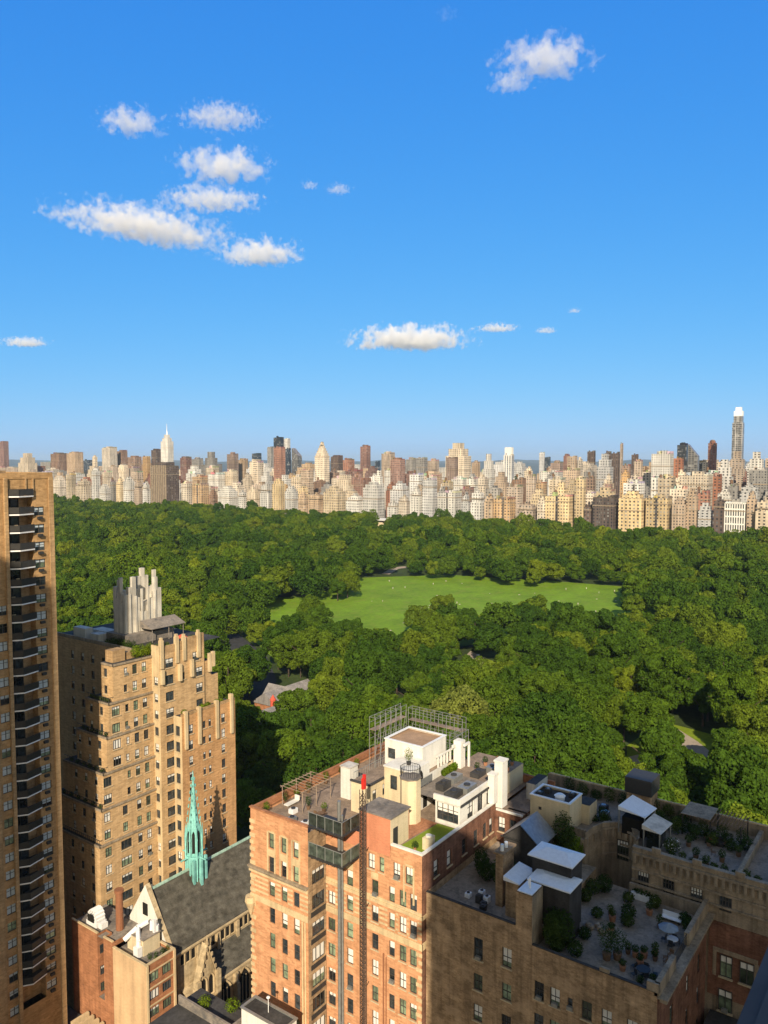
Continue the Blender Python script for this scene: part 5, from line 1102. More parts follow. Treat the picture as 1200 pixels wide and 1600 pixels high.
# ------------------------------------------------------------------ church
CH=thing('church','buff stone church with grey slate roof and green copper spire','church',(90,105,0))
RZ,EZ,RY,EY,CX0,CX1=29.0,21.0,106.5,100.6,80.6,112
b=MB()
def arch(cx,z0,z1,w,n=6):
    """pointed gothic outline, x-z points going round"""
    zs=z1-w*.9; L=[(cx-w/2,z0),(cx+w/2,z0)]
    for i in range(n+1):
        t=i/n; L.append((cx+w/2*(1-t**1.6),zs+(z1-zs)*t**.75))
    for i in range(1,n+1):
        t=1-i/n; L.append((cx-w/2*(1-t**1.6),zs+(z1-zs)*t**.75))
    return L
b.face(((CX0,EY,0),(CX1,EY,0),(CX1,EY,EZ),(CX0,EY,EZ)))
b.face(((CX0,2*RY-EY,0),(CX0,EY,0),(CX0,EY,EZ),(CX0,RY,RZ+.9),(CX0,2*RY-EY,EZ)),1)
b.face(((CX0-.5,2*RY-EY+.3,EZ-.4),(CX0-.5,EY-.3,EZ-.4),(CX0-.5,RY,RZ+1.3)),1)
b.face(((CX0-.5,EY-.3,EZ-.4),(CX0+.4,EY-.3,EZ-.4),(CX0+.4,RY,RZ+1.3),(CX0-.5,RY,RZ+1.3)))
b.face(((CX0-.5,2*RY-EY+.3,EZ-.4),(CX0+.4,2*RY-EY+.3,EZ-.4),(CX0+.4,RY,RZ+1.3),(CX0-.5,RY,RZ+1.3)))
b.build('wall',[M['stone'],M['white']],CH)
r=MB(); 
def slab(p,q,r_,s,th): # a sloped slab with thickness
    A=[p,q,r_,s]; B=[(x,y,z-th) for x,y,z in A]; r.face(A); r.face(B[::-1])
    for i in range(4): j=(i+1)%4; r.face((A[i],B[i],B[j],A[j]))
slab((CX0+.4,EY-.5,EZ-.55),(CX1,EY-.5,EZ-.55),(CX1,RY,RZ),(CX0+.4,RY,RZ),.3); slab((CX0+.4,RY,RZ),(CX1,RY,RZ),(CX1,2*RY-EY+.5,EZ-.55),(CX0+.4,2*RY-EY+.5,EZ-.55),.3)
r.build('roof',M['slate'],CH)
r=MB(); r.bar((CX0+.2,RY,RZ+.06),(CX1,RY,RZ+.06),.27,n=6); r.build('ridge_cap',M['coppergutter'],CH)
r=MB(); r.box(CX0,CX1,EY-.75,EY-.5,EZ-1.0,EZ-.72); r.box(CX0,CX1,EY-.35,EY-.02,EZ-1.5,EZ-1.05); r.build('gutter',M['cream'],CH)
g=MB(); g.prism([(CX0-.62,105.9),(CX0-.51,105.9),(CX0-.51,107.1),(CX0-.62,107.1)],25.2,27.2); g.build('gable_window',M['void'],CH)
# clerestory windows in groups of three
for gx in range(6):
    for k in range(3):
        x=CX0+2.0+gx*4.4+k*1.15
        w=MB(); L=arch(x,17.6,19.9,.72); w.face([(a,EY-.06,z) for a,z in L]); o=w.build('clerestory_window',M['void'],CH)
        f=MB(); L2=arch(x,17.4,20.15,1.0)
        for i in range(len(L)): j=(i+1)%len(L); f.face(((L[i][0],EY-.07,L[i][1]),(L2[i][0],EY-.12,L2[i][1]),(L2[j][0],EY-.12,L2[j][1]),(L[j][0],EY-.07,L[j][1])))
        f.build('surround',M['cream'],o)
    p=MB(); p.box(CX0+.6+gx*4.4,CX0+1.2+gx*4.4,EY-.5,EY-.001,0,EZ-1.6); p.build('buttress',M['stone'],CH)
# aisle
AY=97.6; AX0=86.6
a=MB(); a.face(((AX0,AY,0),(CX1,AY,0),(CX1,AY,13.9),(AX0,AY,13.9))); a.face(((AX0,EY,0),(AX0,AY,0),(AX0,AY,13.9),(AX0,EY-.01,16.9))); a.build('aisle_wall',M['stone'],CH)
r=MB(); slab((AX0-.2,AY-.4,13.75),(CX1,AY-.4,13.75),(CX1,EY-.01,17.0),(AX0-.2,EY-.01,17.0),.2); r.build('aisle_roof',M['slate'],CH)
r=MB(); r.box(AX0-.2,CX1,AY-.62,AY-.41,13.4,13.72); r.box(AX0,CX1,AY-.25,AY-.002,12.9,13.38); r.build('aisle_gutter',M['cream'],CH)
for gx in range(5):
    x=AX0+2.5+gx*4.4
    w=MB(); L=arch(x,6.5,12.4,2.3); w.face([(q,AY-.05,z) for q,z in L]); o=w.build('aisle_window',M['void'],CH)
    f=MB(); L2=arch(x,6.2,12.8,3.0)
    for i in range(len(L)): j=(i+1)%len(L); f.face(((L[i][0],AY-.06,L[i][1]),(L2[i][0],AY-.3,L2[i][1]),(L2[j][0],AY-.3,L2[j][1]),(L[j][0],AY-.06,L[j][1])))
    for dx in(-.4,.4): f.box(x+dx-.07,x+dx+.07,AY-.12,AY-.06,6.5,11.2)
    f.build('tracery',M['cream'],o)
    p=MB(); p.box(AX0+.1+gx*4.4,AX0+.8+gx*4.4,AY-.9,AY-.001,0,11); p.box(AX0+.1+gx*4.4,AX0+.8+gx*4.4,AY-.5,AY-.001,11.01,12.8); p.build('buttress',M['stone'],CH)
# gabled south porch at the west end of the aisle
PX0,PX1,PY=82.2,86.2,96.4; PB=97.5; pm=(PX0+PX1)/2
p=MB(); p.face(((PX0,PY,0),(PX1,PY,0),(PX1,PY,15.5),(pm,PY,21.4),(PX0,PY,15.5))); p.face(((PX0,PB,0),(PX0,PY,0),(PX0,PY,15.5),(PX0,PB,15.5))); p.face(((PX0,EY,0),(PX0,PB,0),(PX0,PB,12),(PX0,EY,12))); p.face(((PX0,PB,12),(PX1,PB,12),(PX1,EY,13.5),(PX0,EY,13.5))); p.face(((PX1,PB,15.5),(pm,PB,21.4),(PX0,PB,15.5)))
p.face(((PX0-.2,PY-.3,15.2),(PX0-.2,PB,15.2),(pm,PB,21.8),(pm,PY-.3,21.8))); p.face(((PX1+.2,PY-.3,15.2),(pm,PY-.3,21.8),(pm,PB,21.8),(PX1+.2,PB,15.2)))
for sx in(-1,1):
    for k in range(5): t=k/5; p.box(pm+sx*(.35+t*1.9)-.14,pm+sx*(.35+t*1.9)+.14,PY-.5,PY-.31,20.9-t*6,21.5-t*6)
p.cyl(pm,PY-.1,21.8,23.4,.28,.03,6); p.box(PX0-.5,PX0+.3,PY-.6,PY-.001,0,16.6); p.box(PX1-.3,PX1+.5,PY-.6,PY-.001,0,16.6); p.build('porch_gable',M['stone'],CH)
for x,z0,z1,w_ in ((pm-.75,13.2,16.4,.8),(pm+.75,13.2,16.4,.8),(pm,3,11.6,2.4)):
    w=MB(); L=arch(x,z0,z1,w_); w.face([(q,PY-.05,z) for q,z in L]); o=w.build('porch_window',M['void'],CH)
    f=MB(); L2=arch(x,z0-.2,z1+.35,w_+.5)
    for i in range(len(L)): j=(i+1)%len(L); f.face(((L[i][0],PY-.06,L[i][1]),(L2[i][0],PY-.2,L2[i][1]),(L2[j][0],PY-.2,L2[j][1]),(L[j][0],PY-.06,L[j][1])))
    if w_>1:
        for dx in(-.4,.4): f.box(x+dx-.06,x+dx+.06,PY-.12,PY-.06,z0,z1-1.4)
    f.build('tracery',M['cream'],o)
# copper spire
SX,SY=90.5,106.5
s=MB()
def ring(r,z,n=8,ph=.39):
    r*=.78; return [(SX+r*math.cos(ph+6.2832*i/n),SY+r*math.sin(ph+6.2832*i/n),z) for i in range(n)]
def loft(mb,rings):
    for A,B in zip(rings,rings[1:]):
        for i in range(len(A)): j=(i+1)%len(A); mb.face((A[i],A[j],B[j],B[i]))
loft(s,[ring(1.75,26.3),ring(1.75,31.2),ring(1.62,31.25),ring(1.45,36.2),ring(1.2,37.0),ring(.62,40.2),ring(.28,43.8),ring(.06,46.2)])
for i in range(8):
    a=.39+6.2832*i/8; x=SX+1.52*math.cos(a); y=SY+1.52*math.sin(a)
    s.bar((x,y,26.8 if math.sin(a)<0 else 28.6),(x,y,34.2),.17); s.cyl(x,y,34.2,36.6,.2,.02,5)
    s.bar((x,y,31.2),(SX+1.2*math.cos(a),SY+1.2*math.sin(a),36.8),.08)
    for k in range(7): t=k/7; q=1.1*(1-t)+.1; s.box(SX+q*math.cos(a)-.07,SX+q*math.cos(a)+.07,SY+q*math.sin(a)-.07,SY+q*math.sin(a)+.07,37.4+k*1.2,37.75+k*1.2)
loft(s,[ring(2.1,31.0),ring(2.1,31.35),ring(1.6,31.36)])
s.bar((SX-2.9,SY,31.1),(SX+2.9,SY,31.1),.16); s.bar((SX,SY-2.9,31.1),(SX,SY+2.9,31.1),.16)
for sx,sy in((-1.3,-1.4),(1.3,-1.4),(0,-1.8)): s.prism([(SX+sx-.24,SY+sy-.24),(SX+sx+.24,SY+sy-.24),(SX+sx+.24,SY+sy+.24),(SX+sx-.24,SY+sy+.24)],26.0,31.0)
s.build('spire',M['copper'],CH)
for i in range(8):
    a=6.2832*i/8
    if math.sin(a)>.4 and math.cos(a)>-.3: continue
    q=1.21; x=SX+q*math.cos(a); y=SY+q*math.sin(a); tx,ty=-math.sin(a)*.26,math.cos(a)*.26
    w=MB(); w.face(((x-tx,y-ty,31.9),(x+tx,y+ty,31.9),(x+tx*.9,y+ty*.9,35.3),(x,y,35.9),(x-tx*.9,y-ty*.9,35.3))); w.build('louvre_opening',M['void'],CH)

# ------------------------------------------------------------------ small house in front of the church
SB=thing('rectory','small orange brick and beige house with rooftop machinery in front of the church','building',(75,105,0))
b=MB(); Z=22.6
X0,X1=74.0,79.5
wins=[]
for z in (20.2,17.4,14.6,11.8,9,6.2): wins+=[(75.5,z,1.9,1.55,'triple'),(77.95,z,1.75,1.55,'triple')]
wall_with_windows(SB,b,'S',98.6,X0,X1,0,Z,wins,0,sill=False)
b.face(((X0,106.9,0),(X0,98.6,0),(X0,98.6,Z),(X0,106.9,Z)),1)
# brick part with a light slot
N0,N1,ND=109.3,110.9,1.6
b.face(((X0-.02,N0,0),(X0-.02,106.9,0),(X0-.02,106.9,23.4),(X0-.02,N0,23.4)),0); b.face(((X0-.02,118,0),(X0-.02,N1,0),(X0-.02,N1,23.4),(X0-.02,118,23.4)),0)
b.face(((X0-.02,N1,0),(X0-.02,N0,0),(X0-.02,N0,12.8),(X0-.02,N1,12.8)),0); b.face(((X0,N0,12.8),(X0+ND,N0,12.8),(X0+ND,N1,12.8),(X0,N1,12.8)),2)
b.face(((X0+ND,N1,12.8),(X0+ND,N0,12.8),(X0+ND,N0,23.4),(X0+ND,N1,23.4)),0); b.face(((X0,N1,12.8),(X0+ND,N1,12.8),(X0+ND,N1,23.4),(X0,N1,23.4)),0); b.face(((X0,N0,12.8),(X0+ND,N0,12.8),(X0+ND,N0,23.4),(X0,N0,23.4)),0)
b.face(((X0,106.9,Z-.01),(X1,106.9,Z-.01),(X1,106.9,23.4),(X0,106.9,23.4)),0)
b.face(((X0,98.6,Z-.7),(X1,98.6,Z-.7),(X1,106.9,Z-.7),(X0,106.9,Z-.7)),2); b.face(((X0,106.9,23),(X1+1,106.9,23),(X1+1,118,23),(X0,118,23)),3)
b.face(((X1,98.6,0),(X1,118,0),(X1,118,Z),(X1,98.6,Z)),0)
b.build('wall',[M['orange'],M['beige'],M['roof'],M['roof']],SB)
c=MB(); c.box(X0-.12,X1+.1,98.48,98.9,Z,Z+.14); c.box(X0-.12,X0+.3,98.9,106.8,Z,Z+.14); c.box(X1-.3,X1+.1,98.9,106.8,Z,Z+.14); c.box(X0-.1,X0+.22,106.9,N0-.02,23.4,23.6); c.box(X0-.1,X0+.22,N1+.02,118,23.4,23.6); c.build('coping',M['tanlight'],SB)
c=MB(); c.box(X0+.02,X0+.35,98.35,98.595,0,Z); c.box(X1-.3,X1+.05,98.35,98.595,0,Z)
for z in (18.7,15.9,13.1,10.3,21.3): c.box(X0+.4,X1-.35,98.45,98.595,z-.12,z+.05)
c.build('trim',M['tanlight'],SB)
for z in (20.6,17.0,14.2): place_window(SB,'S',N1-.12,X0+.75,z,.8,1.4,'six',sill=False,depth=.05)
ph=MB(); ph.box(76.0,79.2,101.8,105.8,Z-.7,Z+1.9); ph.build('roof_house',M['creamwall'],SB)
ph=MB(); ph.box(75.85,79.35,101.65,105.95,Z+1.9,Z+2.05); ph.build('roof_house_cap',M['roof'],SB)
ph=MB(); ph.cyl(77.3,109.6,23,29.3,.62,.58,12); ph.cyl(77.3,109.6,29.3,29.8,.75,.75,12); ph.build('chimney',M['brownpipe'],SB)
d=thing('air_duct','pale curved metal air ducts and fans on the small brick and beige house','duct',(75.6,104,23.9))
q=MB(); q.bar((75.1,105.4,Z+1.2),(77,104.6,Z+2.6),.42,n=8); q.bar((77,104.6,Z+2.6),(78.7,104.2,Z+2.9),.45,n=8); q.bar((75.6,102.4,Z-.6),(75.7,102.6,Z+1.8),.38,n=8); q.bar((75.7,102.6,Z+1.8),(76.8,104.2,Z+2.7),.36,n=8); q.build('duct_pipe',M['whitemetal'],d)
q=MB(); q.box(75.0,75.9,101.9,103.0,Z-.6,Z+1.0); q.cyl(78.6,103.0,Z+2.05,Z+3.6,.38,.3,8); q.cyl(78.9,102.2,Z+2.05,Z+3.0,.42,.42,8); q.box(78.2,78.7,101.9,102.3,Z+2.05,Z+4.1); q.build('fan_unit',M['whitemetal'],d)
d=thing('cooling_unit','white cooling unit with a dark round mouth on the brick end of the small house','machine',(76,114.8,23))
q=MB()
for k in range(9):
    a=R(-10+k*25); q.bar((75.2,114.2+1.1*math.cos(a)*.9,23.6+1.25*math.sin(a)+.6),(76.9,114.2+1.1*math.cos(a)*.9,23.6+1.25*math.sin(a)+.6),.32,n=5)
q.box(75.1,77.1,112.9,115.6,23.01,23.7); q.box(75.4,76.6,111.8,112.7,23.01,23.9); q.build('housing',M['whitemetal'],d)
q=MB(); q.box(75.0,75.09,113.5,115.1,23.75,24.9); q.build('mouth',M['void'],d)
for k,(x,y) in enumerate(((76.4,99.3),(77.0,99.9),(77.8,99.4),(78.5,100),(76.1,100.4),(78.9,99.5))): bush(x,y,Z-.7,.38,1.0+.2*(k%3),'small potted plant on the roof edge of the small brick and beige house','plant','leafdk','roof plants on the small house',80,.14)
# low roof slats beside it
ls=thing('slatted_roof','low roof with pale slats at the foot of the small brick house','roof',(70,112,8))
q=MB(); q.box(62,73.6,106,118,0,8,top=1); q.build('wall',[M['brown'],M['roofdark']],ls)
for k in range(7): q=MB(); q.box(70.4,73.5,104.8+k*1.35,105.3+k*1.35,8.6,9.6); q.build('slat',M['tanlight'],ls)
# two bulkheads close below, on the near low roof
NB=thing('low_rooftop','low dark roof with a white rooftop stair house close below the brick apartment house','building',(66,69,0))
q=MB(); q.box(50,68.8,62,80,0,29.6,top=1); q.build('wall',[M['creamwall'],M['roofdark']],NB)
q=MB(); q.box(65.9,68.3,62.4,69.3,29.61,33,top=1); q.build('stair_house',[M['white'],M['roofdark']],NB)
q=MB(); q.box(65.75,66.05,62.3,69.4,33.0,33.16); q.box(68.1,68.45,62.3,69.4,33.0,33.16); q.box(66.05,68.1,62.3,62.55,33.0,33.16); q.box(66.05,68.1,69.1,69.4,33.0,33.16); q.build('coping',M['steel'],NB)
q=MB(); q.box(64.9,65.2,70,79.9,29.61,30.8); q.box(65.2,68.7,70,70.3,29.61,30.8); q.build('parapet',M['roof'],NB)
q=MB(); q.bar((67.2,66,33),(67.2,66,34.7),.05); q.ball(67.2,66,34.9,.25,.25,.15); q.build('roof_vent',M['whitemetal'],NB)
bush(68.0,73.2,29.6,1.0,1.7,'round green shrub on the low dark roof in front of the church','shrub','leafbr')
bush(66.4,76.6,29.6,.9,1.6,'green shrub at the far end of the low dark roof','shrub','leafbr')
flush_windows(); OVER.clear()

# ------------------------------------------------------------------ brick apartment house in the middle
BA=thing('brick_apartment_house','salmon brick apartment house with cream bands, white penthouse and roof terraces','building',(85,60,0))
b=MB(); XW,XM,YS,YN,YR=72.0,75.5,49.2,73.6,63.7; RZB=54.2
rowsz=[51.45,48.3,45.05,41.55,38.2,34.9,31.7,28.4,25.1,21.8]
wl=[]
for j,z in enumerate(rowsz):
    for y in (69.85,67.7,65.65): wl.append((y,z,1.0,2.05 if j!=2 else 1.9,'dh'))
wall_with_windows(BA,b,'W',XW,YR,YN,0,RZB+.7,wl,0,sill=False)
wm=[]
for j,z in enumerate(rowsz):
    if j>1: wm.append((62.85,z-.4,1.2,1.7,'pair'))
    wm+= [(59.9,z-.15,1.0,2.0,'dh')] if j>0 else []
    if j==0: wm+=[(56.55,z-.1,1.0,1.9,'six'),(55.0,z-.1,.75,1.9,'dh'),(52.8,z-.2,1.0,2.0,'six'),(51.0,z-.25,1.05,2.1,'six')]
    else: wm+=[(56.0,z-.15,1.0,2.0,'six'),(53.5,z-.15,.85,1.9,'dh'),(51.9,z-.15,1.0,2.0,'six'),(50.4,z-.15,1.0,2.0,'six')]
wall_with_windows(BA,b,'W',XM,YS,YR,0,RZB,wm,0,sill=True)
wall_with_windows(BA,b,'S',YR,XW,XM,0,RZB,[(74.0,z-.2,2.5,1.9,'triple') for z in rowsz if z<49],3,sill=False)
ws=[]
for j,z in enumerate(rowsz): ws+=[(78.6,z,1.1,2.0,'dh'),(81.6,z,1.1,2.0,'dh'),(85.2,z,1.1,2.0,'dh'),(88.2,z,1.1,2.0,'dh'),(90.6,z,1.0,2.0,'dh'),(92.3,z,1.0,2.0,'dh')][:6 if j<2 else 2]
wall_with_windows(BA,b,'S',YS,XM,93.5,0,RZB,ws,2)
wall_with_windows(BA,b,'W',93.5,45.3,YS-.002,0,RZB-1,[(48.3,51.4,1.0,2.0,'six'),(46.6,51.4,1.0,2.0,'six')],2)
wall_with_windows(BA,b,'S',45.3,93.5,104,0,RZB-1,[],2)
b.face(((104,45.3,0),(104,YN,0),(104,YN,RZB),(104,45.3,RZB)),0); b.face(((104,YN,0),(XW,YN,0),(XW,YN,RZB),(104,YN,RZB)),0)
b.face(((XW,YR,RZB-.8),(XM,YR,RZB-.8),(XM,YN,RZB-.8),(XW,YN,RZB-.8)),1); b.face(((XM,YS,RZB-.8),(104,YS,RZB-.8),(104,YN,RZB-.8),(XM,YN,RZB-.8)),1); b.face(((93.5,45.3,RZB-1.2),(104,45.3,RZB-1.2),(104,YS,RZB-1.2),(93.5,YS,RZB-1.2)),1)
b.build('wall',[M['brick'],M['deck'],M['brickdark'],M['brown']],BA)
# cream stone bands, stripes, cornice
c=MB()
def band(z0,z1,d=.08,m=0):
    c.box(XW-d,XW-.003,YR-.003,YN+.05,z0,z1,m); c.box(XM-d,XM-.003,YS-d,YR-.01,z0,z1,m)
    c.box(XM-d+.001,93.4,YS-d,YS-.003,z0,z1,m)
band(42.75,43.55,.14)
def stripes(z0,z1):
    # stripes break for the windows
    for (p,a0,a1,wn) in ((XW,YR,YN,(69.85,67.7,65.65)),(XM,YS,YR,(62.85,59.9,56.0,53.5,51.9,50.4))):
        e=a0
        for y in sorted(wn)+[None]:
            y1=a1 if y is None else y-.62
            if y1-e>.1: c.box(p-.05,p-.003,e,y1,z0,z1)
            if y is not None: e=y+.62
for k in range(4): stripes(43.98+k*.62,44.25+k*.62)
band(46.45,46.85,.16)
c.box(XM-.06,XM-.003,YS,YR-.02,46.86,47.25)
c.build('stone_band',M['cream'],BA)
c=MB(); 
for k in range(40): y=YR+.1+k*.25; c.box(XW-.34,XW-.003,y,y+.13,46.86,47.1)
c.box(XW-.42,XW-.003,YR-.1,YN+.3,47.11,47.32); c.build('dentil_cornice',M['brownstone'],BA)
q=MB()
for k in range(58):
    z=.5+k*.92
    q.box(XW-.10,XW-.003,72.75,YN+.1,z,z+.5 if k%2 else z+.42) if k%2 else q.box(XW-.10,XW-.003,73.05,YN+.1,z,z+.46)
q.box(XW-.22,XW-.101,72.9,YN+.2,46.5,47.1); q.box(XW-.16,XW-.003,72.4,YN+.15,42.7,43.0)
q.cyl(XW-.2,YN-.1,40.6,42.4,.15,.75,10); q.cyl(XW-.2,YN-.1,42.4,43.1,.78,.7,10)
for k in range(46):
    z=.5+k*.92
    q.box(XM-.07,XM-.003,YS-.07,YS+(.75 if k%2 else .45),z,z+.46)
q.cyl(XW-.1,64.15,0,42.7,.13,n=6); q.cyl(XW-.1,64.6,0,42.7,.13,n=6)
q.build('quoin',M['cream'],BA)
# cream surrounds of the two-storey top windows
for y in (69.85,67.7,65.65):
    q=MB()
    for dy in(-.62,.62): q.box(XW-.13,XW-.003,y+dy-.11,y+dy+.11,47.33,52.6)
    q.box(XW-.14,XW-.003,y-.51,y+.51,49.45,50.35); q.box(XW-.1,XW-.003,y-.5,y+.5,52.5,52.72); q.build('window_surround',M['cream'],BA)
q=MB()
for dy in(-.68,.68): q.box(XM-.13,XM-.003,51.0+dy-.1,51.0+dy+.1,47.9,52.4)
q.box(XM-.1,XM-.003,50.5,51.5,52.38,52.6); q.build('window_surround',M['cream'],BA)
for y in (56.0,59.9): q=MB(); q.box(XM-.08,XM-.003,y-.55,y+.55,49.3,50.1); q.build('spandrel',M['cream'],BA)
q=MB(); q.box(XW-.15,XW+.35,YR+.02,YN+.1,RZB+.7,RZB+.9); q.box(XW+.36,104.1,YN-.3,YN+.1,RZB-.2,RZB+.75); q.box(103.7,104.1,45.3,YN-.31,RZB-.9,RZB+.35); q.build('parapet',M['orange'],BA)
q=MB(); q.box(XM-.12,XM+.3,YS-.1,53.6,RZB,RZB+.22); q.box(XM+.31,93.6,YS-.12,YS+.25,RZB,RZB+.22); q.box(93.35,93.61,45.2,YS-.13,RZB-.99,RZB-.75); q.build('coping',M['white'],BA)
# salmon stucco: lift house and the wall behind the balconies
q=MB(); q.box(XM-.03,79.4,53.7,58.25,RZB-.79,57.35,skip='ST'); q.box(XM-.06,XM-.031,53.75,58.2,52.75,RZB); q.face(((XM-.03,58.25,56.9),(XM-.03,63.6,56.9),(XM-.03,63.6,52),(XM-.03,58.25,52)) if False else ((XM-.05,58.3,52.6),(XM-.05,63.66,52.6),(XM-.05,63.66,RZB+.3),(XM-.05,58.3,RZB+.3))); q.build('lift_house',M['stucco'],BA)
q=MB(); q.box(XM,79.3,53.68,53.72,RZB-.79,57.3); q.build('lift_house_side',M['creamwall'],BA)
q=MB(); q.box(XM-.2,79.6,53.5,58.4,57.36,57.5); q.build('lift_house_roof',M['roof'],BA)
q=MB(); q.box(77.6,78.5,53.6,53.675,RZB-.78,56.0) if False else q.box(76.0,76.9,53.6,53.675,RZB-.78,56.0); q.build('door',M['dark'],BA)
# glass balconies in the corner
for nm,z,lab in (('upper',55.35,None),('lower',51.55,None)):
    f=MB(); f.box(XW-.05,XM-.06,58.3,63.6,z-.28,z-.02)
    for k in range(6): f.box(XW+.1,XM-.08,58.7+k*.9,58.8+k*.9,z-.5,z-.281)
    o=f.build('balcony',M['dark'],BA)
    g=MB(); n=4
    for k in range(n): g.box(XW-.03,XW,58.35+k*1.3,58.35+k*1.3+1.24,z+.05,z+1.55)
    for k in range(2): g.box(XW+.1+k*1.7,XW+.1+k*1.7+1.62,58.3,58.33,z+.05,z+1.55)
    g.build('glass_panel',M['balglass'],o)
    g=MB(); g.bar((XW-.02,58.3,z+1.6),(XW-.02,63.6,z+1.6),.05); g.bar((XW-.02,58.3,z+1.6),(XM-.1,58.3,z+1.6),.05)
    for k in range(5): g.bar((XW-.03,58.32+k*1.3,z-.02),(XW-.03,58.32+k*1.3,z+1.6),.045)
    for k in range(3): g.bar((XW+k*1.7,58.3,z-.02),(XW+k*1.7,58.3,z+1.6),.045)
    g.build('rail',M['steel'],o)
for k in range(5): 
    q=MB(); q.bar((XM-.3,58.6+k*1.2,55.0),(XM-.05,58.6+k*1.2,52.6),.06) 
for x,y,z1,r_ in ((75.1,61.25,56.2,.22),(75.15,60.8,54.5,.14)):
    q=MB(); q.cyl(x,y,0,z1+1.6,r_,n=8)
    for z in range(5,54,4): q.cyl(x,y,z,z+.2,r_*1.15,n=8)
    q.build('flue_pipe',M['steel'],BA)
q=MB(); q.cyl(75.3,54.6,0,40.5,.09,n=6); q.cyl(75.3,54.2,0,40.2,.06,n=6); q.build('drain_pipe',M['brownpipe'],BA)
# fire-escape style dark panels between the corner windows
for z in rowsz[2:]: q=MB(); q.box(72.5,75.3,YR-.05,YR-.003,z-1.95,z-1.3); q.build('panel',M['dark'],BA)
# penthouse: cream lower storey, deck, white box, octagonal turret, white wing
Z1=57.5
q=MB(); B0=RZB-.79
wall_with_windows(BA,q,'S',61.3,81.5,88.5,B0,Z1,[(82.6,55.8,1.0,1.7,'dh'),(84.7,56.0,.7,1.6,'dh'),(87,55.9,.9,1.6,'dh')],0,sill=False)
wall_with_windows(BA,q,'W',81.5,61.3,64.4,B0,Z1,[],0,sill=False)
q.box(81.52,96,61.32,64.4,B0,Z1-.01,skip='SWB',top=1)
wall_with_windows(BA,q,'S',57.4,88.5,94.6,B0,Z1,[(89.6,55.6,1.0,2.2,'dh')],2,sill=False)
q.box(88.5,96,57.41,61.3,B0,Z1-.01,skip='SB',top=1); q.box(93.8,104-.6,50,57.4,B0,Z1-1.2,top=1)
q.build('penthouse_wall',[M['creamwall'],M['deck'],M['white']],BA)
q=MB(); q.box(81.35,81.65,61.15,64.5,Z1,Z1+.22); q.box(81.65,88.6,61.15,61.45,Z1,Z1+.22); q.build('deck_edge',M['roofdark'],BA)
# white box
PX0,PX1,PY0,PY1,PZ=89.2,95.2,58.1,64.4,61.0
q=MB(); wall_with_windows(BA,q,'W',PX0,PY0,PY1,Z1,PZ,[(63.3,59.1,1.3,1.5,'dh',dict(frame='framew',bl=0))],0,sill=False)
wall_with_windows(BA,q,'S',PY0,PX0,PX1,Z1,PZ,[],0); q.box(PX0+.01,PX1,PY0+.01,PY1,Z1,PZ-.25,skip='SWB',top=1); q.face(((PX1,PY0,PZ-.3),(PX1,PY1,PZ-.3),(PX1,PY1,PZ),(PX1,PY0,PZ))); q.face(((PX0,PY1,PZ-.3),(PX1,PY1,PZ-.3),(PX1,PY1,PZ),(PX0,PY1,PZ)))
q.build('white_penthouse',[M['white'],M['rooftan']],BA)
q=MB(); t=.28
q.box(PX0-.1,PX0+t,PY0-.1,PY1+.1,PZ,PZ+.12); q.box(PX1-t,PX1+.1,PY0-.1,PY1+.1,PZ,PZ+.12); q.box(PX0+t,PX1-t,PY0-.1,PY0+t,PZ,PZ+.12); q.box(PX0+t,PX1-t,PY1-t,PY1+.1,PZ,PZ+.12); q.build('white_penthouse_coping',M['whitemetal'],BA)
q=MB(); oc=[(83.6+1.35*math.cos(R(22.5+45*i)),56.3+1.35*math.sin(R(22.5+45*i))) for i in range(8)]; q.prism(oc,B0,59.2); q.build('turret',M['creamwall'],BA)
q=MB(); q.prism([(83.6+1.45*math.cos(R(22.5+45*i)),56.3+1.45*math.sin(R(22.5+45*i))) for i in range(8)],59.2,59.36); q.build('turret_cap',M['roof'],BA)
q=MB()
for i in range(8):
    p0=oc[i];p1=oc[(i+1)%8]; q.bar((*p0,60.6),(*p1,60.6),.04)
    for k in range(4): t_=k/4; q.bar((p0[0]+(p1[0]-p0[0])*t_,p0[1]+(p1[1]-p0[1])*t_,59.58),(p0[0]+(p1[0]-p0[0])*t_,p0[1]+(p1[1]-p0[1])*t_,60.6),.025)
q.build('turret_railing',M['dark'],BA)
q=MB(); q.box(84.6,89.1,57.0,61.2,B0,59.2); q.build('upper_storey',M['creamwall'],BA)
q=MB(); q.box(84.62,89.1,56.93,56.997,B0,59.25); q.box(84.5,89.15,56.9,61.3,59.21,59.4); q.build('arch_wall',M['white'],BA)
place_window(BA,'W',84.6,59.6,57.4,1.0,1.8,'dh',sill=False,depth=-.08)
for x in (86.2,88.0):
    q=MB(); L=arch(x,B0+.1,56.6,1.0,5); q.face([(a,56.90,z) for a,z in L]); q.build('arched_door',M['void'],BA)
q=MB(); L=arch(87,57.2,58.9,1.0,5); q.face([(a,56.90,z) for a,z in L]); q.build('arched_window',M['void'],BA)
q=MB(); q.prism([(85.3,56.4),(89,56.4),(89,56.5),(85.3,56.5)],57,57.9); q.build('arch_balcony',M['steel'],BA)
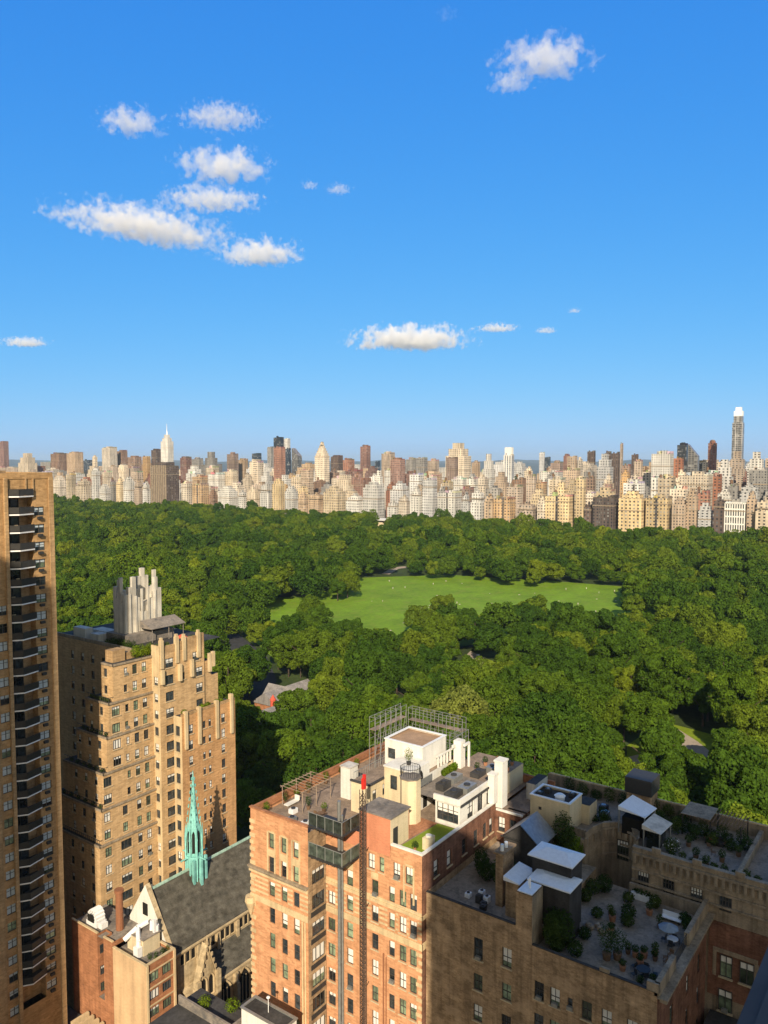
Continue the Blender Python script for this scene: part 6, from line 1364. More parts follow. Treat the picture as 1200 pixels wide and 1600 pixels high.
# white wing along the south edge: glazed west end, shaded south side
q=MB(); wall_with_windows(BA,q,'W',85.2,49.9,53.5,B0,56.5,[(51.7,55.1,3.2,2.3,'grid',dict(frame='framew',bl=.5))],0,sill=False)
wall_with_windows(BA,q,'S',49.9,85.2,93.4,B0,56.5,[(88.0,55.0,1.6,2.2,'pair'),(90.6,55.0,1.5,2.2,'pair'),(92.6,55.1,.7,2.2,'dh')],1,sill=False)
q.box(85.22,93.7,49.92,57.0,B0,56.49,skip='SWB',top=2); q.build('white_wing',[M['white'],M['white'],M['roof']],BA)
q=MB(); q.box(85.0,93.8,49.7,50.0,56.5,57.3); q.box(85.0,85.3,50.0,53.7,56.5,57.2); q.build('wing_parapet',M['white'],BA)
q=MB(); q.box(85.05,93.7,49.55,49.69,56.35,56.62); q.build('wing_gutter',M['roofdark'],BA)
for x,y,z0,z1,s_ in ((94.6,49.0,53.4,59.6,.75),(92.9,49.3,54.4,58.2,.55)):
    q=MB(); q.box(x-s_,x+s_,y-s_*.8,y+s_*.8,z0,z1); q.box(x-s_-.1,x+s_+.1,y-s_*.8-.1,y+s_*.8+.1,z1,z1+.22); q.build('chimney',M['white'],BA)
q=MB(); q.box(96.2,97.4,56.2,57.4,B0,60.2); q.box(95.5,96.2,57.0,57.3,59.3,59.7); q.box(97.6,97.8,55.6,55.9,56.3,59.6); q.box(96.3,97.8,55.6,55.9,59.6,59.9); q.build('roof_pier',M['white'],BA)
q=MB()
for k in range(5): q.box(92.0+k*.8,92.2+k*.8,57.3,57.5,Z1,Z1+1.5)
q.box(91.8,96,57.3,57.5,Z1+1.5,Z1+1.7); q.build('roof_arcade',M['white'],BA)
q=MB(); q.box(99.5,103.4,46.2,47.6,RZB-1.2,55.3,top=1); q.build('corner_house',[M['bluewhite'],M['roofdark']],BA)
# things on the roofs of the brick house
t=thing('artificial_lawn','bright green artificial lawn terrace with white edge on the brick house','lawn',(80,51.5,RZB-.7)); t['kind']='thing'
q=MB(); q.prism([(75.85,49.5),(84.9,49.5),(84.9,52.9),(75.85,53.5)],RZB-.77,RZB-.69); q.build('turf_mat',M['turf'],t)
q=MB(); q.prism([(79.5,53.66),(75.9,53.66),(84.9,53.05),(85,56),(79.5,56)][:1]+[(84.9,53.1),(85.1,56),(79.5,56)],RZB-.77,RZB-.7); structure(q.build('terrace_paving',M['terracotta']))
t=thing('ac_unit','beige air conditioning cabinet on the bright green roof lawn','machine',(78.6,50.2,RZB-.68))
q=MB(); q.box(78.0,79.4,49.9,50.8,RZB-.68,RZB+.75); q.build('cabinet',M['creamwall'],t); q=MB(); q.cyl(78.7,50.35,RZB+.75,RZB+.95,.36,n=12); q.build('fan',M['white'],t)
def pot(x,y,z,h,label,group=None,r=.28,mat='leafdk',pm='terracotta',spread=.45,n=90,cat='potted plant'):
    t=thing('potted_plant',label,cat,(x,y,z),group)
    q=MB(); q.cyl(x,y,z,z+r*1.5,r*.75,r,10); q.build('pot',M[pm],t)
    q=MB(); q.bar((x,y,z+r*1.4),(x,y,z+r*1.5+h*.5),.025); q.leaves(x,y,z+r*1.5+h*.5,spread,spread,h*.5,int(n*2.2),.1); q.build('foliage',M[mat],t); return t
pot(77.3,51.4,RZB-.69,.9,'small dark potted plant standing on the bright green roof lawn',None,.2)
GP='planters on the brick house roof deck'
def table(x,y,z,label,group,mat='dark',r=.5):
    t=thing('terrace_table',label,'table',(x,y,z),group)
    q=MB(); q.cyl(x,y,z+.7,z+.75,r,n=14); q.build('tabletop',M[mat],t); q=MB(); q.cyl(x,y,z,z+.7,.05,n=6); q.cyl(x,y,z,z+.04,.28,n=10); q.build('pedestal',M['dark'],t)
def chair(x,y,z,a,label,group,mat='dark'):
    t=thing('terrace_chair',label,'chair',(x,y,z),group); t.rotation_euler=(0,0,a)
    def P(nm,f):
        q=MB(); f(q); me=q.mesh(nm,[M[mat]]); link(nm,me,t)
    P('seat',lambda q:q.box(-.24,.24,-.24,.24,.42,.46)); P('backrest',lambda q:q.box(-.24,.24,.21,.25,.5,.9))
    for sx in(-.2,.2):
        for sy in(-.2,.2): P('leg',lambda q:q.bar((sx,sy,0),(sx,sy,.42),.02))
Zd=B0+.0
for k,(x,y) in enumerate(((73.4,72.6),(74.2,72.9),(77.8,72.8),(80.2,72.9),(82.6,72.9),(86.4,72.9),(90,72.9),(93.5,72.8),(78.5,69.3),(79,67.0))):
    pot(x,y,Zd,.9+.3*(k%3),'leafy planter along the parapet of the brown roof deck on the brick house',GP,.3,'leafbr' if k%2 else 'leafdk','wood')
t=thing('lounger','white lounger on the brown roof deck by the long parapet','lounger',(78,72,Zd))
q=MB(); q.box(77,79.2,71.6,72.4,Zd+.3,Zd+.42); q.build('seat',M['white'],t); q=MB(); q.prism([(79.2,71.6),(79.35,71.6),(79.35,72.4),(79.2,72.4)],Zd+.4,Zd+1.0); q.build('backrest',M['white'],t)
for sx in(77.1,79.1):
    for sy in(71.7,72.3): q=MB(); q.bar((sx,sy,Zd),(sx,sy,Zd+.3),.03); q.build('leg',M['metal'],t)
for k,(x,y) in enumerate(((73.6,70.2),(74.3,68.4),(74.6,66.4),(73.2,66.8),(76.5,70.2))):
    t=thing('ac_unit','grey metal roof unit among the terrace furniture at the front of the brick house','machine',(x,y,Zd),'roof units at the front of the brick house')
    q=MB(); q.box(x-.5,x+.5,y-.4,y+.4,Zd,Zd+.6+.15*(k%2)); q.build('cabinet',M['steel' if k%2 else 'whitemetal'],t); q=MB(); q.cyl(x,y,Zd+.6+.15*(k%2),Zd+.75+.15*(k%2),.3,n=10); q.build('fan',M['dark'],t)
for k,(x,y) in enumerate(((77.4,66.2),(75.6,64.6))): table(x,y,Zd,'round table on the roof deck behind the upper glass balcony','tables on the brick house deck','wood')
for k,(x,y) in enumerate(((78.2,66.2),(77.4,67.0),(76.6,65.9),(74.9,64.9))): chair(x,y,Zd,k*1.7,'chair by a round table on the brick house roof deck','chairs on the brick house deck','wood')
t=thing('roof_bulkhead','white chimney-like box standing on the brown roof deck','bulkhead',(84.8,67.4,Zd))
q=MB(); q.box(84.0,85.8,66.6,68.2,Zd,57.8); q.build('wall',M['white'],t); q=MB(); q.box(83.9,85.9,66.5,68.3,57.8,57.95); q.build('cap',M['bluewhite'],t)
q=MB()
P0=[(79.6,72.9),(84,72.9),(88,72.9)]
t=thing('pergola','thin wooden pergola frame on the brown roof deck','pergola',(80,70,Zd))
for x in (77.2,80,83):
    for y in (69.2,72.8): q=MB(); q.bar((x,y,Zd),(x,y,Zd+2.7),.07); q.build('post',M['deck'],t)
for y in (69.2,72.8): q=MB(); q.bar((76.9,y,Zd+2.75),(83.3,y,Zd+2.75),.08); q.build('beam',M['deck'],t)
q=MB()
for k in range(9): q.bar((77+k*.75,68.9,Zd+2.88),(77+k*.75,73,Zd+2.88),.04)
q.build('slats',M['deck'],t)
t=thing('deck_railing','dark railing across the upper roof deck of the brick house','railing',(80,69,Zd))
q=MB(); q.bar((82,64.3,Z1+1),(89,64.3,Z1+1),.05)
for k in range(15): q.bar((82+k*.5,64.3,Z1),(82+k*.5,64.3,Z1+1),.03)
q.build('rail',M['steel'],t)
pot(86.6,58.6,59.3,2.0,'tall dry reed-like plant in a pot at the white penthouse corner',None,.35,'leafyel','dark',.6,130)
for k in range(5): bush(92.4+k*.7,56.6,56.3,.45,1.2,'green climber growing along the white roof arcade','climber','leafbr','climbers on the roof arcade')
GR='dark roof equipment on the white wing'
for k,(x,y,s_,h) in enumerate(((87.2,52,1.2,.7),(90,51.6,1.3,.7),(88.6,54.4,1.0,.9),(91.6,54.6,1.2,.8),(95.5,53,1.1,.7),(98,52.2,.9,.8))):
    z=56.5 if x<93.5 else 56.31
    t=thing('roof_unit','dark grey box unit on the flat roof of the white wing','machine',(x,y,z),GR)
    q=MB(); q.box(x-s_,x+s_,y-s_*.6,y+s_*.6,z,z+h); q.build('cabinet',M['steel' if k%2 else 'roofdark'],t); q=MB(); q.cyl(x,y,z+h,z+h+.15,s_*.35,n=10); q.build('fan',M['dark'],t)
for k,(x,y) in enumerate(((96.8,53.9),(99.4,54),(101,52.5),(101.8,51),(99.6,50.6),(102.6,53.6))): pot(x,y,56.3,.9,'small potted plant on the sunny back terrace of the brick house','pots on the back terrace',.3)
# scaffold frame round the penthouse
SC=thing('scaffold','grey metal scaffold frame standing round the white penthouse','scaffold',(101,68,B0))
def scaff(p0,p1,n,z0,z1):
    q=MB(); d=((p1[0]-p0[0])/n,(p1[1]-p0[1])/n); L=math.hypot(*d); nx,ny=-d[1]/L*1.1,d[0]/L*1.1
    for s_ in (0,1):
        for k in range(n+1):
            x=p0[0]+d[0]*k+nx*s_; y=p0[1]+d[1]*k+ny*s_; q.bar((x,y,z0),(x,y,z1),.05)
        for z in (z0+1.2,z0+2.4,z0+3.6,z0+4.8,z1-.05,z1-.9):
            if z<z1: q.bar((p0[0]+nx*s_,p0[1]+ny*s_,z),(p1[0]+nx*s_,p1[1]+ny*s_,z),.04)
    for k in range(n):
        x=p0[0]+d[0]*k;y=p0[1]+d[1]*k; q.bar((x,y,z0+2.4),(x+d[0],y+d[1],z1-.9),.03)
        q.bar((x,y,z1-.05),(x+nx,y+ny,z1-.05),.035)
    q.build('scaffold_bay',M['steel'],SC)
    q=MB(); a=(p0[0],p0[1]);e=(p1[0],p1[1]); q.prism([a,e,(e[0]+nx,e[1]+ny),(a[0]+nx,a[1]+ny)],z1-2.0,z1-1.92); q.build('scaffold_plank',M['deck'],SC)
scaff((94.2,69.8),(102.4,69.8),6,B0,61.6); scaff((102.4,69.4),(102.4,59.6),7,B0,61.2); scaff((102.0,59.4),(98.4,59.4),2,B0,60.0)
# lattice hoist mast
HM=thing('hoist_mast','tall black lattice hoist mast with a red cap in front of the brick house','mast',(74.7,57.25,0))
q=MB(); hx,hy,s_=74.7,57.25,.27
for sx in(-1,1):
    for sy in(-1,1): q.bar((hx+sx*s_,hy+sy*s_,0),(hx+sx*s_,hy+sy*s_,60.4),.055)
for k in range(100):
    z=k*.6
    for (a0,a1) in (((-1,-1),(1,-1)),((-1,1),(-1,-1)),((1,-1),(1,1)),((1,1),(-1,1))):
        q.bar((hx+a0[0]*s_,hy+a0[1]*s_,z),(hx+a1[0]*s_,hy+a1[1]*s_,z+.6),.036); q.bar((hx+a0[0]*s_,hy+a0[1]*s_,z),(hx+a1[0]*s_,hy+a1[1]*s_,z),.034)
q.build('lattice',M['mastpaint'],HM)
q=MB()
for z in (12,24,36,46,53): q.bar((hx,hy,z),(75.5,hy,z),.06); q.bar((hx,hy-.6,z),(75.5,hy-.3,z),.05)
q.build('wall_tie',M['mastpaint'],HM)
q=MB(); q.box(hx-.22,hx+.22,hy-.36,hy+.04,60.5,61.8); q.prism([(hx-.14,hy-.42),(hx+.14,hy-.42),(hx+.14,hy-.1),(hx-.14,hy-.1)],61.8,62.3); q.build('red_cap',M['red'],HM)
flush_windows(); OVER.clear()

# ------------------------------------------------------------------ brown apartment house on the right
BR=thing('brown_apartment_house','weathered brown brick apartment house with roof gardens, lying in shade at the lower right','building',(90,30,0))
b=MB(); ZN,ZS,ZR=49.8,48.3,52.4
wn=[]
for j,z in enumerate((45.5,41.6,38.0,34.3,30.6,27)): wn+=[(42.0,z-.1,1.15,2.5 if j==0 else 1.9,'six'),(38.45,z+.2,1.15,2.2 if j==0 else 1.9,'six')]
wall_with_windows(BR,b,'W',76,37.4,48.9,0,ZN,wn,0,sill=True)
ws=[]
for z in (43.5,39.9,36.3,32.7,29): ws+=[(34.6,z,1.1,2.0,'six'),(32.8,z,1.1,2.0,'six'),(31.1,z,.55,1.3,'dh'),(29.3,z,1.1,2.0,'six'),(27.2,z,1.1,1.9,'six'),(24.6,z,1.1,1.9,'six')]
wall_with_windows(BR,b,'W',76,22.2,35.5,0,ZS,ws,0)
b.face(((75.97,37.4,0),(75.97,35.5,0),(75.97,35.5,53.6),(75.97,37.4,53.6))); b.face(((75.97,35.5,ZS-1),(78.6,35.5,ZS-1),(78.6,35.5,53.6),(75.97,35.5,53.6)),2); b.face(((78.6,35.5,40),(78.6,37.4,40),(78.6,37.4,53.6),(78.6,35.5,53.6))); b.face(((78.6,37.4,ZN-1),(75.97,37.4,ZN-1),(75.97,37.4,53.6),(78.6,37.4,53.6)))
wsS=[(x,z,1.2,2.2,'six') for z in (43.2,39.4,35.6) for x in (81,87,91.5)]
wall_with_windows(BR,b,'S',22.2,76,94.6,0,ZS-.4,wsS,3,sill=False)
b.face(((76,48.9,0),(94,48.9,0),(94,48.9,ZN),(76,48.9,ZN)),0)
# floors of the two front terraces
b.face(((76,22.2,ZS-.9),(94.6,22.2,ZS-.9),(94.6,35.5,ZS-.9),(76,35.5,ZS-.9)),1); b.face(((76,35.5,ZN-.9),(94.6,35.5,ZN-.9),(94.6,48.9,ZN-.9),(76,48.9,ZN-.9)),1); b.face(((76,35.52,ZS-1),(94.6,35.52,ZS-1),(94.6,35.52,ZN-.9),(76,35.52,ZN-.9)),0)
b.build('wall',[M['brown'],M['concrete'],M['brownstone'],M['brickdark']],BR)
# rear wing with its rounded notch and dentil cornice
PL=[(94.6,-12),(94.6,31.0),(96.6,31.0),(98.4,31.6),(99.6,33.0),(99.9,34.8),(98.6,36.2),(96.4,36.9),(94.6,37.0),(94.6,48.4),(108.6,48.4),(108.6,-12)]
q=MB(); q.prism(PL,0,ZR-.4,0,1); q.build('rear_wing',[M['brownstone'],M['concrete']],BR)
def off(P,d): # push the west edge outwards
    return [(x-d if x<108 else x,y) for x,y in P]
q=MB(); A=off(PL,.45)
def strip(P,z0,z1,d0,d1,mb,n0=0,n1=9):
    a=off(P,d0); c=off(P,d1)
    for i in range(n0,n1-1):
        if i+1>=len(P): break
        p0,p1=a[i],a[i+1]; r0,r1=c[i],c[i+1]
        mb.face(((*p0,z0),(*p1,z0),(*p1,z1),(*p0,z1))); mb.face(((*r0,z1),(*r1,z1),(*p1,z1),(*p0,z1))); mb.face(((*r0,z0),(*r1,z0),(*p1,z0),(*p0,z0)))
strip(PL,ZR-.25,ZR+.02,.35,-.5,q); strip(PL,ZR-.39,ZR+.45,.02,-.45,q); strip(PL,ZR+.45,ZR+.62,.1,-.55,q); strip(PL,ZR-2.2,ZR-1.95,.22,-.1,q); strip(PL,ZR-3.6,ZR-3.4,.3,-.1,q)
for i in range(9):
    p0,p1=PL[i] if i<len(PL) else PL[-1],PL[i+1] if i+1<len(PL) else PL[-1]
    if i>8: break
    L=math.hypot(p1[0]-p0[0],p1[1]-p0[1]); n=int(L/.78)
    for k in range(n):
        t=(k+.5)/n; x=p0[0]+(p1[0]-p0[0])*t; y=p0[1]+(p1[1]-p0[1])*t
        q.box(x-.34,x-.005,y-.17,y+.17,ZR-1.25,ZR-.26)
for k in range(9): q.box(94.25,94.59,18.3+k*1.45-.35 if False else -10+k*4.7,-10+k*4.7+1.0,ZR+.63,ZR+1.25)
q.build('cornice',M['brownstone'],BR)
for y,z in ((29.6,49.3),(26.6,49.4),(23.4,49.4),(20.2,49.4)):
    place_window(BR,'W',94.6,y,z,1.3,1.9,'grid',sill=False,depth=-.05)
for x,y,rz_ in ((99.75,33.9,0),):
    place_window(BR,'W',99.7,33.9,49.6,1.5,2.6,'grid',bl=.3,sill=False,depth=-.12)
for k,(y,z) in enumerate(((20.2,42.1),(18.0,42.1),(20.2,38.0))): place_window(BR,'W',94.6,y-.3,z,1.5 if k else 1.3,2.5,'pair',bl=.3,glass='glassgreen',frame='frame',sill=True,depth=-.24)
q=MB(); q.box(94.35,94.597,16.6,21.4,43.5,44.0); q.box(94.4,94.597,16.5,17.0,40.6,43.49); q.box(94.4,94.597,21.0,21.4,40.6,43.49)
q.build('stone_lintel',M['brownstone'],BR)
q=MB(); q.box(94.45,94.598,9,21.9,38.2,47.0); q.build('red_brick_wall',M['brickdark'],BR)
# copings and parapets of the terraces
q=MB(); q.box(75.9,76.25,37.45,48.9,ZN,ZN+.1); q.box(75.9,76.25,22.2,35.45,ZS,ZS+.1); q.build('coping',M['roofdark'],BR)
q=MB()
q.box(76.0,81.5,22.0,22.5,ZS-.39,ZS+1.0); q.box(86.2,94.5,22.0,22.5,ZS-.39,ZS+1.0); q.box(75.8,76.2,22.0,23.2,ZS+.101,ZS+1.0); q.box(75.9,76.2,27,28,ZS+.101,ZS+.5)
q.box(93.6,94.0,22.51,31,ZS-.9,ZS+.5); q.build('parapet',M['brownstone'],BR)
q=MB()
for k in range(38): q.box(76.1+k*.48,76.42+k*.48,21.3,21.99,ZS-.9,ZS-.55)
q.box(75.9,94.3,21.2,22.19,ZS-.54,ZS-.38) ; q.build('bracket_cornice',M['brownstone'],BR)
q=MB()
for x0,x1 in ((81.5,86.2),):
    q.bar((x0,22.25,ZS+.9),(x1,22.25,ZS+.9),.04)
    for k in range(16): q.bar((x0+(x1-x0)*k/15,22.25,ZS-.4),(x0+(x1-x0)*k/15,22.25,ZS+.9),.025)
q.build('railing',M['dark'],BR)
q=MB(); q.prism([(76.1,35.6),(78.5,35.6),(78.5,37.3),(76.1,37.3)],53.6,53.72); q.bar((77.3,36.4,53.7),(77.3,36.4,54.9),.1,n=6); q.bar((77.8,36.8,53.7),(77.8,36.8,54.4),.1,n=6); q.build('chimney_cap',M['zinc'],BR)
q=MB(); q.box(79.6,82.4,40.9,41.8,ZN-.9,55.0); q.box(79.4,82.6,40.7,42.0,55.0,55.25); q.build('chimney',M['brown'],BR)
q=MB(); q.bar((80.2,41.3,55.2),(80.2,41.3,56.0),.2,n=8); q.bar((81.2,41.3,55.2),(81.2,41.3,55.9),.2,n=8); q.build('chimney_pot',M['zinc'],BR)
# lift houses with pale metal hipped roofs
q=MB(); q.box(79.3,82.3,32.7,37.4,ZS-.9,53.5); q.build('lift_house',M['darkwall'],BR)
q=MB(); q.prism([(79.0,32.5),(82.4,32.5),(82.4,37.6),(79.0,37.6)],53.5,53.66); 
def hip(mb,x0,x1,y0,y1,z,h):
    cx=(x0+x1)/2; yr0=y0+(x1-x0)*.42; yr1=y1-(x1-x0)*.42
    mb.face(((x0,y0,z),(x1,y0,z),(cx,yr0,z+h))); mb.face(((x1,y0,z),(x1,y1,z),(cx,yr1,z+h),(cx,yr0,z+h))); mb.face(((x1,y1,z),(x0,y1,z),(cx,yr1,z+h))); mb.face(((x0,y1,z),(x0,y0,z),(cx,yr0,z+h),(cx,yr1,z+h)))
hip(q,79.0,82.4,32.5,37.6,53.66,.25); q.build('lower_metal_roof',M['zinc'],BR)
q=MB(); q.box(81.6,84.7,33.5,38.2,ZS-.9,55.1); q.build('lift_house_upper',M['darkwall'],BR)
q=MB(); q.box(81.2,85.0,33.2,38.6,55.1,55.25); hip(q,81.2,85.0,33.2,38.6,55.25,.55); q.build('upper_metal_roof',M['zinc'],BR)
q=MB(); q.box(78.4,82.0,38.3,39.9,ZN-.9,53.0); q.build('stair_house',M['brown'],BR)
q=MB(); q.prism([(78.2,38.1),(82.2,38.1),(82.2,40.1),(78.2,40.1)],53.0,53.15,ztop=[53.1,53.1,53.5,53.5]); q.build('stair_house_roof',M['zinc'],BR)
# gabled roof, cream penthouse, bulkhead tower
q=MB(); q.prism([(88.6,40.6),(93,40.6),(93,45.4),(88.6,45.4)],ZN-.9,52.6); q.face(((88.6,40.6,52.6),(88.6,45.4,52.6),(88.6,43,54.6))); q.build('gable_house',M['darkwall'],BR)
q=MB()
q.face(((88.3,40.3,52.55),(93.2,40.3,52.55),(93.2,43,54.75),(88.3,43,54.75))); q.face(((88.3,43,54.75),(93.2,43,54.75),(93.2,45.7,52.55),(88.3,45.7,52.55))); q.face(((88.3,40.3,52.4),(93.2,40.3,52.4),(93.2,43,54.6),(88.3,43,54.6))); q.build('gable_roof',M['metal'],BR)
q=MB(); q.box(88.2,88.31,43.01,45.7,52.6,52.75); q.build('gable_edge',M['dark'],BR)
CX0,CX1,CY0,CY1=94.9,98.9,39.3,44.8
q=MB(); q.box(CX0,CX1,CY0,CY1,ZR-.4,55.9,skip='T'); q.face(((CX0,CY0,55.6),(CX1,CY0,55.6),(CX1,CY1,55.6),(CX0,CY1,55.6)),1); q.box(98.9,101.5,38.2,41.2,ZR-.4,54.6,top=1); q.box(CX0-.02,CX0,43.2,43.6,54.2,54.6,1) ; q.build('cream_penthouse',[M['creamwall'],M['roofdark']],BR)
q=MB(); t=.22
q.box(CX0-.08,CX0+t,CY0-.08,CY1+.08,55.9,56.05); q.box(CX1-t,CX1+.08,CY0-.08,CY1+.08,55.9,56.05); q.box(CX0+t,CX1-t,CY0-.08,CY0+t,55.9,56.05); q.box(CX0+t,CX1-t,CY1-t,CY1+.08,55.9,56.05); q.build('cream_penthouse_coping',M['zinc'],BR)
q=MB(); q.box(105,108.2,32.2,35.4,ZR-.4,55.2); q.build('bulkhead_tower',M['brown'],BR)
q=MB(); q.box(104.8,108.4,32.0,35.6,55.2,57.3); q.build('bulkhead_tank_room',M['dark'],BR)
q=MB(); q.box(104.9,104.99,33.9,34.8,53.1,54.9); q.build('bulkhead_door',M['void'],BR)
q=MB(); q.box(108.2,108.7,-12,48.3,ZR-.39,53.6); q.box(95.6,108.19,18.8,19.3,ZR-.39,53.1); q.box(95.6,108.19,15.6,16.0,ZR-.39,52.9); q.box(95.1,95.5,37.3,48.2,ZR-.39,53.0); q.build('roof_parapet',M['brownstone'],BR)
q=MB(); q.box(108.3,108.6,-12,48,53.61,53.75); q.build('roof_parapet_coping',M['cream'],BR)
# low court roof with pipes at the south
q=MB(); q.box(76.5,94.3,2,21.5,0,36.4,top=1); q.box(76.5,94.3,14.2,14.6,36.41,37.2); q.box(84.2,84.5,14.61,21.4,36.41,36.9); q.build('court_roof',[M['brickdark'],M['roofdark']],BR)
for k,(x,y) in enumerate(((88.6,16.2),(90.2,15.6),(80,18.6),(81.3,17.2),(78.4,19.6))):
    t=thing('vent_pipe','pale hooded vent pipe on the dark court roof at the lower right corner','vent',(x,y,36.4),'vents on the court roof')
    q=MB(); q.bar((x,y,36.4),(x,y,38.0),.16,n=8); q.build('pipe',M['steel'],t); q=MB(); q.ball(x,y,38.2,.36,.36,.28); q.build('hood',M['zinc'],t)
# ---- roof gardens
ZT=ZS-.9
GA='plants on the shaded front roof garden'
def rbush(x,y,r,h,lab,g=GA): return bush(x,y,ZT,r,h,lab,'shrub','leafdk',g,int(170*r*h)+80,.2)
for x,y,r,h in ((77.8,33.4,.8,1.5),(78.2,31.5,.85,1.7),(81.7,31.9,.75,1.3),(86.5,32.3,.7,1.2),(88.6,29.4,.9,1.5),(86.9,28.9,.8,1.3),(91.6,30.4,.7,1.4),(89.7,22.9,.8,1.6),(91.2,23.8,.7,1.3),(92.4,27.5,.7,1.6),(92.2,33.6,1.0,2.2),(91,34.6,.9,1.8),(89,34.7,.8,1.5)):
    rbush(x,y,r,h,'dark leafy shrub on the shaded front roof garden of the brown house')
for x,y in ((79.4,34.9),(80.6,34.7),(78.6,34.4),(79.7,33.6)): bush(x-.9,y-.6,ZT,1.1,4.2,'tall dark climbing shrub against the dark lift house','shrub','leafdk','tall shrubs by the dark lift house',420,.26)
for x,y,h in ((79.6,28.6,3.4),(80.3,27.7,2.6)): pot(x,y,ZT,h,'small potted tree in the middle of the shaded roof garden','potted trees in the roof garden',.5,'leafdk','wood',1.0,420,'potted tree')
for k,(x,y,h) in enumerate(((81.9,27.1,1.0),(81.8,26.3,.8),(82.2,25.5,.7),(82.4,24.4,.8),(83.4,24.7,.9),(80.6,25.4,.7),(88.6,25.8,1.2),(78.8,26.6,.7),(86.8,30.6,.9),(87.8,31.2,.9),(84.6,29.9,.6),(90.6,27.6,1.0),(77.2,24.3,.8),(78.2,23.3,.7))):
    pot(x,y,ZT,h,'potted plant in a clay pot on the shaded front roof garden','clay pots in the roof garden',.3+.06*(k%3),'leafdk','terracotta' if k%3 else 'wood',.42,110)
for k in range(7):
    x,y=84.3+.5*math.sin(k*2.1),31.0+.45*k-1.2
    t=MB().ball(x,y,ZT+.2,.45,.38,.28,n=7,m=4,jit=.25).build('rock',M['brownstone'],None,(x,y,ZT)); tag(t,'grey garden rock beside the shaded roof garden shrubs','rock','rocks in the roof garden')
table(86.2,23.7,ZT,'round glass table with chairs at the edge of the roof garden',None,'zinc',.6)
t=thing('parasol','blue-grey parasol over the round roof garden table','parasol',(86.3,24.2,ZT)); q=MB(); q.bar((86.3,24.2,ZT),(86.3,24.2,ZT+2.2),.04,n=6); q.build('pole',M['metal'],t); q=MB(); q.cyl(86.3,24.2,ZT+1.75,ZT+2.3,1.1,.03,8,cap=False); q.build('canopy',plain('blue_grey_canvas',(.22,.27,.33),.9,.1),t)
for k in range(4): chair(86.2+.95*math.cos(k*1.57),23.7+.95*math.sin(k*1.57),ZT,k*1.57-1.57+math.pi,'dark chair at the round parasol table on the roof garden','chairs at the parasol table')
table(79.2,24.6,ZT,'dark table at the front corner of the roof garden',None,'dark',.7)
for k in range(5): chair(79.2+1.15*math.cos(k*1.26),24.6+1.15*math.sin(k*1.26),ZT,k*1.26+1.57,'dark chair round the corner table of the roof garden','chairs at the corner table')
for k in range(3): chair(82.2+.8*k,23.2+.3*(k%2),ZT,2.5+k,'dark chair standing loose by the roof garden parapet','loose chairs in the roof garden','wood')
t=thing('bench','pale bench on the east side of the roof garden','bench',(90.6,25.2,ZT)); q=MB(); q.box(90.3,91.0,24,26.2,ZT+.38,ZT+.46); q.build('seat',M['zinc'],t); q=MB(); q.box(91.0,91.08,24,26.2,ZT+.46,ZT+.95); q.build('backrest',M['zinc'],t)
for y in (24.2,26.0): q=MB(); q.box(90.4,90.9,y-.04,y+.04,ZT,ZT+.38); q.build('leg',M['dark'],t)
t=thing('planter','long pale planter box along the garden wall under the rear cornice','planter',(93.2,29,ZT)); q=MB(); q.box(92.9,93.5,27.8,30.6,ZT,ZT+.7); q.build('box',M['zinc'],t); q=MB(); q.leaves(93.2,29.2,ZT+.95,.35,1.3,.35,150,.18); q.build('foliage',M['leafdk'],t)
# left terrace clutter and greenery
G2='clutter on the left roof terrace'
for k,(x,y,h) in enumerate(((79.0,43.6,.9),(79.6,42.9,.7),(78.4,42.7,.6),(80.2,43.9,.8),(77.8,42.4,.6),(79.3,45.2,.5))):
    t=thing('roof_unit','small grey unit in the clutter on the bare left roof terrace','machine',(x,y,ZN-.9),G2); q=MB(); q.box(x-.35,x+.35,y-.3,y+.3,ZN-.9,ZN-.9+h); q.build('cabinet',M['zinc' if k%2 else 'dark'],t); q=MB(); q.cyl(x,y,ZN-.9+h,ZN-.8+h,.2,n=8); q.build('fan',M['dark'],t)
for k,(x,y) in enumerate(((83.6,43.0),(84.2,44.0),(83.8,45.2),(84.6,46.2),(85.4,42.4),(85.6,47))): bush(x,y,ZN-.9,1.0,2.4+.4*(k%2),'dark bushy shrub behind the bare left roof terrace','shrub','leafdk','shrubs behind the left terrace',260,.24)
for k,(x,y) in enumerate(((94.0,39.8),(93.4,39.0),(94.0,38.2))): bush(x,y,ZN-.9,1.5-.2*k,6.2-1.3*k,'dark round shrub beside the cream penthouse','shrub','leafdk' if k<2 else 'leafbr','shrubs beside the cream penthouse',620,.26)
t=thing('water_tank_frame','dark pipes and drums between the chimneys on the brown house','machine',(84.6,40.6,ZN-.9))
q=MB()
for k in range(5): q.bar((83.2+k*.5,40.2,ZN+.8),(83.2+k*.5,41.6,ZN+.8),.12,n=6)
q.build('pipes',M['zinc'],t); q=MB(); q.box(83,86,40,41.8,ZN-.9,ZN+.6); q.build('frame',M['dark'],t)
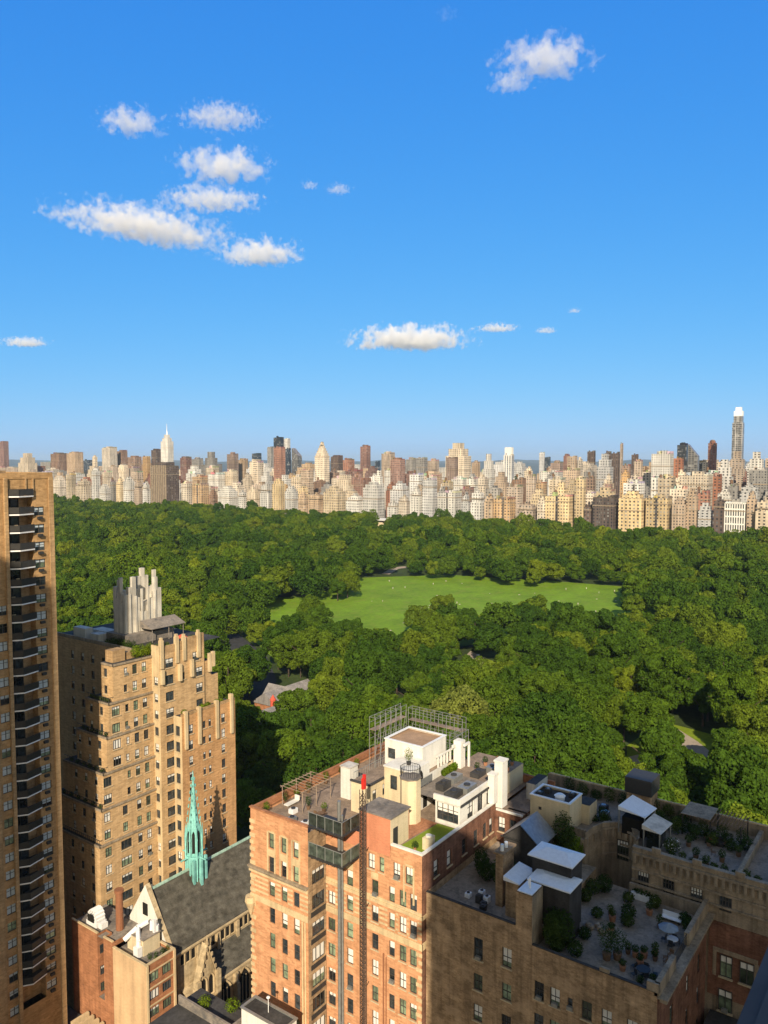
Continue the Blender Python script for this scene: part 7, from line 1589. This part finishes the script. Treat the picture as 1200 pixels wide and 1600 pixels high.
# rear deck: pergola, awnings, planters, furniture, hedge
ZD=ZR-.4
t=thing('awning_pavilion','white peaked awning with dark open bays on the shaded rear roof','pavilion',(100,32,ZD))
q=MB(); q.prism([(98.8,30.9),(102.3,30.5),(103,33.9),(99.2,34.5)],55.0,55.12,ztop=[54.9,55.1,55.8,55.5]); q.build('white_awning',M['zinc'],t)
for x,y in ((99,31),(102.2,30.7),(102.8,33.8),(99.3,34.4)): q=MB(); q.bar((x,y,ZD),(x,y,55.0),.1); q.build('post',M['steel'],t)
q=MB(); q.box(99.3,102.2,31.1,34.0,ZD,54.2); q.build('dark_bay',M['void'],t)  # solid near-black box stands in for the shade inside the bays
t=thing('glass_pavilion','small dark glass pavilion with grey roof beside the white awning','pavilion',(98.3,29.8,ZD))
q=MB(); q.prism([(96.8,28.3),(100.6,28.0),(100.8,30.4),(97,30.7)],54.3,54.42,ztop=[54.3,54.4,55.0,54.9]); q.build('roof',M['bluewhite'],t)
for x,y in ((97,28.5),(100.4,28.2),(100.6,30.3),(97.1,30.5)): q=MB(); q.bar((x,y,ZD),(x,y,54.35),.09); q.build('post',M['steel'],t)
q=MB(); q.box(97.3,100.2,28.7,30.2,ZD,54.1); q.build('glass_wall',M['balglass'],t)
t=thing('pergola','dark slatted pergola over seats at the far edge of the shaded rear roof','pergola',(105,24,ZD))
for x in (103.6,107.6):
    for y in (20.6,24.2,27.6): q=MB(); q.bar((x,y,ZD),(x,y,54.5),.09); q.build('post',M['dark'],t)
q=MB()
for k in range(18): q.bar((103.3,20.4+k*.44,54.6),(107.9,20.4+k*.44,54.6),.06)
q.build('slats',M['wood'],t); q=MB(); q.prism([(103.5,24.2),(107.7,24.2),(107.7,27.8),(103.5,27.8)],54.7,54.76); q.build('cloth_roof',M['brownstone'],t)
G3='plants on the shaded rear roof'
for k in range(16): bush(103.5+1.2*math.sin(k*2.2)+.2*k*.2,19.9+k*.75,ZD,.8,1.8+.6*math.sin(k*1.9),'dark leafy shrub in the jumble under the rear roof pergola','shrub','leafdk',G3,190,.2)
for k in range(14): bush(100.5+.9*math.sin(k*1.7)+.15*k,36.6+k*.78,ZD,.8,1.3+.6*math.sin(k*2.3),'dark leafy shrub on the rear roof behind the cream penthouse','shrub','leafdk','shrubs behind the cream penthouse',150,.2)
for k in range(9): bush(96.2+.25*math.sin(k*2),17.2-k*.1+(k*1.3),ZD,.5,.9+.3*(k%2),'small dark shrub along the dentil cornice edge of the rear roof','shrub','leafdk','shrubs along the cornice edge',100,.18)
for k in range(9): bush(107.2,28.5+k*2.0,ZD,.9,1.4+.5*(k%3),'dark shrub along the far parapet of the rear roof','shrub','leafdk','shrubs along the far parapet',190,.2)
t=bush(97.7,27.2,ZD,1.0,1.9,'white flowering shrub near the dentil cornice on the rear roof','shrub','leafdk',None,300,.2)
q=MB().leaves(97.7,27.2,ZD+1.1,1.05,1.05,1.0,60,.16); q.build('blossom',M['flower'],t)
for k,(x,y) in enumerate(((97.8,24.4),(99.0,21.7),(100.6,26.0),(96.6,22.9),(101.6,20.4))): pot(x,y,ZD,1.0,'dark potted plant on the grey rear roof terrace','pots on the rear roof terrace',.35,'leafdk','wood',.5,130)
for k,(x,y) in enumerate(((100,22.9),(101.3,23.7),(103.0,22.3),(103.4,24.6))): chair(x,y,ZD,k*1.3,'brown chair on the grey rear roof terrace','chairs on the rear roof terrace','wood')
t=thing('sofa','grey outdoor sofa with red cushion on the rear roof terrace','sofa',(103.2,23.4,ZD)); q=MB(); q.box(102.7,103.6,22.4,24.6,ZD,ZD+.45); q.build('seat',M['darkwall'],t); q=MB(); q.box(103.6,103.8,22.4,24.6,ZD,ZD+.9); q.build('backrest',M['darkwall'],t); q=MB(); q.ball(103.2,24.1,ZD+.55,.3,.3,.14); q.build('cushion',M['umbrella'],t)
for k,(x,y,h) in enumerate(((100.6,44,.8),(103,46,.7),(103.6,41.5,.9),(106,43.5,.7),(102.4,37.4,.8),(104.6,38.4,.6),(100.8,46.8,.6))):
    t=thing('roof_unit','dark ventilation unit on the grey roof behind the cream penthouse','machine',(x,y,ZD),'units behind the cream penthouse'); q=MB(); q.box(x-.6,x+.6,y-.5,y+.5,ZD,ZD+h); q.build('cabinet',M['dark' if k%2 else 'steel'],t); q=MB(); q.cyl(x,y,ZD+h,ZD+h+.15,.35,n=10); q.build('fan',M['metal'],t)
t=thing('roof_fan','round white roof fan on the cream penthouse','machine',(96.4,41.3,55.6)); q=MB(); q.cyl(96.4,41.3,55.6,56.1,.65,.65,14); q.build('drum',M['zinc'],t); q=MB(); q.cyl(96.4,41.3,56.1,56.35,.75,.4,14); q.build('hood',M['zinc'],t)
for k,(x,y) in enumerate(((97.4,43.4),(95.8,43.9),(97.9,40.2))): 
    t=thing('roof_unit','small dark box on the cream penthouse roof','machine',(x,y,55.6),'boxes on the cream penthouse'); q=MB(); q.box(x-.4,x+.4,y-.35,y+.35,55.61,56.2); q.build('cabinet',M['dark'],t); q=MB(); q.cyl(x,y,56.2,56.3,.2,n=8); q.build('fan',M['metal'],t)
flush_windows(); OVER.clear()

# ------------------------------------------------------------------ the tower the view is taken from, and an unseen tower added for its shadow
VT=thing('viewpoint_tower','grey tower with a metal ledge at the lower right corner of the view','building',(-15,-20,0))
q=MB(); q.prism([(-1.6,-60),(-1.6,-15),(-32,-34.8),(-32,-60)],0,131); q.prism([(-1.605,-14.99),(-1.605,-1.9),(-32,-21.7),(-32,-34.79)],0,113); q.build('wall',M['towerbrick'],VT)  # unseen bulk, cut along the sun's direction to shade the brown house
q=MB(); q.box(-1.59,9,.36,.58,97.9,98.0); q.box(-1.59,9,.40,.52,98.001,98.03); q.box(-1.59,9,-.6,.355,97.3,97.75); q.build('ledge',M['ledge'],VT)
NT=thing('unseen_shading_tower','unseen tall slab tower added to shade the balcony tower','building',(-60,57,0))
q=MB(); q.prism([(-46,38.5),(-46,86),(-76,86),(-76,19.1)],0,160); q.build('wall',M['towerbrick'],NT); q=MB(); q.box(-70,-52,60,80,160,163); q.build('roof_house',M['brown'],NT)  # unseen tower added; plan slanted along the sun to shade the balcony tower

# ------------------------------------------------------------------ the park restaurant, terraces, pavilion, people, cars
PR=thing('park_restaurant','low park restaurant with grey gabled roofs and red trim among the trees','building',(228,215,0))
q=MB(); q.box(205,220,202,212,0,4.2); q.box(222,246,212,224,0,4.6); q.build('wall',M['orange'],PR)
def gable(x0,x1,y0,y1,z,h,axis):
    q=MB()
    if axis=='x':
        ym=(y0+y1)/2; q.face(((x0,y0,z),(x1,y0,z),(x1,ym,z+h),(x0,ym,z+h))); q.face(((x0,ym,z+h),(x1,ym,z+h),(x1,y1,z),(x0,y1,z))); q.face(((x0,y0,z),(x0,ym,z+h),(x0,y1,z))); q.face(((x1,y0,z),(x1,ym,z+h),(x1,y1,z)))
    else:
        xm=(x0+x1)/2; q.face(((x0,y0,z),(xm,y0,z+h),(xm,y1,z+h),(x0,y1,z))); q.face(((xm,y0,z+h),(x1,y0,z),(x1,y1,z),(xm,y1,z+h))); q.face(((x0,y0,z),(x1,y0,z),(xm,y0,z+h))); q.face(((x0,y1,z),(x1,y1,z),(xm,y1,z+h)))
    q.build('roof',surf('grey_shingle',(.27,.25,.235),.2,1.2),PR)
gable(203.6,221.2,200.6,213.2,4.2,3.6,'x'); gable(221.4,247,211,225,4.6,4.6,'x'); gable(228,236,206,226,5.2,4.4,'y')
q=MB(); q.cyl(221,213,0,7.5,1.0,n=8); q.cyl(221,213,7.5,9.6,1.3,.05,8); q.build('red_turret',M['umbrella'],PR)
for k,(x,y) in enumerate(((246,229),(249,231),(243,231.5),(251,228))):
    t=thing('parasol','red parasol beside the grey-roofed park restaurant','parasol',(x,y,0),'parasols at the park restaurant'); q=MB(); q.bar((x,y,0),(x,y,2.6),.05); q.build('pole',M['metal'],t); q=MB(); q.cyl(x,y,2.2,2.9,1.7,.05,8,cap=False); q.build('canopy',M['umbrella'],t)
PV=thing('park_pavilion','white flat roof of a pavilion showing above the far trees','pavilion',(925,675,0))
q=MB(); q.box(914,936,664,686,0,12); q.build('wall',M['creamwall'],PV); q=MB(); q.prism([(910,658),(940,658),(940,690),(910,690)],15,15.8); q.build('roof',M['white'],PV)
def person_mesh(nm,lying):
    q=MB(); sk=1; cl=0
    q.bar((-.1,0,.05),(-.09,0,.5),.065,1,6); q.bar((.1,0,.05),(.09,0,.5),.065,1,6); q.bar((-.09,0,.5),(-.08,0,.92),.09,0,6); q.bar((.09,0,.5),(.08,0,.92),.09,0,6)
    q.bar((0,0,.88),(0,0,1.2),.16,0,8); q.bar((0,0,1.2),(0,0,1.45),.19,0,8); q.bar((-.2,0,1.42),(-.27,.02,1.12),.05,1,6); q.bar((.2,0,1.42),(.27,.02,1.12),.05,1,6); q.bar((-.27,.02,1.12),(-.27,-.06,.86),.04,1,6); q.bar((.27,.02,1.12),(.27,-.06,.86),.04,1,6)
    q.bar((0,0,1.44),(0,0,1.55),.06,1,6); q.ball(0,0,1.65,.095,.11,.13,1)
    if lying: q.v=[(x,z-.9,-y+.17) for x,y,z in q.v]
    return q.mesh(nm,[M['cloth'],M['skin']])
PM=[person_mesh('person',False),person_mesh('person',True)]
pr=random.Random(2); k=0
while k<46:
    x=pr.uniform(340,600);y=pr.uniform(175,400)
    if not any(inside(c,x,y,-4) for c in CLEAR[:4]): continue
    ly=pr.random()<.6
    o=link('person',PM[1 if ly else 0],None,(x,y,.15),pr.uniform(0,6.28)); tag(o,'person in pale clothes lying on the big green meadow' if ly else 'person in pale clothes standing on the big green meadow','person','people on the meadow'); k+=1
def car(x,y,a,label,mat,group=None):
    t=thing('parked_car',label,'car',(x,y,.2),group); t.rotation_euler=(0,0,a)
    def P(nm,q,mats): return link(nm,q.mesh(nm,mats),t)
    q=MB(); q.box(-2.2,2.2,-.88,.88,.35,.85); q.prism([(-1.5,-.78),(1.1,-.78),(1.1,.78),(-1.5,.78)],1.3,1.42); P('body',q,[M[mat]])
    q=MB(); A=[(-1.9,-.84),(1.6,-.84),(1.6,.84),(-1.9,.84)];B=[(-1.4,-.74),(1.0,-.74),(1.0,.74),(-1.4,.74)]
    for i in range(4): j=(i+1)%4; q.face(((*A[i],.85),(*A[j],.85),(*B[j],1.3),(*B[i],1.3)))
    P('window',q,[M['glass']])
    for sx in(-1.35,1.35):
        for sy in(-.85,.85): q=MB(); q.bar((sx,sy-.1,.33),(sx,sy+.1,.33),.33,n=10); P('wheel',q,[M['tyre']])
car(352,196,.5,'white car on the short path behind the penthouse','carpaint'); 
for k,(x,y) in enumerate(((284,306),(262,268),(292,318),(236,246))): car(x,y,.9,'dark car driving along the park drive beside the stepped tan tower','cardark','cars on the park drive')

# ------------------------------------------------------------------ clouds (lit water vapour, far beyond the haze)
def cloudmat(i,seed,flat,wisp):
    m,nt,out=new_mat('cloud_vapour'); tc=nd(nt,'ShaderNodeTexCoord'); P=tc.outputs['Object']
    oi=nd(nt,'ShaderNodeObjectInfo')
    ad=nd(nt,'ShaderNodeVectorMath',operation='MULTIPLY_ADD'); nt.links.new(P,ad.inputs[0]); ad.inputs[1].default_value=flat; ad.inputs[2].default_value=(seed*3.7,seed*1.9,seed*2.3)
    n1=noise(nt,ad.outputs[0],1.15,6,.55); 
    ln=nd(nt,'ShaderNodeVectorMath',operation='LENGTH')
    sx=nd(nt,'ShaderNodeSeparateXYZ'); nt.links.new(P,sx.inputs[0]); z=sx.outputs[2]
    # flatter below, heaped above
    zz=mth(nt,'MULTIPLY',mth(nt,'ADD',z,.35),mth(nt,'ADD',.75,mth(nt,'MULTIPLY',mth(nt,'LESS_THAN',z,-.35),1.6)))
    cb=nd(nt,'ShaderNodeCombineXYZ'); nt.links.new(sx.outputs[0],cb.inputs[0]); nt.links.new(sx.outputs[1],cb.inputs[1]); nt.links.new(zz,cb.inputs[2])
    nt.links.new(cb.outputs[0],ln.inputs[0])
    d=mth(nt,'SUBTRACT',.72,ln.outputs['Value'])
    e=mth(nt,'ADD',d,mth(nt,'MULTIPLY',mth(nt,'SUBTRACT',n1,.5),3.3))
    den=ramp(nt,e,0,1,0.02,.24 if not wisp else .8)
    den=mth(nt,'MULTIPLY',den,0.010 if not wisp else .004)
    v=nd(nt,'ShaderNodeVolumePrincipled'); v.inputs['Color'].default_value=(.995,.995,.995,1); v.inputs['Anisotropy'].default_value=0.0
    nt.links.new(den,v.inputs['Density']); nt.links.new(v.outputs[0],out.inputs['Volume'])
    return m
# (x, y, half width, half height in metres, stretch, kind, label); all at 1600 m altitude
CL=[(2302, 3053, 152.0, 64.3, 2.36, 1, 'rounded white cloud, upper left of a stack of clouds'), (2501, 2694, 193.3, 46.2, 4.19, 1, 'broken white cloud beside the upper left cloud of the stack'), (2897, 3120, 250.6, 96.9, 2.59, 0, 'biggest puffy cloud of the stack at the left'), (3233, 3568, 301.5, 64.1, 4.71, 1, 'thin white cloud just below the biggest puffy cloud'), (3332, 4305, 564.1, 104.5, 5.4, 0, 'long slanting white cloud at the far left'), (4245, 4191, 320.8, 108.5, 2.96, 0, 'puffy white cloud at the foot of the cloud stack'), (3386, 2955, 53.7, 28.6, 1.88, 1, 'tiny cloud puff right of the cloud stack'), (3531, 2865, 76.3, 32.7, 2.33, 1, 'small cloud puff, right one of a pair beside the stack'), (2853, 1327, 185.3, 76.6, 2.42, 0, 'ragged white cloud high at the upper right'), (8266, 5590, 742.0, 175.5, 4.23, 0, 'long flat-bottomed white cloud low over the skyline'), (8200, 4347, 235.3, 58.8, 4.0, 1, 'small flat cloud just right of the long low cloud'), (8694, 3978, 127.5, 45.0, 2.83, 1, 'tiny flat cloud farther right of the long low cloud'), (7724, 3232, 71.7, 32.6, 2.2, 1, 'tiny cloud fleck above the low clouds at the right'), (5663, 9746, 296.7, 74.2, 4.0, 1, 'small flat cloud low at the left edge'), (2387, 1468, 44.7, 29.1, 1.54, 2, 'faint curled wisp of cloud near the top'), (2953, 1521, 91.9, 44.7, 2.06, 1, 'ragged tail hanging below the upper right cloud')]
CB=MB().ball(0,0,0,1.3,1.3,1.15,n=14,m=8)
for i,(cx,cyy,a,h,asp,k,lab) in enumerate(CL):
    p=Vector((cx,cyy,1600))
    o=bpy.data.objects.new('cloud',CB.mesh('cloud',[cloudmat(i,i+1,(max(1.6,1.5*asp),max(1.6,1.5*asp)*.6,1.35),k==2)])); COL.objects.link(o)
    o.location=p; o.scale=(a*1.03,a*.7,h*1.0); o.rotation_euler=(0,R(8) if i in(4,) else 0,R(HEAD-90)); tag(o,lab,'cloud','clouds in the blue sky')
# ------------------------------------------------------------------ thin summer haze
hz,nt,out=new_mat('summer_haze'); v=nd(nt,'ShaderNodeVolumePrincipled'); v.inputs['Color'].default_value=(.66,.84,1,1); v.inputs['Density'].default_value=HAZE; v.inputs['Anisotropy'].default_value=.1
nt.links.new(v.outputs[0],out.inputs['Volume'])
q=MB(); q.box(-400,42000,-26000,46000,-3,345); o=q.build('haze',hz); o['kind']='stuff'
